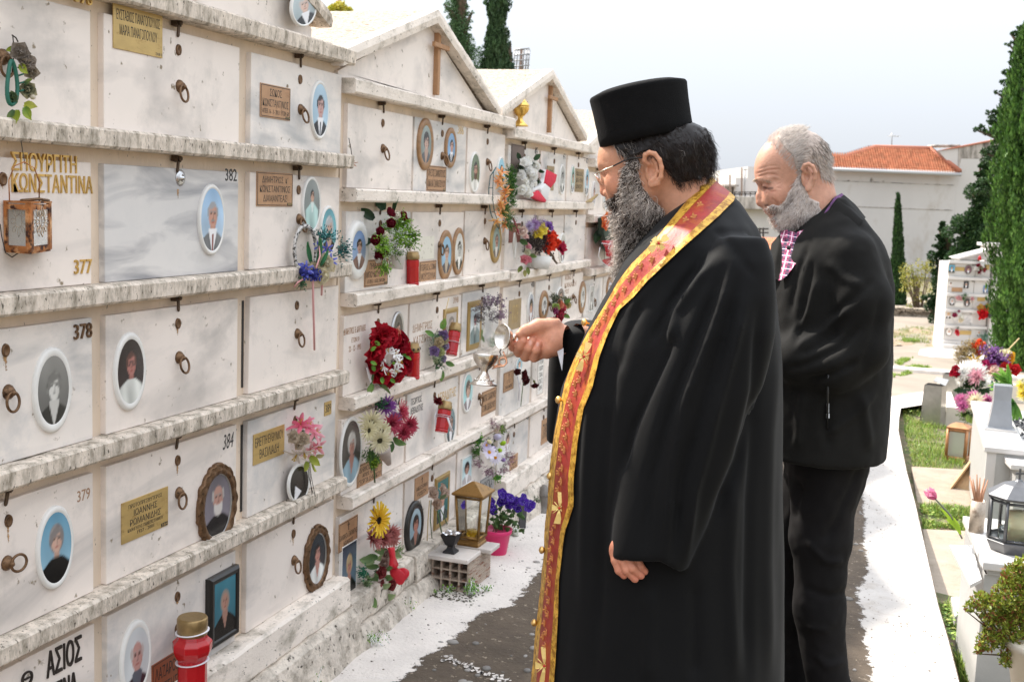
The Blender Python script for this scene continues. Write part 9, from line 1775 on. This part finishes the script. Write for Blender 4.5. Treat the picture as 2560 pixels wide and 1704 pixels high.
g=G(); LW.box(g,u0,u1,gl,zt_-.11,-.3,-.02); obj('mortar_core',g,M_base,T)
g=G(); A=np.zeros((40,14,3)); 
for i in range(40):
    for j in range(14):
        px=2140+i*8; q=og(px,862,.0); q2=LW.w(LW.uz(px,806)[0],LW.uz(px,808)[1]); t=j/13; A[i,j]=q*(1-t)+q2*t; A[i,j,2]+=.06*math.sin(math.pi*t)
A[...,2]+=.06*hnoise(A,.5,3)+.03*hnoise(A,.15,4); g.grid(A); obj('rocky_bank',g,mat('bank_earth',(.33,.235,.17),.97,var=.3,vscale=1.5,dark='6f7a3c',dscale=2.2,dmin=.50,dmax=.60,dark2='a08d7c',d2scale=3,d2min=.52,d2max=.60,bump=1,bscale=8,bdist=.1),kind='structure')
M_trunk=mat('bark',(.10,.07,.045),.95,var=.3,vscale=8,bump=.8,bscale=20,bdist=.03)
def trunk(T,px,py0,py1,w_,dep):
    A=at(px,py0,dep); A[2]=min(A[2],float(gz(A[1]))-.1); B=at(px,py1,dep); g=G(); g.tube([A,(A+B)/2,B],[w_*dep/F_PX,w_*.7*dep/F_PX,w_*.2*dep/F_PX],9); obj('trunk',g,M_trunk,T); return A
def cypress(label,px,pyb,env,dep,n,leaf=9,cols=None,group=None,seed=0,jag=.18):
    """env: list of (py,left px,right px); upswept scale-leaf sprays on a lumpy column"""
    base_=at(px,pyb,dep); base_[2]=min(base_[2],float(gz(base_[1]))); T=thing('cypress_tree',label,'cypress tree',base_,group); rg=np.random.default_rng(seed); E_=np.array(env,float)
    trunk(T,px,pyb,E_[0,0]+(E_[-1,0]-E_[0,0])*.15,14,dep)
    y=rg.uniform(E_[0,0],E_[-1,0],n*2); l=np.interp(y,E_[:,0],E_[:,1]); r=np.interp(y,E_[:,0],E_[:,2]); keep=rg.random(n*2)<(r-l)/(r-l).max(); y,l,r=y[keep][:n],l[keep][:n],r[keep][:n]; m=len(y)
    th=rg.uniform(0,2*np.pi,m); k=np.stack([np.cos(th)*2.2,np.sin(th)*2.2,y/((r-l).max()*.55)],-1); lump=1+jag*hnoise(k,.55,seed)+jag*.6*hnoise(k,.22,seed+1); rad=(.72+.28*rg.random(m)**.5)*lump
    hw=(r-l)/2; cx=(l+r)/2; X=cx+np.cos(th)*hw*rad; D=dep+np.sin(th)*hw*rad*dep/F_PX
    P=CAM+(FW+RT*((X-1280)/F_PX)[:,None]-UP*((y-852)/F_PX)[:,None])*D[:,None]
    o=RT*np.cos(th)[:,None]+FW*np.sin(th)[:,None]; d=o*.35+np.array([0,0,1.])+rg.normal(size=(m,3))*.25; d/=np.linalg.norm(d,axis=1,keepdims=True); e=np.cross(d,o+rg.normal(size=(m,3))*.6); e/=np.linalg.norm(e,axis=1,keepdims=True)
    L=(leaf*D/F_PX*rg.uniform(.6,1.5,m))[:,None]; V=np.stack([P-d*L*.6,P+e*L*.28,P+d*L*.8,P-e*L*.28],1).reshape(-1,3); cols=cols or ['2f4a1c','3d5c22','26401a','4f6e2a']; ca=np.array([lin(c) for c in cols]); C=ca[rg.integers(0,len(cols),m)]*rg.uniform(.75,1.25,m)[:,None]
    fast('crown',V,np.arange(4*m).reshape(-1,4),[M_leaf],T,np.repeat(C,4,0),smooth=False,kind='stuff')
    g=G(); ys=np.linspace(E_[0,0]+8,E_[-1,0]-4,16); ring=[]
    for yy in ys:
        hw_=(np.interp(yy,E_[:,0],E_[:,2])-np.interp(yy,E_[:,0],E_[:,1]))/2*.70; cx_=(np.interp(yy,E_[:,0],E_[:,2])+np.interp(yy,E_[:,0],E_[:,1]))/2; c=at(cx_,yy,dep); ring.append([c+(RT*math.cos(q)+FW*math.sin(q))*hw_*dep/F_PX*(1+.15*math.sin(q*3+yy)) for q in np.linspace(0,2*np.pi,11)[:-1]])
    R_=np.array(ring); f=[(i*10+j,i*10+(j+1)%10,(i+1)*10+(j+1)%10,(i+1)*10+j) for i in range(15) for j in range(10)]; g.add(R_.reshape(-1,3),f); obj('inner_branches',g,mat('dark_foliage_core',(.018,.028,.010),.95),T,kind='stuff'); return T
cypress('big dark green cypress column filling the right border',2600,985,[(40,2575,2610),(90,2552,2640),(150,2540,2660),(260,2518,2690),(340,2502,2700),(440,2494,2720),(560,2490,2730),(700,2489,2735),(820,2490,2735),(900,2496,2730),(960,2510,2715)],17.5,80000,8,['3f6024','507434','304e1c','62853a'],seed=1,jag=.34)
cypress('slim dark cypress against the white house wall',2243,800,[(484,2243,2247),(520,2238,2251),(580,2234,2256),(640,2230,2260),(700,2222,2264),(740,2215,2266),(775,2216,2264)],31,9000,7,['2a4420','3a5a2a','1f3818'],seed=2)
def cl_(pts): return pts
def conifer(label,clumps,dep,n,trunkpx,leaf=8,cols=None,seed=0,tw=12,group=None,nm='pine_tree'):
    A=at(trunkpx[0],trunkpx[1],dep); A[2]=float(gz(A[1])); T=thing(nm,label,'tree',A,group); trunk(T,*trunkpx,tw,dep)
    foliage('crown',T,clumps,leaf*.75,int(n*1.5),cols or ['28401f','35502a','1f3418','445f34'],dep,.5,.15,3.6,seed)
    for c in clumps[::3]:
        g=G(); B=at(c[0],c[1],dep); q=at(trunkpx[0],min(c[1]+50,trunkpx[1]),dep); g.tube([q,(q+B)/2+UP*.0,B],[.07,.05,.015],5); obj('limb',g,M_trunk,T)
    return T
rg=random.Random(3)
def branchy(x0,y0,x1,y1,w0,w1,n=26,r0=10,r1=26,tips=1):
    o=[]
    for k in range(n):
        t=k/(n-1); y=y0+(y1-y0)*t; cx=x0+(x1-x0)*t; hw=w0+(w1-w0)*t; side=(-1)**k; L=hw*rg.uniform(.45,1.05)
        for j in range(5): s=j/4; o.append((cx+side*L*s,y+rg.uniform(-4,4)+L*.10*s,(r0+(r1-r0)*t)*(1-.6*s)*rg.uniform(.7,1.1)))
    return o
conifer('tall ragged dark conifer behind the big cypress',branchy(2548,70,2530,470,26,105,34,9,30)+[(2530,260,34),(2505,330,28),(2480,300,14),(2455,320,10),(2440,325,7)],24,26000,(2570,900,80),9,seed=4)
conifer('broad dark conifer between the white house and the far block',branchy(2470,400,2440,690,20,110,26,12,36)+[(2400,560,26),(2370,580,18),(2430,480,22),(2400,640,34),(2460,600,44),(2440,700,44),(2470,760,40),(2430,790,36)],25.5,32000,(2455,890,450),9,['2c4a24','3c5c32','223a1c','4d6a3c'],seed=5)
conifer('smaller conifer with ragged left side by the slim cypress',branchy(2355,560,2370,760,10,70,20,8,26)+[(2360,700,34),(2370,760,38),(2350,800,30),(2385,820,34),(2330,640,14),(2375,860,26)],26,18000,(2372,880,580),8,['24401c','31512a','1c3216'],seed=6)
A=at(2295,790,27.9); T=thing('yellow_shrub','thin yellow green flowering shrub in front of the house wall','shrub',A)
foliage('foliage',T,[(2290+rg.uniform(-30,36),650+rg.uniform(0,125),rg.uniform(8,20)) for k in range(34)],4,2600,['a8a040','b9b058','8f9040','7a8438'],28,.3,.5,2.8,7)
for k in range(18): g=G(); B=at(2290+rg.uniform(-34,38),650+rg.uniform(0,60),28); g.tube([A+RT*rg.uniform(-.1,.1),(A+B)/2+RT*rg.uniform(-.05,.05),B],[.02,.012,.005],4); obj('branch',g,M_stemb,T)
# trees behind the vaults, top left of the sky
conifer('feathery conifer at the top behind the second gable',branchy(1140,-60,1150,150,24,52,24,9,22)+[(1150,60,26),(1160,110,30),(1180,150,30),(1190,190,30),(1130,20,20)],22,15000,(1155,420,-60),6,['44603c','567348','67855a'],seed=8)
cypress('dark cypress spire left of the antenna cage',1242,430,[(-60,1222,1256),(10,1218,1270),(40,1222,1266),(60,1224,1262),(100,1214,1268),(150,1212,1272),(190,1208,1276),(260,1205,1280)],22,22000,6,['3a5230','4a6440','2c4226'],seed=9,jag=.38)
conifer('small grey green conifer right of the dark spire',branchy(1272,108,1268,190,6,20,14,5,14)+[(1268,170,14),(1272,200,18)],23,4500,(1270,400,110),6,['3f5a44','54705a'],seed=10,tw=6)
conifer('blurred yellow green tree top above the nearest block',[(835,30,20),(850,20,18),(862,34,18),(828,45,12),(872,30,12),(850,48,18)],26,1800,(850,400,20),10,['c9b83a','a9a83a','d9d070'],seed=11,nm='broadleaf_tree')
T=thing('antenna_cage','rusty steel lattice cage on a mast above the second block','mast',at(1305,400,24)); M_rs=mat('rusty_steel',(.12,.07,.05),.8,.2); M_gs=mat('grey_steel',(.35,.35,.35),.5,.6)
c=lambda x,y,d=0: at(x,y,24+d)
for d in (0,.5):
    for x in (1286,1293,1300,1308,1316,1322): g=G(); g.tube([c(x+ (3 if d else 0),124,d),c(x-3,182,d)],.012,4); obj('bar',g,M_gs,T)
    for y in (122,136,150,164,178): g=G(); g.tube([c(1286,y+2,d),c(1324,y-1,d)],.014,4); obj('bar',g,M_gs,T)
g=G(); g.tube([c(1304,122,.25),c(1302,300,.25)],.05,6); g.tube([c(1290,180,.2),c(1318,180,.2)],.05,5); obj('mast',g,M_rs,T)
T=thing('mast','thin red and grey mast in the top left sky','mast',at(848,300,30)); g=G(); g.tube([at(848,-20,30),at(846,300,30)],.06,6); obj('pole',g,mat('faded_red',(.3,.12,.10),.7),T); g=G(); g.tube([at(860,-20,30),at(858,200,30)],.03,6); obj('pole',g,M_gs,T)
# ================================================================ houses
M_hw=mat('house_wall',(.56,.53,.50),.9,var=.05,vscale=.6,dark='a99d8e',dscale=.9,dmin=.56,dmax=.72,dfac=.7,stretch=(1,1,.5),bump=.2,bscale=6)
M_hw2=mat('stained_render',(.50,.45,.40),.95,var=.2,vscale=1,dark='5a544c',dscale=1.6,dmin=.45,dmax=.62,stretch=(2,2,.4))
M_tile=mat('clay_tiles',(.47,.165,.08),.85,var=.35,vscale=5,dark='cf9670',dscale=7,dmin=.52,dmax=.66,dfac=.7)
M_coping=mat('red_edge',(.42,.15,.09),.8); M_gut=mat('gutter',(.45,.45,.45),.5)
HB=Pl(2240,450,46); hz=lambda x,y,o=0: HB.uz(1800+x/2.2395,200+y/2.2395,o)
gb=-1.4; uL=hz(150,600)[0]; uR=hz(1900,600)[0]
T=thing('house','large white house with orange tiled roof and stained side parapet','house',HB.w((uL+uR)/2,gb))
ze=hz(900,512)[1]; uE=hz(1332,515)[0]
g=G(); HB.box(g,uL,uE,gb,ze,-9,0); obj('wall',g,M_hw,T)
zs2=hz(1400,440)[1]; g=G(); HB.box(g,uE+.002,uR,gb,zs2,-9,.004); obj('wall',g,M_hw,T)
pts=[hz(1332,515),hz(1336,380),hz(1620,325),hz(1900,270),hz(1900,440),hz(1350,440)]; 
def poly_plane(P_,name,poly,o0,o1,m,T_): 
    n=len(poly); g=G(); g.add([P_.w(*a,o) for o in (o0,o1) for a in poly],[tuple(range(n)),tuple(range(2*n-1,n-1,-1))]+[(i,(i+1)%n,n+(i+1)%n,n+i) for i in range(n)],0,None,False); return obj(name,g,m,T_)
poly_plane(HB,'side_parapet',pts,-.3,.010,M_hw2,T); poly_plane(HB,'gable_wall',[hz(1222,398),hz(1334,378),hz(1330,515)],-.3,.006,M_hw,T)
poly_plane(HB,'coping',[hz(1218,396),hz(1340,371),hz(1620,316),hz(1900,262),hz(1900,270),hz(1620,325),hz(1340,379)],-.3,.06,M_coping,T)
g=G(); 
for k in range(12): g.tube([HB.w(*hz(1215+k*12,366+ (k%2)*3),-1),HB.w(*hz(1219+k*12,366),-.2)],.05,6)
obj('ridge_tiles',g,M_hw2,T,kind='stuff')
# tiled roof: corrugated rows, each course stepping over the one below
a0,a1=hz(540,505),hz(1322,513); r0,r1=hz(880,372),hz(1208,382)
nr=11; nc=58
slope_in=1.0
def roofpt(s,t):                                       # s along eave 0..1, t up the slope
    ue=a0[0]+(a1[0]-a0[0])*s; ur=r0[0]+(r1[0]-r0[0])*s
    uu=a0[0]+(a1[0]-a0[0])*s; lim=min(1,(uu-a0[0])/(r0[0]-a0[0]+1e-6)*1.0 if uu<r0[0] else 1); return uu,t
g=G(); zE=a0[1]; zR=r0[1]
sub=8; U=np.linspace(a0[0]-.15,a1[0]+.1,nc*sub+1); Tt=[]
for k in range(nr): Tt+= [k/nr,(k+.5)/nr,(k+.985)/nr]
Tt=np.array(Tt+[1.0]); V=np.zeros((len(U),len(Tt),3)); ph=(U-U[0])/(U[-1]-U[0])*nc*2*np.pi
left=np.array([hz(540,470)[1]]) ; hipl=lambda u: np.interp(u,[a0[0]-.15,hz(612,430)[0],hz(710,428)[0],hz(900,372)[0],hz(1205,380)[0],hz(1325,515)[0]],[.55,.56,.57,1.0,1.0,.02])
for i,u in enumerate(U):
    tm=hipl(u)
    for j,t in enumerate(Tt):
        tt=t*tm if False else min(t,tm); z=zE+(zR-zE)*tt; step=.05*(1-(t*nr)%1) if t<1 else 0
        V[i,j]=HB.w(u,z+.11*abs(math.cos(ph[i]/2))+step*1.3,.35-slope_in*tt)
g.grid(V[::-1]); obj('tiled_roof',g,M_tile,T,kind='stuff')
g=G(); g.tube([HB.w(hz(540,505)[0],ze,.42),HB.w(hz(1328,515)[0],ze-.02,.42)],.07,8); obj('gutter',g,M_gut,T)
g=G(); pr=[(612,430),(710,428),(900,371),(1205,379)]; g.tube([HB.w(*hz(x,y+3),.35-slope_in*hipl(hz(x,y)[0])) for x,y in pr],.11,8); g.tube([HB.w(*hz(1205,379),.35-slope_in),HB.w(*hz(1325,512),.35)],.10,8); obj('ridge',g,M_coping,T)
for (a,b,c_,d_) in ((705,560,735,566),(838,545,860,566),(905,562,925,570)): poly_plane(HB,'patch',[hz(a,d_),hz((a+c_)/2,b),hz(c_,d_)],0,.012,M_hw2,T)
for y in (572,712): g=G(); HB.box(g,hz(620,y)[0],uE-.1,hz(900,y+3)[1],hz(900,y)[1],.001,.02); obj('render_joint',g,M_hw2,T)
# lower terrace house on the left
LB=Pl(1860,520,40); lz=lambda x,y,o=0: LB.uz(1400+x/2.7395,150+y/2.7395,o)
T=thing('house','lower white terrace house with parapet and roof railing, between the two men','house',LB.w(lz(1300,1000)[0],gb))
uL=lz(1000,900)[0]; uR=lz(1870,900)[0]; g=G(); LB.box(g,uL,uR,gb,lz(1300,1024)[1],-6,0); obj('wall',g,M_hw,T); g=G(); LB.box(g,uL,uR,lz(1300,1022)[1],lz(1300,936)[1],-6,.35); obj('parapet',g,M_hw2,T,bevel=.02)
g=G(); LB.box(g,lz(1290,900)[0],lz(1390,900)[0],lz(1300,935)[1],lz(1300,798)[1],-5,-2.5); obj('stair_tower',g,M_hw,T); g=G(); LB.box(g,lz(1200,850)[0],lz(1300,850)[0],lz(1300,862)[1],lz(1300,850)[1],-4.5,-2.0); obj('canopy',g,M_hw2,T); g=G(); LB.box(g,lz(1232,850)[0],lz(1285,850)[0],lz(1300,935)[1],lz(1300,862)[1],-4.4,-2.8); obj('door_recess',g,M_hw2,T)
g=G(); 
for y in (905,918): g.tube([LB.w(*lz(1190,y),-.1),LB.w(*lz(1460,y),-.1)],.018,5)
for x in range(1200,1460,36): g.tube([LB.w(*lz(x,900),-.1),LB.w(*lz(x,936),-.1)],.02,5)
obj('railing',g,M_dark,T)
for x,y in ((1108,798),(1130,800),(1218,780),(1302,730),(1168,850)): g=G(); g.tube([LB.w(*lz(x,y),-1.5),LB.w(*lz(x,936),-1.5)],.035,6); obj('rebar_post',g,mat('rebar',(.25,.18,.14),.8),T)
g=G(); LB.box(g,lz(1340,1090)[0],lz(1405,1090)[0],lz(1300,1165)[1],lz(1300,1090)[1],.0,.015); obj('shutter',g,M_hw,T)
# nearer tiled porch with railing and yucca behind the second man's chest
PB2=Pl(1915,630,30); pz=lambda x,y,o=0: PB2.uz(1400+x/2.7395,150+y/2.7395,o)
T=thing('porch','low porch with clay tiled roof and black railing behind the men','porch',PB2.w(pz(1420,1300)[0],gb))
g=G(); PB2.box(g,pz(1300,1300)[0],pz(1600,1300)[0],gb,pz(1400,1345)[1],-3,0); obj('wall',g,M_hw,T)
U=np.linspace(pz(1300,1300)[0],pz(1600,1300)[0],160); V=np.zeros((160,13,3)); z0,z1=pz(1400,1350)[1],pz(1400,1243)[1]
for i,u in enumerate(U):
    for j in range(13): t=j/12; V[i,j]=PB2.w(u,z0+(z1-z0)*t+.05*abs(math.cos(i*.42))+.03*(1-(t*5)%1),.2-2.0*t)
g=G(); g.grid(V[::-1]); obj('tiled_roof',g,M_tile,T,kind='stuff')
g=G(); PB2.box(g,pz(1340,1200)[0],pz(1362,1200)[0],gb,pz(1400,1150)[1],-2.6,-2.2); obj('pier',g,M_hw,T)
g=G(); 
for y in (1172,1200): g.tube([PB2.w(*pz(1360,y),-2.3),PB2.w(*pz(1560,y),-2.3)],.02,5)
for x in (1385,1440,1495,1520): g.tube([PB2.w(*pz(x,1162),-2.3),PB2.w(*pz(x,1245),-2.3)],.025,5)
obj('railing',g,M_dark,T)
c=PB2.w(*pz(1408,1245),-2.0); T=thing('yucca_plant','small spiky green plant above the porch tiles','plant',c)
for k in range(26): a=k*2.4; g=G(); d=np.array([math.cos(a)*.22,math.sin(a)*.22,.26+.1*math.cos(k)]); g.add([c-RT*.02,c+RT*.02,c+d],[(0,1,2)],0,lin('6f8a3a')); obj('leaf',g,M_leaf,T)
def antenna(label,x,y0,y1,els,pl,zf,off):
    T=thing('tv_antenna',label,'antenna',pl.w(*zf(x,y1),off),'roof antennas'); g=G(); g.tube([pl.w(*zf(x,y0),off),pl.w(*zf(x+ (2 if y1-y0<80 else -4),y1),off)],.03,6); obj('mast',g,M_gs,T)
    for (xa,ya,xb,yb) in els:
        g=G(); g.tube([pl.w(*zf(xa,ya),off),pl.w(*zf(xb,yb),off)],.022,5); n_=max(2,int(abs(xb-xa)/12))
        for k in range(n_): t=k/(n_-1); g.tube([pl.w(*zf(xa+(xb-xa)*t,ya+(yb-ya)*t),off-.25),pl.w(*zf(xa+(xb-xa)*t,ya+(yb-ya)*t),off+.25)],.012,4)
        obj('boom',g,M_gs,T)
antenna('tv antenna on the orange tiled roof',1100,272,375,[(1085,290,1140,293),(1085,347,1150,354)],HB,hz,-3)
antenna('flat tv antenna beside the older man\'s hair',556,333,430,[(520,335,670,336)],HB,hz,-6)
antenna('lower flat antenna beside the older man\'s hair',600,398,440,[(560,399,640,399)],HB,hz,-6)
antenna('small antenna on the terrace house',140,498,640,[(132,500,150,500)],Pl(1860,520,41),lambda x,y,o=0: Pl(1860,520,41).uz(1800+x/2.2395,200+y/2.2395),0)
